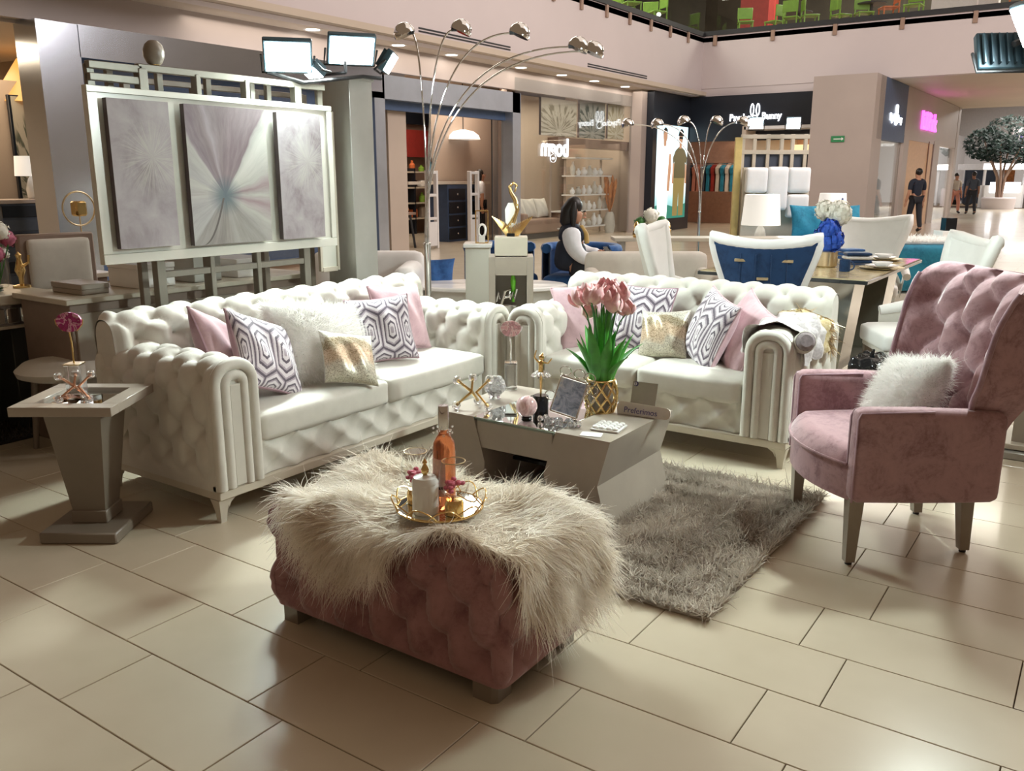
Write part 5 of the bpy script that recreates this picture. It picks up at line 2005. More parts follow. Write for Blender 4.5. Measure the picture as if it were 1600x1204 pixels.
t = fig('flower_vase', 'white peony posy in a gold pot on the narrow console', 'flowers', 1.62, 10.28, .7805)
MB().lathe([(.06, 0), (.075, .02), (.07, .12), (0, .12)], 16).build('pot', 'gold', t, 30)
bloom(t, (0, 0, .24), .1, 'petal_white', 50)
bloom(t, (-.13, .0, .17), .07, 'stem_green', 30, 'leaves')
bloom(t, (.12, 0, .18), .07, 'stem_green', 30, 'leaves')
for k, (x, lab) in enumerate(((1.44, 'gold pineapple ornament left of the peony posy'), (1.80, 'gold figure ornament right of the peony posy'))):
    t = fig('gold_ornament', lab, 'ornament', x, 10.18, .7805)
    MB().lathe([(.03, 0), (.045, .03), (.04, .08), (.025, .1), (.035, .13), (.02, .17), (0, .19)], 12).build('body', 'gold', t, 30)
    MB().lathe([(.035, 0), (.04, .01), (.03, .012)], 12).build('foot', 'gold', t)

# ------------------------------------------------------------------ white armchair with blue cushion, far left of the arc lamp
ws = fig('white_armchair', 'white leather armchair arm showing between column and arc lamp', 'armchair', -1.0, 7.6, 0)
rounded_box((-.28, 0, .36), (.9, .7, .36), .08, 8).build('seat', 'white_leather', ws, 60)
rounded_box((.1, -.02, .44), (.2, .8, .58), .09, 10).build('arm', 'white_leather', ws, 60)
rounded_box((-.3, .34, .5), (1.0, .16, .62), .07, 8).build('back', 'white_leather', ws, 60)
for x in (-.6, .12):
    for y in (-.3, .3):
        MB().cyl((x, y, 0), (x, y, .2), .02, n=10).build('leg', 'chrome', ws)
u_, v_ = camp(-.80, 8.35)
make_pillow('throw_pillow', 'deep blue cushion beyond the white armchair arm', .5, .42, .16, 'blue_velvet', 'blue_velvet', (u_, v_, .5), 34, 18, 0)
bn = fig('white_bench', 'low white bench under the deep blue cushion', 'bench', -.8, 8.4, 0)
rounded_box((0, 0, .2), (.9, .5, .18), .05, 8).build('seat', 'white_leather', bn, 60)
for x in (-.4, .4):
    for y in (-.2, .2):
        MB().cyl((x, y, 0), (x, y, .12), .02, n=8).build('leg', 'chrome', bn)

# ------------------------------------------------------------------ blue velvet chairs and the seated woman
def barrel_chair(label, right, fwd, w, rz):
    t = fig('barrel_chair', label, 'armchair', right, fwd, 0, 'blue velvet chairs', rz)
    rounded_box((0, -.05, .3), (w * .8, .62, .26), .07, 8).build('seat', 'blue_velvet', t, 60)

    def shell(i, j):
        a = math.radians(-30 + 240 * i)
        r = w / 2 + .012 * abs(math.sin(i * 36))
        z = .16 + j * (.54 - .1 * math.sin(a) * 0)
        return (r * math.cos(a), r * .82 * math.sin(a), z)
    MB().grid(shell, 72, 6).build('channel_back', 'blue_velvet', t, 80)
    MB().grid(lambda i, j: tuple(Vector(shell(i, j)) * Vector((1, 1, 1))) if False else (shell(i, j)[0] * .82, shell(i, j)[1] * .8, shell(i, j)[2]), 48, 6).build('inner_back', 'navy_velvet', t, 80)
    MB().tube([(shell(i / 36, 1)[0] * .91, shell(i / 36, 1)[1] * .9, .70) for i in range(37)], .055, 8).build('top_roll', 'blue_velvet', t, 80)
    MB().lathe([(w * .36, 0), (w * .38, .02), (w * .38, .16), (0, .16)], 30, sy=.85).build('base', 'champagne', t)
    return t


barrel_chair('blue velvet channel-back barrel chair with the woman seated in it', .76, 9.6, .86, 34.5 - 20)
barrel_chair('blue velvet barrel chair left of the seated woman', -.14, 9.8, .8, 34.5 + 30)
simple('steel_leg', c255(190, 188, 176), .3, metal=.6)
simple('skin', c255(190, 142, 116), .55, vary=.05)
simple('skin_dark', c255(150, 108, 86), .55, vary=.05)
simple('hair_black', c255(24, 20, 20), .45, vary=.1)
simple('vest_navy', c255(28, 36, 54), .75)
simple('shirt_white', c255(226, 230, 236), .75)
simple('trouser_dark', c255(36, 38, 46), .8)
simple('cloth_peach', c255(206, 140, 120), .8)
simple('cloth_cream', c255(206, 196, 184), .8)
simple('cloth_slate', c255(70, 78, 92), .8)
simple('shoe_black', c255(22, 22, 24), .5)


def skin_body(name, verts, edges, radii, mat, parent, sub=2):
    """one continuous figure grown over a joint skeleton"""
    me = bpy.data.meshes.new('tmp_skel')
    me.from_pydata(verts, edges, [])
    o = bpy.data.objects.new('tmp_skel', me)
    COL.objects.link(o)
    mod = o.modifiers.new('s', 'SKIN')
    mod.use_smooth_shade = True
    for i, r in enumerate(radii):
        rr = r if isinstance(r, tuple) else (r, r)
        me.skin_vertices[0].data[i].radius = rr
    me.skin_vertices[0].data[0].use_root = True
    ss = o.modifiers.new('u', 'SUBSURF')
    ss.levels = ss.render_levels = sub
    dg = bpy.context.evaluated_depsgraph_get()
    m2 = bpy.data.meshes.new_from_object(o.evaluated_get(dg))
    bpy.data.objects.remove(o)
    m2.name = name
    m2.materials.clear()
    m2.materials.append(M[mat])
    r = bpy.data.objects.new(name, m2)
    COL.objects.link(r)
    r.parent = parent
    return r


def head_parts(t, c, face_dir, hair, skin='skin', r=.1, long_hair=False):
    """hair cap, nose, ears, eyes and mouth around a head at c"""
    c = Vector(c)
    f = Vector(face_dir).normalized()
    s = Vector((0, 0, 1)).cross(f).normalized()
    mb = MB()
    mb.sphere(c - f * .042 + Vector((0, 0, .034)), r * 1.02, 16, 10, (1, 1, 1.08))
    o = mb.build('hair', hair, t, 70)
    if long_hair:
        mb = MB()
        mb.tube([c - f * .03 + Vector((0, 0, .06)), c - f * .09 + Vector((0, 0, -.04)), c - f * .11 - s * .02 + Vector((0, 0, -.16)), c - f * .1 + Vector((0, 0, -.27))], [.09, .1, .085, .03], 10)
        for q_ in (-1, 1):
            mb.tube([c + s * q_ * .06 - f * .03 + Vector((0, 0, .07)), c + s * q_ * .095 - f * .03 + Vector((0, 0, -.03)), c + s * q_ * .1 - f * .03 + Vector((0, 0, -.18))], [.03, .042, .02], 8)
        mb.build('long_hair', hair, t, 70)
    MB().sphere(c + f * r * .95 + Vector((0, 0, -.012)), .014, 8, 6, (1, 1, 1.4)).build('nose', skin, t, 70)
    for q in (-1, 1):
        MB().sphere(c + s * q * r * .86 - Vector((0, 0, .005)), .02, 8, 6, (.6, .6, 1.3)).build('ear', skin, t, 70)
        MB().sphere(c + f * r * .86 + s * q * .034 + Vector((0, 0, .012)), .009, 8, 6).build('eye', 'hair_black', t, 70)
    MB().sphere(c + f * r * .88 - Vector((0, 0, .05)), .018, 8, 6, (1, 1, .4)).build('mouth', 'cloth_peach', t, 70)


def hand_parts(t, p, d, up, skin='skin', curl=.6, name='hand'):
    """palm and five bent fingers"""
    p, d, up = Vector(p), Vector(d).normalized(), Vector(up).normalized()
    s = d.cross(up).normalized()
    mb = MB()
    mb.tube([p, p + d * .045, p + d * .08], [.022, .036, .03], 8)
    for k, (o, ln) in enumerate(((-.026, .062), (-.009, .075), (.009, .07), (.025, .055))):
        a = p + d * .075 + s * o
        b = a + d * ln * .5 - up * .01
        mb.tube([a, b, b + d * ln * .5 * (1 - curl) - up * ln * .5 * curl], [.0095, .0085, .007], 6)
    a = p + d * .03 - s * .03
    mb.tube([a, a + d * .03 - s * .025, a + d * .055 - s * .03 - up * .012], [.011, .0095, .008], 6)
    return mb.build(name, skin, t, 70)


# seated woman: local +x to the viewer's right (she faces right), +y away from the viewer
w = fig('person', 'seated woman in white sleeves and a dark vest looking at a phone', 'person', .62, 9.35, 0)
SK = [(0, 0, .5), (0.0, 0, .62), (0.02, 0, .78), (.02, 0, .90), (.03, 0, .97), (.05, 0, 1.06), (.07, 0, 1.13),
      (.0, -.17, .87), (.02, -.22, .72), (.14, -.24, .62), (.30, -.16, .66),
      (.0, .17, .87), (.08, .22, .70), (.24, .16, .64), (.36, .06, .68),
      (.10, -.10, .49), (.40, -.13, .50), (.44, -.13, .25), (.45, -.13, .06), (.56, -.13, .03),
      (.10, .10, .49), (.42, .12, .50), (.47, .12, .25), (.48, .12, .06), (.59, .12, .03)]
ED = [(0, 1), (1, 2), (2, 3), (3, 4), (4, 5), (5, 6), (3, 7), (7, 8), (8, 9), (9, 10), (3, 11), (11, 12), (12, 13), (13, 14), (0, 15), (15, 16), (16, 17), (17, 18), (18, 19), (0, 20), (20, 21), (21, 22), (22, 23), (23, 24)]
RD = [(.15, .13), (.14, .12), (.15, .12), (.1, .09), .055, .085, .075, .07, .055, .045, .03, .07, .055, .045, .03, .09, .07, .055, .04, .035, .09, .07, .055, .04, .035]
skin_body('body', SK, ED, RD, 'skin', w)
mb = MB()
skin_body('vest', [(0, 0, .46), (0.0, 0, .64), (0.02, 0, .80), (.02, 0, .91), (.01, -.1, .9), (.01, .1, .9)], [(0, 1), (1, 2), (2, 3), (3, 4), (3, 5)], [(.2, .19), (.18, .165), (.18, .15), (.13, .11), .1, .1], 'vest_navy', w)
for q in (7, 11):
    skin_body('sleeve', [(SK[q][0], SK[q][1] * .7, SK[q][2] + .02), SK[q], SK[q + 1], SK[q + 2], tuple(Vector(SK[q + 2]).lerp(Vector(SK[q + 3]), .8))], [(0, 1), (1, 2), (2, 3), (3, 4)], [.1, .115, .095, .078, .058], 'shirt_white', w)
for q in (15, 20):
    skin_body('trouser_leg', [(0, SK[q][1] * .8, .5), SK[q], SK[q + 1], SK[q + 2], SK[q + 3]], [(0, 1), (1, 2), (2, 3), (3, 4)], [.17, .14, .1, .078, .062], 'trouser_dark', w)
    MB().tube([SK[q + 3], Vector(SK[q + 4]) + Vector((.05, 0, 0))], [.045, .035], 8).build('shoe', 'shoe_black', w, 70)
head_parts(w, (.075, 0, 1.12), (1, -.25, -.35), 'hair_black', 'skin', .088, True)
hand_parts(w, SK[10], (.9, .2, .1), (0, 0, 1))
hand_parts(w, SK[14], (.8, -.5, .1), (0, 0, 1))
simple('scarf_gold', c255(168, 138, 74), .7)
MB().tube([(.10, -.05, .95), (.16, -.08, .87), (.17, -.1, .78)], [.035, .03, .025], 8).build('scarf', 'scarf_gold', w, 70)
ph = fig('phone', 'dark phone held by the seated woman', 'phone', 1.02, 9.28, .70)
MB().box((0, 0, 0), (.075, .15, .01), rotm(.5, 0, .2), b=.002).build('phone_body', 'black_gloss', ph)
MB().box((0.0, -.003, .0062), (.068, .14, .001), rotm(.5, 0, .2)).build('screen', 'smoke_glass', ph)


def walker(label, right, fwd, rz, top, bottom, hair, ht=1.7, stride=.18, skin='skin', shoes='shoe_black', long_hair=False):
    """walking figure; faces local +y (away from us at rz 34.5)"""
    t = fig('person', label, 'person', right, fwd, 0, None, rz)
    k = ht / 1.75
    S_ = [(0, 0, .95), (0, 0, 1.12), (0, 0, 1.30), (0, 0, 1.43), (0, .01, 1.50), (0, .02, 1.58), (0, .02, 1.68),
          (-.19, 0, 1.40), (-.24, -.04, 1.14), (-.25, .06, .90), (-.245, .1, .82),
          (.19, 0, 1.40), (.24, .04, 1.14), (.25, .02, .90), (.245, .04, .82),
          (-.09, 0, .92), (-.1, stride * .6, .5), (-.1, stride * .7, .09), (-.1, stride * .7 + .13, .035),
          (.09, 0, .92), (.1, -stride * .3, .5), (.1, -stride, .1), (.1, -stride + .13, .035)]
    S_ = [(a * k, b * k, c * k) for a, b, c in S_]
    E_ = [(0, 1), (1, 2), (2, 3), (3, 4), (4, 5), (5, 6), (3, 7), (7, 8), (8, 9), (9, 10), (3, 11), (11, 12), (12, 13), (13, 14), (0, 15), (15, 16), (16, 17), (17, 18), (0, 19), (19, 20), (20, 21), (21, 22)]
    R_ = [(.14, .11), (.13, .1), (.16, .11), (.1, .08), .055, .085, .08, .07, .05, .04, .035, .07, .05, .04, .035, .09, .065, .045, .035, .09, .065, .045, .035]
    skin_body('body', S_, E_, [(tuple(x * k for x in r) if isinstance(r, tuple) else r * k) for r in R_], skin, t)
    P = S_
    skin_body('top', [P[0], P[1], P[2], P[3], P[7], P[8], P[11], P[12]], [(0, 1), (1, 2), (2, 3), (3, 4), (4, 5), (3, 6), (6, 7)], [(.155 * k, .125 * k), (.145 * k, .12 * k), (.175 * k, .125 * k), .1 * k, .085 * k, .062 * k, .085 * k, .062 * k], top, t)
    skin_body('trousers', [P[0], P[15], P[16], P[17], P[19], P[20], P[21]], [(0, 1), (1, 2), (2, 3), (0, 4), (4, 5), (5, 6)], [(.15 * k, .125 * k), .105 * k, .08 * k, .065 * k, .105 * k, .08 * k, .065 * k], bottom, t)
    for q in (17, 21):
        MB().tube([P[q], P[q + 1]], [.055 * k, .045 * k], 8).build('shoe', shoes, t, 70)
    head_parts(t, (P[6][0], P[6][1], P[6][2] - .03 * k), (0, 1, 0), hair, skin, .095 * k, long_hair)
    hand_parts(t, P[10], (0.1, .15, -1), (1, 0, 0), skin, .4)
    hand_parts(t, P[14], (-.1, .1, -1), (-1, 0, 0), skin, .4)
    return t


walker('man in a black shirt and dark trousers walking away down the mall', 11.2, 24.6, 34.5 + 5, 'vest_navy', 'trouser_dark', 'hair_black', 1.68)
walker('person in a pale top and peach trousers walking down the mall', 18.7, 37.5, 34.5 + 180, 'cloth_cream', 'cloth_peach', 'hair_black', 1.62, .3)
walker('person in dark slate clothes striding beside the peach trousers', 18.9, 36.5, 34.5 - 15, 'cloth_slate', 'trouser_dark', 'hair_black', 1.68, .32, 'skin_dark')

# ------------------------------------------------------------------ bed display with canopy frame
bed = fig('canopy_bed', 'white padded bed with teal bedding and a champagne canopy frame', 'bed', 3.87, 13.0, 0)
HZ = 1.6
simple('yellow_panel', c255(206, 184, 120), .4)
for (x, z, wd, hh) in ((-.31, 1.42, .32, .36), (0.0, 1.3, .30, .62), (.31, 1.42, .32, .36), (-.31, 1.05, .32, .34), (.31, 1.05, .32, .34)):
    rounded_box((x, 0, z), (wd, .12, hh), .04, 8).build('headboard_pad', 'white_leather', bed, 60)
MB().box((0, .08, .95), (.98, .06, 1.3), b=.005).build('headboard_frame', 'champagne_light', bed)
MB().box((-.56, .15, 1.0), (.1, .06, 2.05), b=.004).build('side_panel', 'yellow_panel', bed)
for x in (-.47, -.3, -.1, .1, .26, .45):
    MB().box((x, .25, 1.05), (.05, .05, 2.05), b=.003).build('canopy_post', 'champagne_light', bed)
for z in (2.04, 1.82):
    MB().box((0, .25, z), (1.0, .06, .06), b=.003).build('canopy_rail', 'champagne_light', bed)
MB().box((0, .27, 1.0), (.96, .02, 1.6)).build('canopy_back', 'cloth_slate', bed)
rounded_box((.2, -1.0, .42), (1.6, 2.0, .34), .08, 10).build('mattress', 'teal_velvet', bed, 60)
MB().box((.2, -1.0, .14), (1.55, 1.9, .22), b=.01).build('bed_base', 'linen', bed)
for k, (x, y) in enumerate(((.35, -.35), (.75, -.4))):
    u_, v_ = camp(3.95 + x, 13.0 + y)
    make_pillow('throw_pillow', ('teal cushion standing against the white headboard', 'second teal cushion at the right of the white headboard')[k], .62, .5, .2, 'teal_velvet', 'teal_velvet', (u_, v_, .84), 34 + 8 * k, 20, 0)
tb = fig('teal_bench', 'teal velvet bench with a white fur on top, behind the dining table', 'bench', 4.4, 9.7, 0)
rounded_box((0, 0, .5), (1.0, .6, .5), .06, 8).build('seat', 'teal_velvet', tb, 60)
MB().box((0, 0, .13), (.95, .55, .2), b=.01).build('base', 'linen', tb)
u_, v_ = camp(4.4, 9.7)
fb = thing('bench_fur', 'white fur lying on the teal bench', 'throw', (u_, v_, .751), math.radians(34.5))
MB().grid(lambda i, j: (-.42 + .84 * i, -.25 + .5 * j, .012 + .05 * abs(math.sin(i * 7 + j * 2)) * math.sin(PI * i) * math.sin(PI * j)), 14, 8).build('fur_sheet', 'fur_white', fb, 70)
rg = np.random.default_rng(77)
n = 3500
xx, yy = rg.uniform(-.42, .42, n), rg.uniform(-.25, .25, n)
ribbons('fur', np.stack([xx, yy, np.full(n, .03)], 1), rg.normal(size=(n, 3)) * [.7, .7, .3] + [0, -.1, .8], rg.uniform(.04, .08, n), .008, 'fur_white', fb, 2, droop=.3, curl=.3)


def table_lamp(label, right, fwd, z, r0, r1, h, base_h, rz=34.5, stand=0):
    t = fig('table_lamp', label, 'lamp', right, fwd, z, None, rz)
    MB().lathe([(.06, 0), (.075, .02), (.085, base_h * .4), (.05, base_h * .85), (.018, base_h), (.018, base_h + .04), (0, base_h + .04)], 20).build('base', 'porcelain', t, 60)
    MB().lathe([(r0, base_h), (r1, base_h + h)], 28).build('shade', 'lamp_shade', t, 60)
    return t


def open_lathe_fix(o):
    return o


g_ = G('lamp_shade')
g_.set(color=c255(244, 244, 240), rough=.8, emit=(1, .97, .92), estr=.35)
M['lamp_shade'] = g_.m
ns = fig('night_stand', 'pale night stand under the left white lamp', 'cabinet', 2.99, 10.6, 0)
MB().box((0, 0, .31), (.5, .4, .58), b=.006).build('body', 'champagne_light', ns)
for z in (.2, .44):
    d = MB().box((0, -.205, z), (.46, .02, .2), b=.004).build('drawer', 'champagne', ns)
    MB().sphere((0, -.222, z), .014, 8, 6).build('knob', 'chrome', d)
table_lamp('white table lamp in front of the padded headboard', 2.99, 10.6, .60, .23, .2, .36, .3)
ns = fig('night_stand', 'pale night stand under the right white lamp', 'cabinet', 5.06, 14.0, 0)
MB().box((0, 0, .35), (.5, .4, .66), b=.006).build('body', 'champagne_light', ns)
d = MB().box((0, -.205, .45), (.46, .02, .24), b=.004).build('drawer', 'champagne', ns)
MB().sphere((0, -.222, .45), .014, 8, 6).build('knob', 'chrome', d)
table_lamp('white table lamp right of the bed, beside the grey pillar', 5.06, 14.0, .68, .23, .2, .34, .2)
u_, v_ = camp(3.5, 12.95)
flood('lit flood lamp on the left of the canopy frame', (u_, v_, 2.21), (-2.0, 6.0, .3), .2, .17, 30, spread=140)
u_, v_ = camp(4.03, 12.95)
flood('lit flood lamp on the right of the canopy frame', (u_, v_, 2.21), (-1.5, 7.0, .3), .2, .17, 30, spread=140)
tagb = fig('book_cube', 'grey cube and papers on the floor display beside the teal bench', 'ornament', 5.55, 11.2, .0)
MB().box((0, 0, .4), (.25, .25, .8), b=.004).build('pillar', 'white_gloss', tagb)
MB().box((0, 0, .88), (.14, .14, .16), b=.004).build('dark_cube', 'black_gloss', tagb)
# ================================================================== LEFT SIDE: CONSOLE, CHAIR, FLOWERS
simple('console_dark', c255(56, 60, 58), .35)
cn = thing('mirror_console', 'pale console table with a mosaic mirror edge at the left border', 'table', (-5.3, 1.98, 0))
MB().box((0, 0, .79), (.55, 1.3, .06), b=.006).build('top', 'champagne_light', cn)
MB().box((0, 0, .70), (.5, 1.24, .12)).build('apron', 'chrome_sheet', cn)
rq = random.Random(2)
for k in range(15):
    MB().box((.252, -.58 + k * .083, .70), (.012, .074, .085), rotm(rq.uniform(-.1, .1), 0, rq.uniform(-.15, .15)), b=.004).build('mirror_tile', 'mirror', cn)
MB().box((.255, 0, .636), (.02, 1.26, .016)).build('lower_strip', 'champagne_light', cn)
MB().box((-.15, 0, .32), (.1, 1.1, .6)).build('back_panel', 'console_dark', cn)
for y in (-.5, .5):
    MB().box((0, y, .32), (.3, .12, .64), b=.005).build('pedestal', 'console_dark', cn)
tc = thing('tall_dining_chair', 'taupe framed dining chair with a pale padded back, left of the picture rack', 'chair', (-5.32, 2.93, 0), math.radians(84))
MB().box((0, .24, .56), (.46, .07, 1.1), b=.01).build('back_frame', 'cabinet_taupe', tc)
rounded_box((0, .195, .92), (.38, .05, .32), .02, 8, (0, .01, 0)).build('back_pad', 'linen', tc, 60)
rounded_box((0, -.02, .45), (.46, .48, .1), .03, 8, (0, 0, .01)).build('seat', 'linen', tc, 60)
for x in (-.2, .2):
    for y in (-.22, .2):
        MB().box((x, y, .2), (.045, .045, .4)).build('leg', 'cabinet_taupe', tc)
sc_ = thing('cream_stool', 'cream oval seat stool in the shade under the console', 'stool', (-4.62, 2.42, 0))
MB().lathe([(.18, .40), (.23, .42), (.24, .45), (.2, .485), (.1, .5), (0, .502)], 28).build('seat', 'linen', sc_, 60)
for k in range(4):
    a = PI / 4 + k * PI / 2
    MB().cyl((.15 * math.cos(a), .15 * math.sin(a), .41), (.19 * math.cos(a), .19 * math.sin(a), 0), .022, .015, 10).build('leg', 'champagne_dark', sc_)
sc2 = thing('cream_stool', 'cream stool with nailed edge at the far left border', 'stool', (-4.75, 1.86, 0))
MB().lathe([(.2, .42), (.24, .44), (.24, .48), (.2, .5), (0, .51)], 24).build('seat', 'linen', sc2, 60)
for k in range(4):
    a = k * PI / 2
    MB().cyl((.17 * math.cos(a), .17 * math.sin(a), .43), (.19 * math.cos(a), .19 * math.sin(a), 0), .02, .015, 10).build('leg', 'champagne_dark', sc2)
r2 = thing('grey_rug', 'dark grey shag rug under the console at the left border', 'rug', (-5.45, 2.1, 0))
MB().box((0, 0, .008), (.95, 1.5, .014)).build('rug_backing', 'shag_grey' if 'shag_grey' in M else 'black_matte', r2)
fur_mat('shag_grey', c255(70, 66, 60), c255(120, 114, 104))
rg = np.random.default_rng(41)
n = 9000
ribbons('shag_pile', np.stack([rg.uniform(-.47, .47, n), rg.uniform(-.75, .75, n), np.full(n, .012)], 1), rg.normal(size=(n, 3)) * [.6, .6, .2] + [0, 0, 1], rg.uniform(.02, .05, n), .009, 'shag_grey', r2, 2, droop=.3, curl=.4)
CZ = .8205
t = thing('flower_vase', 'clear vase of pink and white flowers on the mirror console', 'flowers', (-5.38, 2.5, CZ))
MB().lathe([(.04, 0), (.05, .01), (.055, .1), (.045, .2), (.05, .22)], 18).build('vase', 'clear_glass', t, 60)
simple('petal_rose', c255(196, 110, 138), .6, vary=.2, vscale=30)
for k, (x, y, z, r, mt) in enumerate(((-.02, -.06, .3, .06, 'petal_rose'), (.03, .02, .33, .06, 'petal_white'), (0, .08, .28, .05, 'petal_rose'), (.05, -.02, .2, .05, 'petal_rose'), (-.03, .04, .2, .05, 'petal_white'))):
    bloom(t, (x, y, z), r, mt, 36)
for k in range(5):
    MB().tube([(0, 0, .02), (.02 * k - .04, .03 * k - .06, .25)], .004, 5).build('stem', 'stem_green', t)
t = thing('gold_figurine', 'gold metal figurine beside the flower vase on the console', 'figurine', (-5.3, 2.59, CZ))
MB().lathe([(.05, 0), (.05, .012), (.012, .02), (.014, .06), (.03, .1), (.02, .14), (.012, .17), (.018, .19), (0, .21)], 14).build('body', 'gold', t, 40)
MB().tube([(.02, 0, .12), (.07, .02, .15), (.06, .03, .19)], .008, 6).build('arm', 'gold', t)
t = thing('ring_sculpture', 'gold ring sculpture with a small gold cube in its centre, by the tall chair', 'sculpture', (-5.78, 3.26, CZ - .0))
MB().box((0, 0, .01), (.08, .08, .02), b=.003).build('base', 'champagne_dark', t)
MB().tube([(0, 0, .02), (0, 0, .42)], .005, 6).build('rod', 'pale_gold', t)
MB().tube([(.0 + .02 * math.cos(q * PI / 16) * 0, .112 * math.cos(q * PI / 16), .43 + .112 * math.sin(q * PI / 16)) for q in range(32)], .006, 7, closed=True).build('ring', 'pale_gold', t, 60)
MB().box((0, 0, .43), (.08, .08, .1), b=.012).build('cube', 'gold', t)
c2 = thing('side_console', 'narrow champagne stand carrying the ring sculpture', 'table', (-5.78, 3.26, 0))
MB().box((0, 0, .805), (.2, .3, .03), b=.004).build('top', 'champagne_light', c2)
MB().box((0, 0, .4), (.14, .22, .78), b=.004).build('column', 'cabinet_taupe', c2)
MB().box((0, 0, .01), (.2, .28, .02)).build('base', 'champagne_dark', c2)
t = thing('plate_stack', 'dark rimmed white plates stacked at the left end of the console', 'plates', (-5.18, 2.28, CZ))
for k in range(3):
    MB().lathe([(.07, k * .012), (.13, .012 + k * .012), (.135, .016 + k * .012), (.06, .008 + k * .012), (0, .008 + k * .012)], 24).build('plate', ('porcelain', 'black_gloss', 'porcelain')[k], t, 60)
t = thing('pampas_vase', 'white vase of beige pampas stems at the left border', 'vase', (-5.6, 2.38, CZ))
MB().lathe([(.04, 0), (.06, .05), (.05, .15), (.025, .2), (.03, .22)], 18).build('vase', 'porcelain', t, 60)
simple('pampas', c255(190, 160, 130), .8)
for k in range(7):
    a = k * .9
    e = Vector((.07 * math.cos(a), .07 * math.sin(a), .5 + .05 * (k % 3)))
    MB().tube([(0, 0, .18), e * .6, e, e * 1.12], [.003, .006, .022, .004], 6).build('plume', 'pampas', t, 60)
MB().sphere((.05, -.02, .42), .035, 12, 8).build('pink_ball', 'pink_cushion', t, 70)

# ================================================================== MALL SHELL
simple('fascia_paint', c255(200, 190, 190), .6, vary=.02, vscale=.5)
simple('soffit_paint', c255(190, 176, 160), .6, vary=.03, vscale=.6)
simple('wall_beige', c255(178, 164, 152), .6, vary=.04, vscale=.8)
simple('wall_brown', c255(150, 124, 108), .6, vary=.05, vscale=.8)
simple('wall_white', c255(214, 212, 212), .6, vary=.03)
simple('wall_black', c255(24, 30, 40), .35, vary=.05)
simple('wall_blue', c255(64, 84, 116), .5, vary=.05)
simple('pillar_grey', c255(170, 158, 152), .45, vary=.03, vscale=.7)
simple('stone_floor', c255(150, 116, 92), .15, vary=.06)
emis('downlight', (1, .94, .84), 9)
emis('shop_strip', (1, .96, .9), 7)
emis('sign_white', (.95, .97, 1), 5)
emis('sign_magenta', (1.0, .08, .75), 3.2)
emis('warm_glow', (1, .4, .07), 1.0)
emis('band_amber', (1, .66, .32), 1.3)
UF, VF = -10.25, 24.4
ZS, ZR = 3.7, 3.9


def S_(name, mb, mat):
    return struct(mb.build(name, mat))


fas = S_('wall_left', MB().box((UF - .15, 9.2, (ZS + 5.28) / 2), (.3, 31.2, 5.28 - ZS)), 'fascia_paint')
far_w = S_('wall_far', MB().box(((UF + 14) / 2 - .15, VF + .15, (ZR + 5.3) / 2), (14 - UF + .3, .3, 5.3 - ZR)), 'fascia_paint')
MB().box((-8.5, VF + .16, 3.8), (3.6, .28, .22)).build('lower_lip', 'fascia_paint', far_w)
S_('ceiling', MB().box((-13.6, 9.2, ZS + .06), (7.0, 31, .1)), 'soffit_paint')
S_('ceiling_right', MB().box((2, 30.6, ZR + .06), (26, 12, .1)), 'soffit_paint')
S_('ceiling_far', MB().box((2, 50, 6.1), (30, 27, .1)), 'wall_white')
S_('wall_step', MB().box((2, 36.6, 5.0), (26, .1, 2.1)), 'wall_white')
# balcony slab, railing, brackets
S_('floor_balcony', MB().box((-16, 12, 5.2), (11.5, 45, .12)), 'wall_brown')
S_('floor_balcony_far', MB().box((2, 32, 5.2), (24.6, 15.2, .12)), 'wall_brown')
rl = thing('balcony_railing', 'dark framed glass railing along the left balcony edge', 'railing', (UF, 9.2, 5.28))
MB().box((0, 0, .06), (.1, 31.2, .12)).build('bottom_rail', 'black_matte', rl)
for k in range(14):
    y = 24.2 - .9 - k * 1.15 - 9.2
    MB().box((.02, y, -.13), (.05, .1, .28)).build('bracket', 'wall_brown', rl)
    MB().box((0, y + .575, .62), (.012, 1.12, 1.0)).build('glass_pane', 'shop_glass', rl)
rl = thing('balcony_railing', 'dark framed glass railing along the far balcony edge', 'railing', (UF, VF, 5.3))
MB().box((10, 0, .06), (20, .1, .12)).build('bottom_rail', 'black_matte', rl)
for k in range(9):
    x = .35 + k * 1.62
    MB().box((x, -.02, -.13), (.1, .05, .28)).build('bracket', 'wall_brown', rl)
    MB().box((x + .81, 0, .62), (1.58, .012, 1.0)).build('glass_pane', 'shop_glass', rl)
# balcony back walls
simple('court_dark', c255(70, 66, 54), .7, vary=.25, vscale=.6)
simple('court_red', c255(150, 46, 40), .6)
S_('wall_balcony', MB().box((-17.5, 16, 7.2), (.2, 40, 4)), 'court_dark')
S_('wall_balcony_far', MB().box((-2, 33, 7.2), (31, .2, 4)), 'court_dark')
col_ = MB().box((-10.2, 28.6, 6.6), (.9, .9, 2.7)).build('wall_pillar_red', 'court_red')
struct(col_)
struct(MB().box((-4.1, 27.2, 6.6), (1.6, .4, 2.7)).build('wall_pillar_white', 'wall_white'))
simple('chair_green', c255(128, 170, 60), .5)
simple('chair_orange', c255(206, 110, 60), .5)


def cafe_chair(name, mat):
    t = bpy.data.objects.new(name, None)
    COL.objects.link(t)
    t.empty_display_size = .1
    MB().box((0, 0, .45), (.42, .42, .04), b=.01).build('seat', mat, t)
    MB().box((0, .2, .72), (.42, .03, .3), b=.01).build('backrest', mat, t)
    for x in (-.18, .18):
        for y in (-.18, .19):
            MB().box((x, y, .22 if y < 0 else .3), (.03, .03, .44 if y < 0 else .6)).build('leg', mat, t)
    return t


CH = {c: cafe_chair('cafe_chair', c) for c in ('chair_green', 'chair_orange')}
usedc = {'chair_green': False, 'chair_orange': False}
rq = random.Random(12)


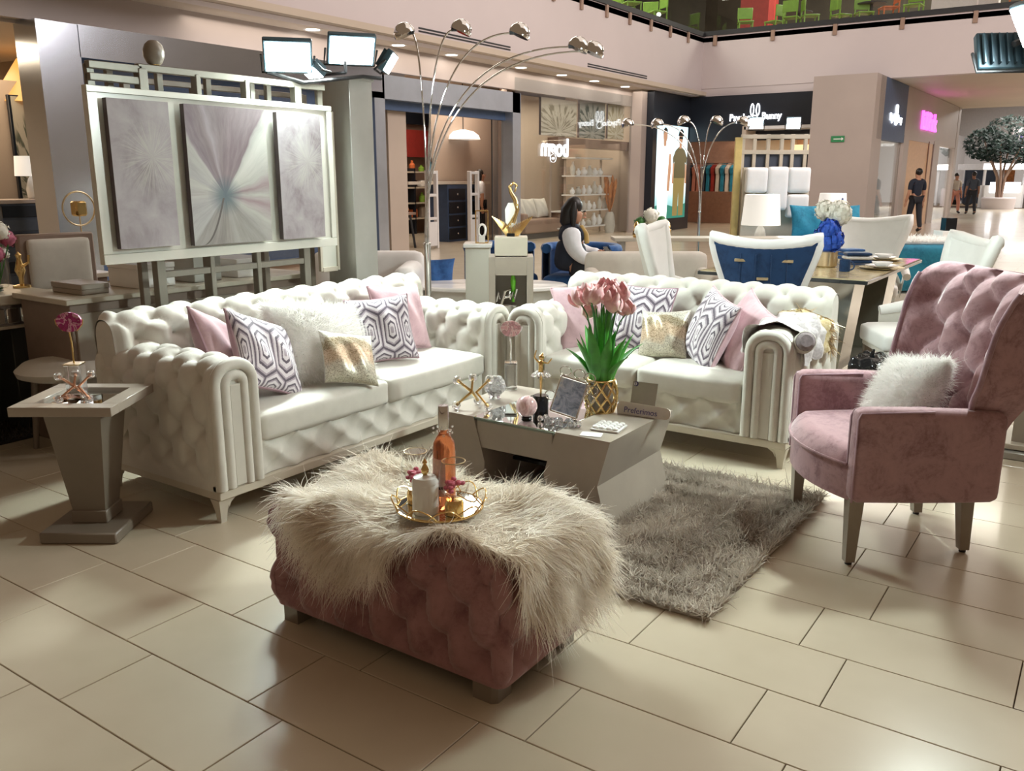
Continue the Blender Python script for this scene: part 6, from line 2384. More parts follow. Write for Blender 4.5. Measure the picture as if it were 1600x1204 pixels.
def put_chair(mat, u, v, rz, label):
    t = CH[mat] if not usedc[mat] else dup_tree(CH[mat])
    usedc[mat] = True
    place(t, (u, v, 5.262), rz)
    tag(t, label, 'chair', ('green' if mat == 'chair_green' else 'orange') + ' food court chairs on the balcony')


for k in range(18):
    put_chair('chair_green', -10.8 - .45 * (k % 3), 15.0 + k * .5, rq.uniform(0, 6.28), 'green food court chair along the left balcony railing')
for k, x in enumerate((-9.4, -8.7, -7.6, -6.9, -5.6, -1.2, -.4, 2.1, -8.1, -6.3, -5.0, -1.9, .3, 1.3)):
    put_chair('chair_green' if k not in (4,) else 'chair_orange', x, 25.3 + .4 * (k % 2), rq.uniform(0, 6.28), 'green food court chair behind the far balcony railing' if k != 4 else 'orange food court chair left of the white balcony wall')
for k, x in enumerate((-2.6, .9, 3.0)):
    put_chair('chair_orange', x, 25.4, rq.uniform(0, 6.28), 'orange food court chair behind the far balcony railing')
for k, (x, y) in enumerate(((-11.6, 15.4), (-11.6, 19.4), (-8.2, 26.2), (-6.2, 26.0), (0.2, 26.1), (2.5, 26.2))):
    t = thing('cafe_table', ('round dark table on the left balcony, nearer one', 'round dark table on the left balcony, farther one', 'round dark balcony table right of the red pillar', 'round dark balcony table left of the white wall', 'round dark balcony table right of the white wall', 'round dark balcony table at the right end')[k], 'table', (x, y, 5.262))
    MB().lathe([(0, .7), (.38, .7), (.38, .73), (0, .73)], 20).build('top', 'black_matte', t, 30)
    MB().cyl((0, 0, 0), (0, 0, .7), .04, n=10).build('post', 'black_matte', t)
    MB().lathe([(.22, 0), (.22, .02), (0, .03)], 16).build('foot', 'black_matte', t)
emis('court_lamp', (1, .97, .92), 8)
for k, (u, v, z) in enumerate(((-14, 20, 6.6), (-12.5, 22.5, 6.2), (-7.6, 27, 6.5), (-6.8, 28, 6.6), (-1, 27.4, 6.6))):
    t = thing('pendant_lamp', ('lit pendant over the left balcony, first', 'lit pendant over the left balcony near the corner', 'lit pendant right of the red pillar', 'lit pendant left of the white wall', 'lit pendant over the right balcony')[k], 'lamp', (u, v, z))
    MB().sphere((0, 0, 0), .07, 10, 6).build('bulb', 'court_lamp', t)
    MB().cyl((0, 0, .07), (0, 0, 2.6), .01, n=6).build('cord', 'black_matte', t)
# downlights and vents
for k, (u, v) in enumerate(((-10.8, 10.2), (-10.8, 12.2), (-10.8, 13.7), (-10.8, 16.05), (-10.8, 17.7), (-10.8, 19.2), (-10.8, 20.8))):
    t = thing('ceiling_downlight', ('first', 'second', 'third', 'fourth', 'fifth', 'sixth', 'seventh')[k] + ' recessed round downlight from the left in the soffit over the shop fronts', 'ceiling light', (u, v, ZS + .0095), 0, 'downlights in the left soffit')
    MB().lathe([(.11, 0), (.14, -.006), (.15, 0)], 20).build('rim', 'white_gloss', t, 60)
    MB().lathe([(0, -.003), (.11, -.003), (.11, 0), (0, 0)], 20).build('lens', 'downlight', t, 0)
for k, (x, y) in enumerate(((.6, 27.6), (2.0, 33.0))):
    t = thing('ceiling_downlight', ('recessed round downlight in the right corridor ceiling, nearer', 'recessed wide downlight in the right corridor ceiling, farther')[k], 'ceiling light', (x, y, ZR + .0095))
    MB().lathe([(0, -.003), (.13 + .2 * k, -.003), (.13 + .2 * k, 0), (0, 0)], 20).build('lens', 'downlight', t, 0)
    MB().lathe([(.13 + .2 * k, 0), (.18 + .2 * k, -.01), (.2 + .2 * k, 0)], 20).build('rim', 'white_gloss', t, 60)
for k, (a, b) in enumerate(((12.1, 14.85), (17.9, 20.9))):
    t = thing('air_grille', ('long dark air slot in the white fascia, left one', 'long dark air slot in the white fascia, right one')[k], 'vent', (UF + .004, (a + b) / 2, 3.91))
    MB().box((0, 0, .025), (.012, b - a, .025)).build('slot', 'black_matte', t)
    MB().box((0, 0, -.025), (.012, b - a, .025)).build('slot', 'black_matte', t)
area_light('corridor_light', (3, 31, 3.85), (3, 31, 0), 5, 420, (1, .9, .8))
area_light('far_hall_light', (0, 50, 5.9), (0, 50, 0), 10, 1900, (1, .96, .93))
area_light('balcony_fill_light', (-13.2, 18, 8.6), (-13.2, 18, 5), 3, 800, (1, .93, .8), 180, 12)  # unseen lamp added to brighten the left balcony
area_light('balcony_fill_light', (-3, 28.5, 8.6), (-3, 28.5, 5), 12, 1000, (1, .93, .8), 180, 3)  # unseen lamp added to brighten the far balcony
area_light('soffit_light', (-10.7, 15, 3.66), (-10.7, 15, 0), .6, 80, (1, .88, .76), 170, 14)

# ================================================================== SHOP FRONT BEHIND THE SOFA (u = -11)
UW = -11.0
hd = S_('wall_shopfront', MB().box((UW - .1, 8.5, 3.52), (.12, 26.5, .46)), 'pillar_grey')
# chrome portal at the left
cp = thing('chrome_portal', 'polished steel shop portal at the left behind the picture rack', 'portal', (UW, 8, 0))
MB().box((0, -1.95, 1.63), (.5, .52, 3.27)).build('jamb', 'chrome_sheet', cp)
MB().box((0, 1.0, 3.08), (.5, 5.4, .38)).build('header', 'chrome_sheet', cp)
MB().box((-.1, 1.0, 1.5), (.06, 5.0, 2.78)).build('blue_panel', 'wall_blue', cp)
MB().box((-.02, 0.4, 1.5), (.02, 3.6, 2.6)).build('glass_front', 'shop_glass', cp)
sp = thing('steel_portal', 'brushed steel portal framing the lit shop entrance', 'portal', (UW, 13.85, 0))
MB().box((0, -2.12, 1.6), (.3, .26, 3.2)).build('jamb', 'brushed_steel', sp)
MB().box((0, 2.12, 1.6), (.3, .3, 3.2)).build('jamb', 'brushed_steel', sp)
MB().box((0, 0, 3.0), (.3, 4.5, .4)).build('header', 'brushed_steel', sp)
MB().box((-.1, 0, 2.72), (.1, 4.1, .16)).build('inner_header', 'wall_blue', sp)
MB().box((-.1, 1.55, 1.35), (.02, .02, 2.6)).build('glass_edge', 'black_matte', sp)
MB().box((-.1, 1.8, 1.35), (.012, .5, 2.6)).build('side_light', 'shop_glass', sp)
# shop interior behind the steel portal
S_('wall_shop_back', MB().box((-16.2, 16.5, 1.8), (.15, 16, 3.7)), 'wall_brown')
S_('wall_shop_side', MB().box((-12.4, 12.55, 1.8), (2.4, .5, 3.6)), 'wall_beige')
S_('wall_shop_right', MB().box((-12.9, 18.35, 1.8), (.12, 4.6, 3.6), rotm(0, 0, math.radians(39))), 'wall_brown')
S_('wall_panel_red', MB().box((-15.9, 18.4, 2.35), (.1, 1.3, .7)), 'court_red')
S_('wall_panel_pale', MB().box((-15.9, 20.6, 2.4), (.1, 2.9, .8)), 'wall_white')
S_('wall_panel_dark', MB().box((-15.95, 20, 3.05), (.1, 6.4, .4)), 'wall_black')
area_light('shop_light', (-13.6, 16.5, 3.5), (-13.6, 16.5, 0), 3.0, 130, (1, .82, .66))
ct2 = thing('cash_counter', 'dark panelled counter with a pale worktop inside the lit shop', 'counter', (-13.1, 16.7, 0))
MB().box((0, 0, .65), (.6, 1.4, 1.3)).build('body', 'wall_blue', ct2)
for i in range(2):
    for j in range(4):
        d = MB().box((.31, -.35 + .7 * i, .18 + .3 * j), (.02, .62, .26), b=.004).build('drawer', 'wall_black', ct2)
        MB().sphere((.325, -.35 + .7 * i, .18 + .3 * j), .02, 8, 6).build('knob', 'chrome', d)
MB().box((0, -.6, 1.34), (.7, 3.0, .06)).build('worktop', 'champagne_light', ct2)
for k, (v, lab) in enumerate(((13.0, 'white security gate at the left of the shop entrance'), (14.35, 'white security gate in the middle of the shop entrance'), (15.8, 'white security gate at the right of the shop entrance'))):
    t = thing('security_gate', lab, 'gate', (-11.9, v, 0))
    for y in (-.14, .14):
        MB().box((0, y, .8), (.1, .06, 1.6), b=.01).build('post', 'wall_white', t)
    for z in (.3, .62, 1.1, 1.56):
        MB().box((0, 0, z), (.08, .24, .06 if z > .4 else .5), b=.01).build('cross_panel', 'wall_white', t)
bt_ = thing('bread_table', 'dark stool-legged table heaped with bread baskets in the shop', 'table', (-12.6, 13.75, 0))
MB().box((0, 0, .72), (.6, 1.1, .05)).build('top', 'wall_brown', bt_)
for y in (-.45, .45):
    for x in (-.22, .22):
        MB().tube([(x, y, .7), (x * 1.4, y * 1.1, 0)], .025, 6).build('leg', 'black_matte', bt_)
simple('bread', c255(196, 126, 72), .7, vary=.2, vscale=12)
for k in range(10):
    o = MB().sphere((0, 0, .06), .09, 10, 6, (1.2, .8, .7)).build('bread_loaf', 'bread', None, 60, (-12.6 + .16 * (k % 3 - 1), 13.3 + .1 * k, .747 + .0 * k))
    tag(o, 'golden bread loaf on the stool-legged table in the shop', 'bread', 'bread loaves on the shop table')
dl = thing('dome_lamp', 'cream dome lamp hanging above the shop counter', 'lamp', (-13.4, 17.4, 2.36))
MB().lathe([(.42, 0), (.38, .1), (.25, .19), (.06, .23), (0, .23)], 24).build('shade', 'lamp_shade', dl, 60)
MB().cyl((0, 0, .22), (0, 0, 1.35), .012, n=6).build('cord', 'black_matte', dl)
gs = thing('goods_shelf', 'shelf of packed goods and ornaments at the back of the shop', 'shelf', (-15.6, 17.9, 0))
for z in (.4, .8, 1.2, 1.6):
    MB().box((0, 0, z), (.4, 4.6, .04)).build('shelf_board', 'champagne_light', gs)
for y in (-2.3, 0, 2.3):
    MB().box((0, y, .85), (.4, .05, 1.7)).build('upright', 'wall_black', gs)
rq = random.Random(33)
pal = ['black_matte', 'porcelain', 'chair_orange', 'teal_velvet', 'court_red', 'champagne', 'chair_green']
for k in range(48):
    z = (.42, .82, 1.22, 1.62)[k % 4]
    h = rq.uniform(.15, .3)
    mb = MB()
    if k % 2:
        mb.lathe([(.07, 0), (.08, h * .2), (.08, h * .6), (.03, h * .8), (.035, h), (0, h)], 10)
    else:
        mb.box((0, 0, h / 2), (.16, .2, h), b=.02)
    o = mb.build('shop_jar' if k % 2 else 'shop_packet', pal[rq.randrange(len(pal))], None, 40, (-15.55, 15.75 + (k // 4) * .37, z + .001))
    tag(o, 'small jar on the goods shelf at the back of the shop' if k % 2 else 'small packet on the goods shelf at the back of the shop', 'jar' if k % 2 else 'packet', 'jars on the goods shelf' if k % 2 else 'packets on the goods shelf')
walker('woman with long dark hair standing by the shop counter', -.74, 21.2, 34.5 - 90, 'shirt_white', 'trouser_dark', 'hair_black', 1.62, .05, long_hair=True)
sg = thing('wall_notice', 'round red no-entry style notice on the brown shop wall', 'sign', (-11.24, 16.42, 1.35))
MB().lathe([(0, 0), (.17, 0), (.17, .01), (0, .01)], 24, (0, 0, 0), rotm(0, PI / 2, 0)).build('disc', 'porcelain', sg)
MB().tube([(.012, .13 * math.cos(q * PI / 12), .13 * math.sin(q * PI / 12)) for q in range(24)], .016, 6, closed=True).build('ring', 'court_red', sg, 60)
struct(MB().box((-11.4, 16.42, 1.35), (.3, .3, 2.7)).build('wall_shop_pier', 'wall_brown'))
sg['label'] = 'round white notice with a red ring on the brown shop pier'

# ================================================================== HOME DECOR SHOP WINDOW
UH = -11.3
S_('wall_home_back', MB().box((-13.6, 20.2, 1.8), (.12, 7.4, 3.6)), 'wall_beige')
S_('wall_home_right', MB().box((-12.0, 22.15, 1.85), (2.6, .3, 3.7)), 'wall_beige')
S_('wall_home_beam', MB().box((UH, 20.1, 2.28), (.3, 3.9, .22)), 'wall_brown')
S_('wall_home_post', MB().box((UW + .1, 21.85, 1.85), (.35, .4, 3.7)), 'pillar_grey')
wn = S_('window_1', MB().box((UW - .02, 19.0, 1.8), (.02, 5.7, 3.5)), 'shop_glass')
area_light('home_light', (-12.2, 19.6, 3.4), (-12.2, 19.8, 0), 1.5, 90, (1, .85, .64), 180, 4)


def plant_art(name, bg, ink):
    g = G(name)
    uv = g.coord('UV')
    x, y, _ = g.sep(uv)
    dx, dy = g.sub(x, .5), g.sub(y, .12)
    th = g.f('ARCTAN2', dx, dy)
    r = g.f('SQRT', g.add(g.mul(dx, dx), g.mul(dy, dy)))
    leafs = g.noise(g.comb(g.mul(th, 5), g.mul(r, 1.6)), 1.5, 3, .6)
    fac = g.mul(g.ramp(leafs, [(.5, 0), (.56, 1)]), g.ramp(r, [(.05, 0), (.1, 1), (.7, 1), (.8, 0)]))
    g.set(color=g.mix(fac, bg, ink), rough=.7)
    M[name] = g.m


plant_art('plant_print_a', c255(204, 194, 176), c255(150, 140, 120))
plant_art('plant_print_b', c255(170, 166, 156), c255(84, 90, 80))
plant_art('plant_print_c', c255(222, 212, 190), c255(176, 162, 130))
for k, (a, b, z0_, z1_, mt, lab) in enumerate(((17.5, 19.1, 2.42, 3.25, 'plant_print_a', 'palm leaf canvas high in the decor shop window'), (19.25, 20.55, 2.42, 3.35, 'plant_print_b', 'dark potted plant canvas high in the decor shop window'), (20.7, 21.6, 2.45, 3.4, 'plant_print_c', 'pale branch canvas high in the decor shop window'))):
    t = thing('wall_canvas', lab, 'painting', (UH + .05, (a + b) / 2, (z0_ + z1_) / 2))
    MB().box((0, 0, 0), (.06, b - a, z1_ - z0_), b=.004).build('stretcher', 'canvas_edge', t)
    MB().grid(lambda i, j: (.032, (i - .5) * (b - a), (j - .5) * (z1_ - z0_)), 1, 1, uv=True).build('print', mt, t, 0)
hs_ = thing('vase_shelf', 'pale shelf unit of white vases in the decor shop window', 'shelf', (-11.75, 20.35, 0))
for z in (.2, .62, 1.02, 1.5, 1.95):
    MB().box((0, .3 if z > .7 else 0, z), (.4, 2.0 if z > .7 else 2.6, .035)).build('shelf_board', 'shop_white' if 'shop_white' in M else 'white_gloss', hs_)
for y in (-1.3, -.6, 1.3):
    MB().box((-.17, y, 1.0), (.04, .05, 2.0)).build('upright', 'wall_beige', hs_)
rq = random.Random(8)
for k in range(26):
    z = (.22, .64, 1.04, 1.52)[k % 4]
    y = 19.8 + (k // 4) * .29
    h = rq.uniform(.16, .34)
    r = rq.uniform(.06, .1)
    o = MB().lathe([(r * .6, 0), (r, h * .3), (r, h * .55), (r * .4, h * .8), (r * .5, h), (0, h * .98)], 12).build('white_vase', 'porcelain' if k % 3 else 'linen', None, 60, (-11.72, y, z))
    tag(o, 'small pale vase on the decor shop shelf', 'vase', 'vases on the decor shop shelf')
ds = thing('shop_sofa', 'brown sofa with cream cushions in the decor shop window', 'sofa', (-12.1, 18.45, 0))
rounded_box((0, 0, .3), (.8, 1.7, .35), .06, 8).build('seat', 'wall_brown', ds, 60)
rounded_box((-.35, 0, .6), (.2, 1.7, .5), .06, 8).build('back', 'wall_brown', ds, 60)
for y in (-.8, .8):
    rounded_box((0, y, .42), (.8, .2, .4), .06, 6).build('arm', 'wall_brown', ds, 60)
MB().box((0, 0, .07), (.7, 1.6, .14)).build('base', 'black_matte', ds)
for k, y in enumerate((-.6, -.1, .45)):
    make_pillow('throw_pillow', ('cream cushion at the left of the brown shop sofa', 'cream cushion in the middle of the brown shop sofa', 'cream cushion at the right of the brown shop sofa')[k], .55, .5, .2, 'linen', 'linen', (-12.1, 18.45 + y, .72), 90, 20, 0)
pg = thing('pampas_vase', 'tall floor vase of dried orange grass at the right of the decor shop', 'vase', (-11.5, 21.45, 0))
MB().lathe([(.12, 0), (.16, .2), (.13, .45), (.09, .55)], 16).build('vase', 'linen', pg, 60)
for k in range(14):
    a = k * 1.3
    e = Vector((.14 * math.cos(a), .16 * math.sin(a), 1.15 + .09 * (k % 4)))
    MB().tube([(0, 0, .5), e * .7, e, e * 1.08], [.006, .012, .045, .008], 6).build('plume', 'bread', pg, 60)
emis('reflected_sign_glow', (.95, .97, 1), 1.6)
sgn = thing('sign_reflection', 'reversed white lettering made to glow as a sign reflected in the decor shop glass', 'sign', (UW + .01, 17.75, 2.12))  # glowing mirrored letters stand in for the reflection of a sign opposite
o = text_mesh('bogm', .58, .01, 'reflected_sign_glow', 'lettering', sgn, (0, 0, 0), (PI / 2, 0, PI / 2), bold=.012)
o.scale = (-.95, 1, 1)

simple('pink_wall', c255(196, 160, 142), .6)
# ================================================================== BLACK CORNER SHOP
pw = S_('wall_poster', MB().box((-10.62, 23.22, 1.85), (.2, 2.56, 3.68)), 'wall_black')
S_('wall_sign_band', MB().box((-8.63, VF - .02, 3.07), (3.78, .2, 1.22)), 'wall_black')
S_('wall_side_black', MB().box((-6.75, VF - .02, 1.85), (.12, .2, 3.7)), 'wall_black')
S_('wall_inner_pink', MB().box((-9.8, 28.2, 1.5), (6.6, .15, 3.0)), 'pink_wall')
S_('wall_inner_left', MB().box((-13.0, 26.4, 1.5), (.15, 3.6, 3.0)), 'pink_wall')
S_('wall_inner_right', MB().box((-6.5, 26.4, 1.5), (.15, 3.6, 3.0)), 'wall_brown')
S_('trim_1', MB().box((-8.5, 27.9, 2.3), (3.9, .1, .3)), 'band_amber')
area_light('boutique_light', (-8.5, 26.2, 2.9), (-8.5, 26.2, 0), 2.0, 120, (1, .84, .7))
sgn = thing('shop_sign', 'white lit Psycho Bunny lettering with two long ears on the black band', 'sign', (-8.55, VF - .13, 3.07))
text_mesh('Psycho', .26, .01, 'sign_white', 'lettering', sgn, (-.46, -.01, 0), (PI / 2, 0, 0), sx=.84, bold=.002)
text_mesh('Bunny', .26, .01, 'sign_white', 'lettering', sgn, (.42, -.01, .02), (PI / 2, 0, 0), sx=.84, bold=.002)
for s in (-1, 1):
    MB().tube([(-.05 + s * .08 + .045 * math.cos(q * PI / 10) + s * .0, -.01, .2 + .15 * math.sin(q * PI / 10)) for q in range(20)], .014, 6, closed=True).build('ear_loop', 'sign_white', sgn, 60)
MB().tube([(-.05 + .1 * math.cos(q * PI / 12), -.01, -.05 + .1 * math.sin(q * PI / 12)) for q in range(24)], .014, 6, closed=True).build('face_ring', 'sign_white', sgn, 60)
# lit poster
g_ = G('poster_sky')
uvp = g_.coord('UV')
_, py, _ = g_.sep(uvp)
g_.set(color=(.02, .02, .02), emit=g_.ramp(py, [(0, c255(40, 120, 110)), (.2, c255(150, 190, 190)), (.35, c255(228, 238, 240)), (1, c255(190, 226, 236))]), estr=1.5)
M['poster_sky'] = g_.m
emis('print_white', c255(250, 250, 246), 1.7)
emis('print_olive', c255(92, 84, 48), .8)
emis('print_khaki', c255(148, 128, 70), .8)
emis('print_skin', c255(196, 146, 112), .9)
emis('print_dark', c255(46, 40, 34), .5)
emis('print_teal', c255(36, 130, 110), .9)
po = thing('light_poster', 'lit fashion poster of two standing men on the black wall', 'poster', (-10.515, 23.2, 1.6))
MB().grid(lambda i, j: (0, -1.02 + 2.04 * i, -1.26 + 2.52 * j), 1, 1, uv=True).build('backlit_sheet', 'poster_sky', po, 0)
MB().box((-.012, 0, 0), (.02, 2.1, 2.58)).build('frame', 'black_matte', po)


def flat(name, pts, mat, lift):
    n = len(pts)
    MB().addv
    mb = MB()
    mb.prism([(y, z) for y, z in pts], 'x', lift, lift + .002)
    mb.build(name, mat, po, 0)


def oval(cy, cz, ry, rz_, n=16):
    return [(cy + ry * math.cos(2 * PI * k / n), cz + rz_ * math.sin(2 * PI * k / n)) for k in range(n)]


flat('print_ground', [(-1.02, -1.26), (1.02, -1.26), (1.02, -.86), (.3, -.96), (-.5, -.84), (-1.02, -.9)], 'print_teal', .002)
flat('print_trousers', [(-.85, -1.26), (-.25, -1.26), (-.2, -.3), (-.9, -.3)], 'print_white', .004)
flat('print_shirt', [(-.92, -.4), (-.18, -.4), (-.12, .3), (-.22, .62), (-.42, .74), (-.62, .74), (-.84, .64), (-1.0, .2)], 'print_white', .005)
flat('print_arm', [(-.3, -.5), (-.14, -.5), (-.06, .1), (-.1, .5), (-.22, .5)], 'print_skin', .007)
flat('print_neck', [(-.58, .7), (-.44, .7), (-.42, .9), (-.6, .9)], 'print_skin', .006)
flat('print_head', oval(-.5, .98, .13, .18), 'print_skin', .0075)
flat('print_hair', [(-.64, 1.0), (-.62, 1.14), (-.5, 1.2), (-.38, 1.14), (-.36, 1.02), (-.44, 1.1), (-.56, 1.1)], 'print_dark', .0095)
flat('print_trousers', [(.14, -1.2), (.46, -1.2), (.5, -.5), (.54, -1.2), (.86, -1.2), (.9, -.1), (.12, -.1)], 'print_khaki', .005)
flat('print_tee', [(.12, -.15), (.9, -.15), (.88, .3), (.98, .2), (1.0, .42), (.82, .62), (.6, .7), (.42, .7), (.2, .6), (.04, .4), (.06, .2), (.14, .3)], 'print_olive', .008)
flat('print_arm', [(.02, -.3), (.12, -.3), (.14, .25), (.05, .25)], 'print_skin', .0095)
flat('print_arm', [(.9, -.3), (1.0, -.3), (.99, .22), (.89, .25)], 'print_skin', .0095)
flat('print_neck', [(.44, .66), (.6, .66), (.6, .82), (.44, .82)], 'print_skin', .0105)
flat('print_face', oval(.52, .92, .13, .18), 'print_skin', .012)
flat('print_hat', [(.34, 1.0), (.72, 1.0), (.68, 1.14), (.55, 1.2), (.4, 1.14)], 'print_dark', .0145)
flat('print_glasses', [(.4, .92), (.66, .92), (.64, .98), (.42, .98)], 'print_dark', .017)
# shelves with clothes inside
rq = random.Random(5)
for side, x0, n in ((0, -11.8, 12), (1, -7.6, 5)):
    rack = thing('clothes_rail', ('rail of hanging clothes left inside the black corner shop', 'rail of hanging clothes right inside the black corner shop')[side], 'clothes rack', (x0, 27.4, 0))
    wdt = n * .16
    MB().cyl((0, 0, 1.9), (wdt, 0, 1.9), .02, n=8).build('rail', 'chrome', rack)
    for x in (0, wdt):
        MB().cyl((x, 0, 0), (x, 0, 1.92), .02, n=8).build('post', 'chrome', rack)
    for k in range(n):
        o = thing('hanging_shirt', 'folded-shoulder shirt hanging on the ' + ('left' if side == 0 else 'right') + ' rail of the black corner shop', 'shirt', (x0 + .08 + k * .16, 27.4, 1.88), 0, 'shirts on the ' + ('left' if side == 0 else 'right') + ' rail')
        MB().prism([(-.05, -.02), (.05, -.02), (.24, -.12), (.2, -.3), (.16, -.26), (.17, -.85), (-.17, -.85), (-.16, -.26), (-.2, -.3), (-.24, -.12)], 'x', -.05, .05).build('shirt_body', rq.choice(['teal_velvet', 'cloth_cream', 'cloth_peach', 'court_red', 'cloth_slate']), o, 20)
        MB().tube([(0, 0, -.02), (0, 0, .03)], .006, 5).build('hook', 'chrome', o)
sh = thing('folded_shelf', 'dark shelf with stacked coloured clothes at the right of the black shop', 'shelf', (-7.0, 25.2, 0))
for z in (.4, .95, 1.5, 2.05):
    MB().box((0, 0, z), (.6, .4, .04)).build('shelf_board', 'wall_black', sh)
for x in (-.3, .3):
    MB().box((x, 0, 1.1), (.04, .4, 2.2)).build('upright', 'wall_black', sh)
for k in range(8):
    c = ['chair_green', 'court_red', 'teal_velvet', 'cloth_peach', 'cloth_slate', 'pink_cushion', 'court_red', 'chair_green'][k]
    t = thing('clothes_stack', ('green', 'red', 'teal', 'peach', 'slate', 'pink', 'dark red', 'leaf green')[k] + ' folded clothes on the dark shelf of the black shop', 'clothes', (-7.14 + .28 * (k % 2), 25.15, (.42, .97, 1.52, 2.07)[k // 2] + .0005))
    for q in range(3):
        rounded_box((0, 0, .05 + .095 * q), (.25, .3, .09), .03, 5).build('fold', c, t, 60)
# pillar and exit sign
S_('wall_pillar', MB().box((-5.95, 23.5, 1.95), (1.5, 1.0, 3.9)), 'pillar_grey')
simple('exit_green', c255(50, 130, 84), .5)
ex = thing('exit_sign', 'small green emergency exit sign on the grey pillar', 'sign', (-6.0, 22.985, 2.39))
MB().box((0, 0, 0), (.32, .02, .15), b=.003).build('plate', 'exit_green', ex)
MB().box((0, -.011, 0), (.2, .004, .02)).build('arrow_shaft', 'porcelain', ex)
MB().prism([(.09, -.04), (.14, 0), (.09, .04)], 'y', -.013, -.009).build('arrow_head', 'porcelain', ex)

# ================================================================== RIGHT CORRIDOR SHOPS (u = -5.2)
UC = -5.2
S_('wall_blue_sign', MB().box((UC - .1, 25.1, 3.15), (.2, 3.3, 1.5)), 'wall_blue')
S_('wall_lingerie', MB().box((UC - .1, 31.4, 3.2), (.2, 9.3, 1.4)), 'pillar_grey')
S_('wall_post_a', MB().box((UC - .1, 27.1, 1.3), (.22, .7, 2.6)), 'pillar_grey')
S_('wall_post_b', MB().box((UC - .1, 32.0, 1.3), (.22, 1.0, 2.6)), 'pillar_grey')
S_('wall_post_c', MB().box((UC - .1, 36.0, 1.95), (.22, .5, 3.9)), 'pillar_grey')
S_('wall_shop_interior', MB().box((UC - 3.4, 30, 1.4), (.1, 13, 2.8)), 'wall_warm' if 'wall_warm' in M else 'soffit_paint')
S_('window_2', MB().box((UC - .08, 25.2, 1.25), (.02, 3.1, 2.4)), 'shop_glass')
S_('window_3', MB().box((UC - .08, 34.1, 1.25), (.02, 3.2, 2.4)), 'shop_glass')
d = S_('door_1', MB().box((UC - .05, 29.4, 1.28), (.08, 3.9, 2.55)), 'band_amber')
MB().box((UC + .0, 30.6, 1.28), (.04, .06, 2.55)).build('door_edge', 'wall_brown', d)
MB().cyl((UC + .03, 30.2, .95), (UC + .03, 30.2, 1.3), .02, n=8).build('door_handle', 'chrome', d)
simple('door_wood', c255(204, 168, 130), .5)
d.data.materials[0] = M['door_wood']
area_light('corridor_shop_light', (UC - 1.6, 26.0, 2.6), (UC - 1.6, 26, 0), 1.6, 90, (1, .82, .56), 180, 4)
area_light('corridor_shop_light', (UC - 1.6, 34.0, 2.6), (UC - 1.6, 34, 0), 1.6, 110, (1, .95, .9), 180, 3)
for k, (v, lab) in enumerate(((25.1, 'row of warm lit spots inside the blue fronted shop'), (34.1, 'row of cool lit spots inside the grey fronted shop'))):
    t = thing('light_row', lab, 'ceiling light', (UC - .6, v, 2.25))
    for q in range(4):
        MB().sphere((0, -.9 + .6 * q, 0), .1, 10, 6, (1, 1.6, .7)).build('spot', 'shop_strip', t)
    MB().box((0, 0, .1), (.1, 2.6, .06)).build('track', 'white_gloss', t)
    MB().cyl((0, 0, .1), (0, 0, .46), .02, n=8).build('hanger', 'white_gloss', t)
for k in range(7):
    o = thing('hanging_shirt', 'hanging garment in the window of the blue fronted shop', 'shirt', (UC - .9, 24.2 + k * .3, 1.75), PI / 2, 'garments in the blue fronted shop')
    MB().prism([(-.05, 0), (.05, 0), (.2, -.1), (.16, -.3), (.17, -.9), (-.17, -.9), (-.16, -.3), (-.2, -.1)], 'x', -.05, .05).build('shirt_body', ['cloth_cream', 'cloth_peach', 'bread', 'pink_cushion'][k % 4], o, 20)
    MB().tube([(0, 0, 0), (0, 0, .06)], .008, 5).build('hook', 'chrome', o)
t = thing('garment_rail', 'rail carrying the garments of the blue fronted shop', 'clothes rack', (UC - .9, 25.1, 0))
MB().cyl((0, -1.1, 1.82), (0, 1.2, 1.82), .02, n=8).build('rail', 'chrome', t)
for y in (-1.1, 1.2):
    MB().cyl((0, y, 0), (0, y, 1.84), .02, n=8).build('post', 'chrome', t)
lg_ = thing('shop_sign', 'white lit Psycho Bunny lettering on the blue side wall of the corridor', 'sign', (UC + .02, 25.45, 2.98))
text_mesh('Psycho', .26, .01, 'sign_white', 'lettering', lg_, (0, -.42, 0), (PI / 2, 0, PI / 2), sx=.84, bold=.004)
text_mesh('Bunny', .26, .01, 'sign_white', 'lettering', lg_, (0, .42, 0), (PI / 2, 0, PI / 2), sx=.84, bold=.004)
for q in (-1, 1):
    MB().tube([(0, q * .05 + .035 * math.cos(k * PI / 8), .2 + .13 * math.sin(k * PI / 8)) for k in range(16)], .02, 6, closed=True).build('ear_loop', 'sign_white', lg_, 60)
MB().tube([(0, .09 * math.cos(k * PI / 8), -.06 + .1 * math.sin(k * PI / 8)) for k in range(16)], .02, 6, closed=True).build('face_ring', 'sign_white', lg_, 60)
lp = thing('shop_sign', 'magenta lit LiliPink lettering above the wooden shop door', 'sign', (UC + .03, 30.1, 3.1))
text_mesh('LiliPink', .72, .03, 'sign_magenta', 'lettering', lp, (0, 0, 0), (PI / 2, 0, PI / 2), sx=1.15, bold=.012)

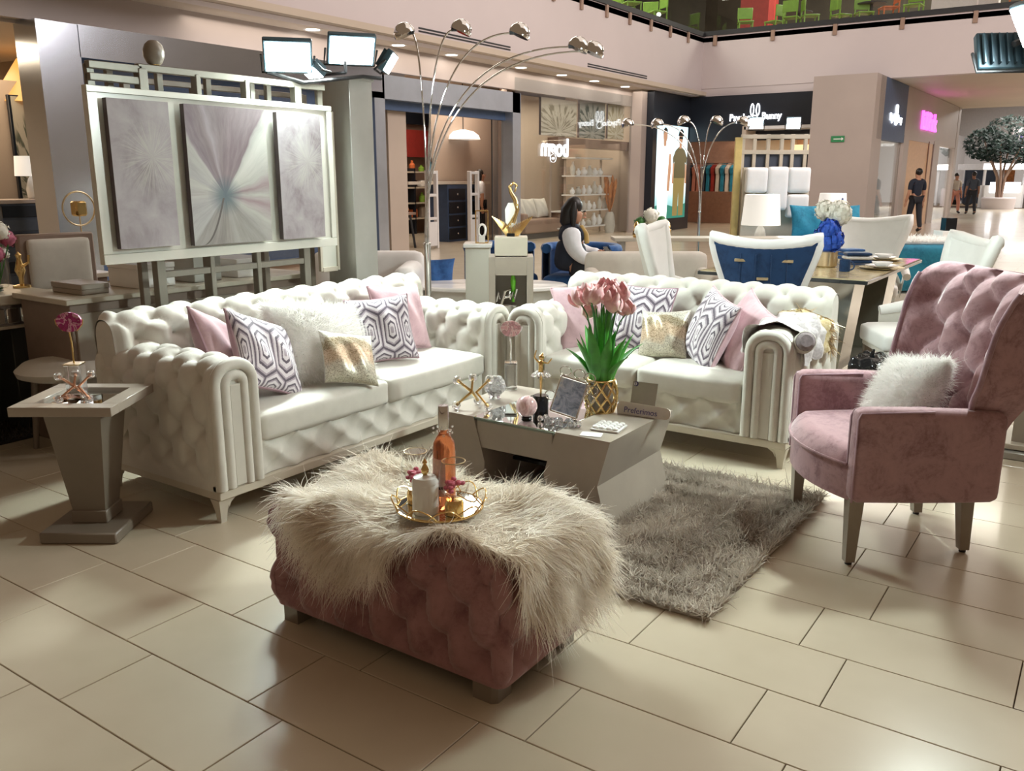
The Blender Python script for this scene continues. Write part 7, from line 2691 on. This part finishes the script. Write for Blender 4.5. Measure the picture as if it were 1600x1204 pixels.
# far end of the corridor
S_('wall_end', MB().box((2, 62, 3.0), (30, .2, 6.2)), 'wall_white')
S_('ceiling_corridor_shops', MB().box((UC - 1.8, 30, 2.75), (3.2, 13, .08)), 'wall_white')
S_('wall_end_left', MB().box((-8.5, 49, 1.95), (.2, 26, 3.9)), 'wall_white')
kz = fig('mall_kiosk', 'white island kiosk with a glowing canopy at the far end of the mall', 'kiosk', 25.6, 45.5, 0)
MB().box((0, 0, 2.0), (4.6, 2.5, .3)).build('canopy', 'wall_white', kz)
MB().box((0, -1.27, 2.0), (4.5, .06, .26)).build('canopy_light', 'shop_strip', kz)
for x in (-2.1, -.1, 2.1):
    MB().box((x, -1.1, .95), (.1, .1, 1.9)).build('post', 'wall_white', kz)
MB().box((-1.15, -1.0, .55), (1.9, .5, 1.1)).build('counter', 'white_gloss', kz)
MB().box((.9, -1.0, .45), (1.6, .5, .9)).build('counter', 'fascia_paint', kz)
MB().box((-1.1, -1.27, 1.0), (1.5, .02, .5)).build('lit_display', 'sign_white', kz)
MB().box((.3, 1.0, 1.0), (.5, .1, 1.7)).build('back_panel', 'bread', kz)
MB().box((1.2, -1.1, 1.2), (.6, .1, .6)).build('teal_screen', 'teal_velvet', kz)
MB().box((-1.2, 1.0, 1.0), (1.6, .1, 1.7)).build('back_panel', 'cloth_slate', kz)
cs = thing('far_sign', 'purple lettering on a pale band at the right end of the mall', 'sign', (*camp(26.7, 47.0), 3.4), math.radians(34.5))
MB().box((1.0, .05, 0), (3.2, .08, 1.2)).build('band', 'fascia_paint', cs)
text_mesh('urfa', .9, .02, 'ink_violet', 'lettering', cs, (.2, 0, .1), (PI / 2, 0, 0), bold=.02)
car = fig('display_car', 'dark car on display beside the kiosk', 'car', 25.6, 48.6, 0, None, 34.5)
mb = MB()
mb.prism([(-1.6, .3), (1.6, .3), (1.65, .65), (1.1, .78), (.6, 1.15), (-.7, 1.15), (-1.2, .8), (-1.65, .7)], 'y', -.7, .7)
mb.build('body', 'cloth_slate', car, 20)
MB().prism([(-1.05, .8), (.95, .8), (.55, 1.1), (-.65, 1.1)], 'y', -.705, .705).build('windows', 'black_gloss', car, 20)
for x in (-1.0, 1.0):
    for y in (-.7, .7):
        MB().lathe([(0, -.09), (.3, -.09), (.31, -.05), (.31, .05), (.3, .09), (0, .09)], 20, (x, y, .31), rotm(PI / 2, 0, 0)).build('wheel', 'black_matte', car, 40)
tr_ = fig('indoor_tree', 'dark green broadleaf tree in front of the white far wall', 'tree', 23.3, 42.5, 0)
MB().lathe([(.7, 0), (.75, .5), (.7, .55), (0, .55)], 20).build('planter', 'fascia_paint', tr_)
rq = random.Random(14)
trunk = []
for k in range(6):
    a = k * 1.05
    e = Vector((1.0 * math.cos(a), .6 * math.sin(a), 3.0 + .2 * (k % 2)))
    o = MB().tube([(0.1 * math.cos(a), .1 * math.sin(a), .5), (.2 * math.cos(a), .15 * math.sin(a), 1.5), e * .85, e], [.07, .06, .04, .02], 7).build('branch', 'wall_brown', tr_, 60)
simple('tree_leaf', c255(30, 54, 44), .6, vary=.25, vscale=2)
mb = MB()
for (cx_, cz_, rx_, rz_) in ((-.9, 3.0, 1.0, .75), (.2, 3.45, 1.3, .85), (1.3, 3.0, 1.2, .65), (.4, 2.6, 1.6, .5)):
    for k in range(700):
        d = Vector((rq.gauss(0, 1), rq.gauss(0, 1), rq.gauss(0, 1))).normalized() * rq.uniform(.55, 1) ** .4
        p = Vector((cx_ + d.x * rx_, d.y * .9, cz_ + d.z * rz_))
        a = Vector((rq.gauss(0, 1), rq.gauss(0, 1), rq.gauss(0, 1))).normalized() * .13
        b = a.orthogonal().normalized() * .06
        mb.addv([p - a, p + b, p + a, p - b], [(0, 1, 2, 3)])
o = mb.build('foliage', 'tree_leaf', tr_, 0)
o['kind'] = 'stuff'

# ================================================================== LEFT SHOP INTERIOR (seen left of the chrome jamb)
S_('wall_left_back', MB().box((-15.5, 5.5, 1.9), (.15, 8, 3.8)), 'soffit_paint')
S_('ceiling_left_shop', MB().box((-13.3, 4.5, 3.3), (4.2, 6, .1)), 'soffit_paint')
area_light('left_shop_light', (-13.2, 5.6, 3.15), (-13.2, 5.6, 0), 2.4, 90, (1, .76, .5))
t = thing('cone_lamp', 'glowing orange cone lamp high in the left shop', 'lamp', (-13.5, 7.06, 2.52))
MB().lathe([(.52, 0), (.12, .62)], 28).build('shade', 'warm_glow', t, 60)
MB().cyl((0, 0, .6), (0, 0, .75), .02, n=8).build('cord', 'black_matte', t)
t = thing('wall_canvas', 'tall leaf print canvas on the left shop wall', 'painting', (-13.2, 6.95, 1.75))
MB().box((0, 0, 0), (.06, .75, 1.7), b=.004).build('stretcher', 'wall_black', t)
MB().grid(lambda i, j: (.032, (i - .5) * .68, (j - .5) * 1.66), 1, 1, uv=True).build('print', 'plant_print_b', t, 0)
S_('wall_left_partition', MB().box((-13.35, 7.0, 1.4), (.12, 2.6, 2.8)), 'wall_beige')
t = thing('stone_ledge', 'grey stone ledge in the left shop carrying a white lamp', 'shelf', (-12.2, 6.3, 0))
MB().box((0, 0, .58), (.5, 1.2, 1.1), b=.01).build('block', 'cloth_slate', t)
for k in range(6):
    MB().box((.256, 0, .12 + .18 * k), (.02, 1.2, .15), b=.004).build('stone_strip', 'wall_black' if k % 2 else 'cloth_slate', t)
MB().box((0, 0, 1.15), (.56, 1.26, .05), b=.006).build('slab', 'pillar_grey', t)
table_lamp('white table lamp on the grey stone ledge of the left shop', 0, 0, 0, .2, .18, .26, .3)
tl = [o for o in bpy.data.objects if o.get('label', '').startswith('white table lamp on the grey stone')][0]
tl.location = (-12.2, 6.27, 1.1755)
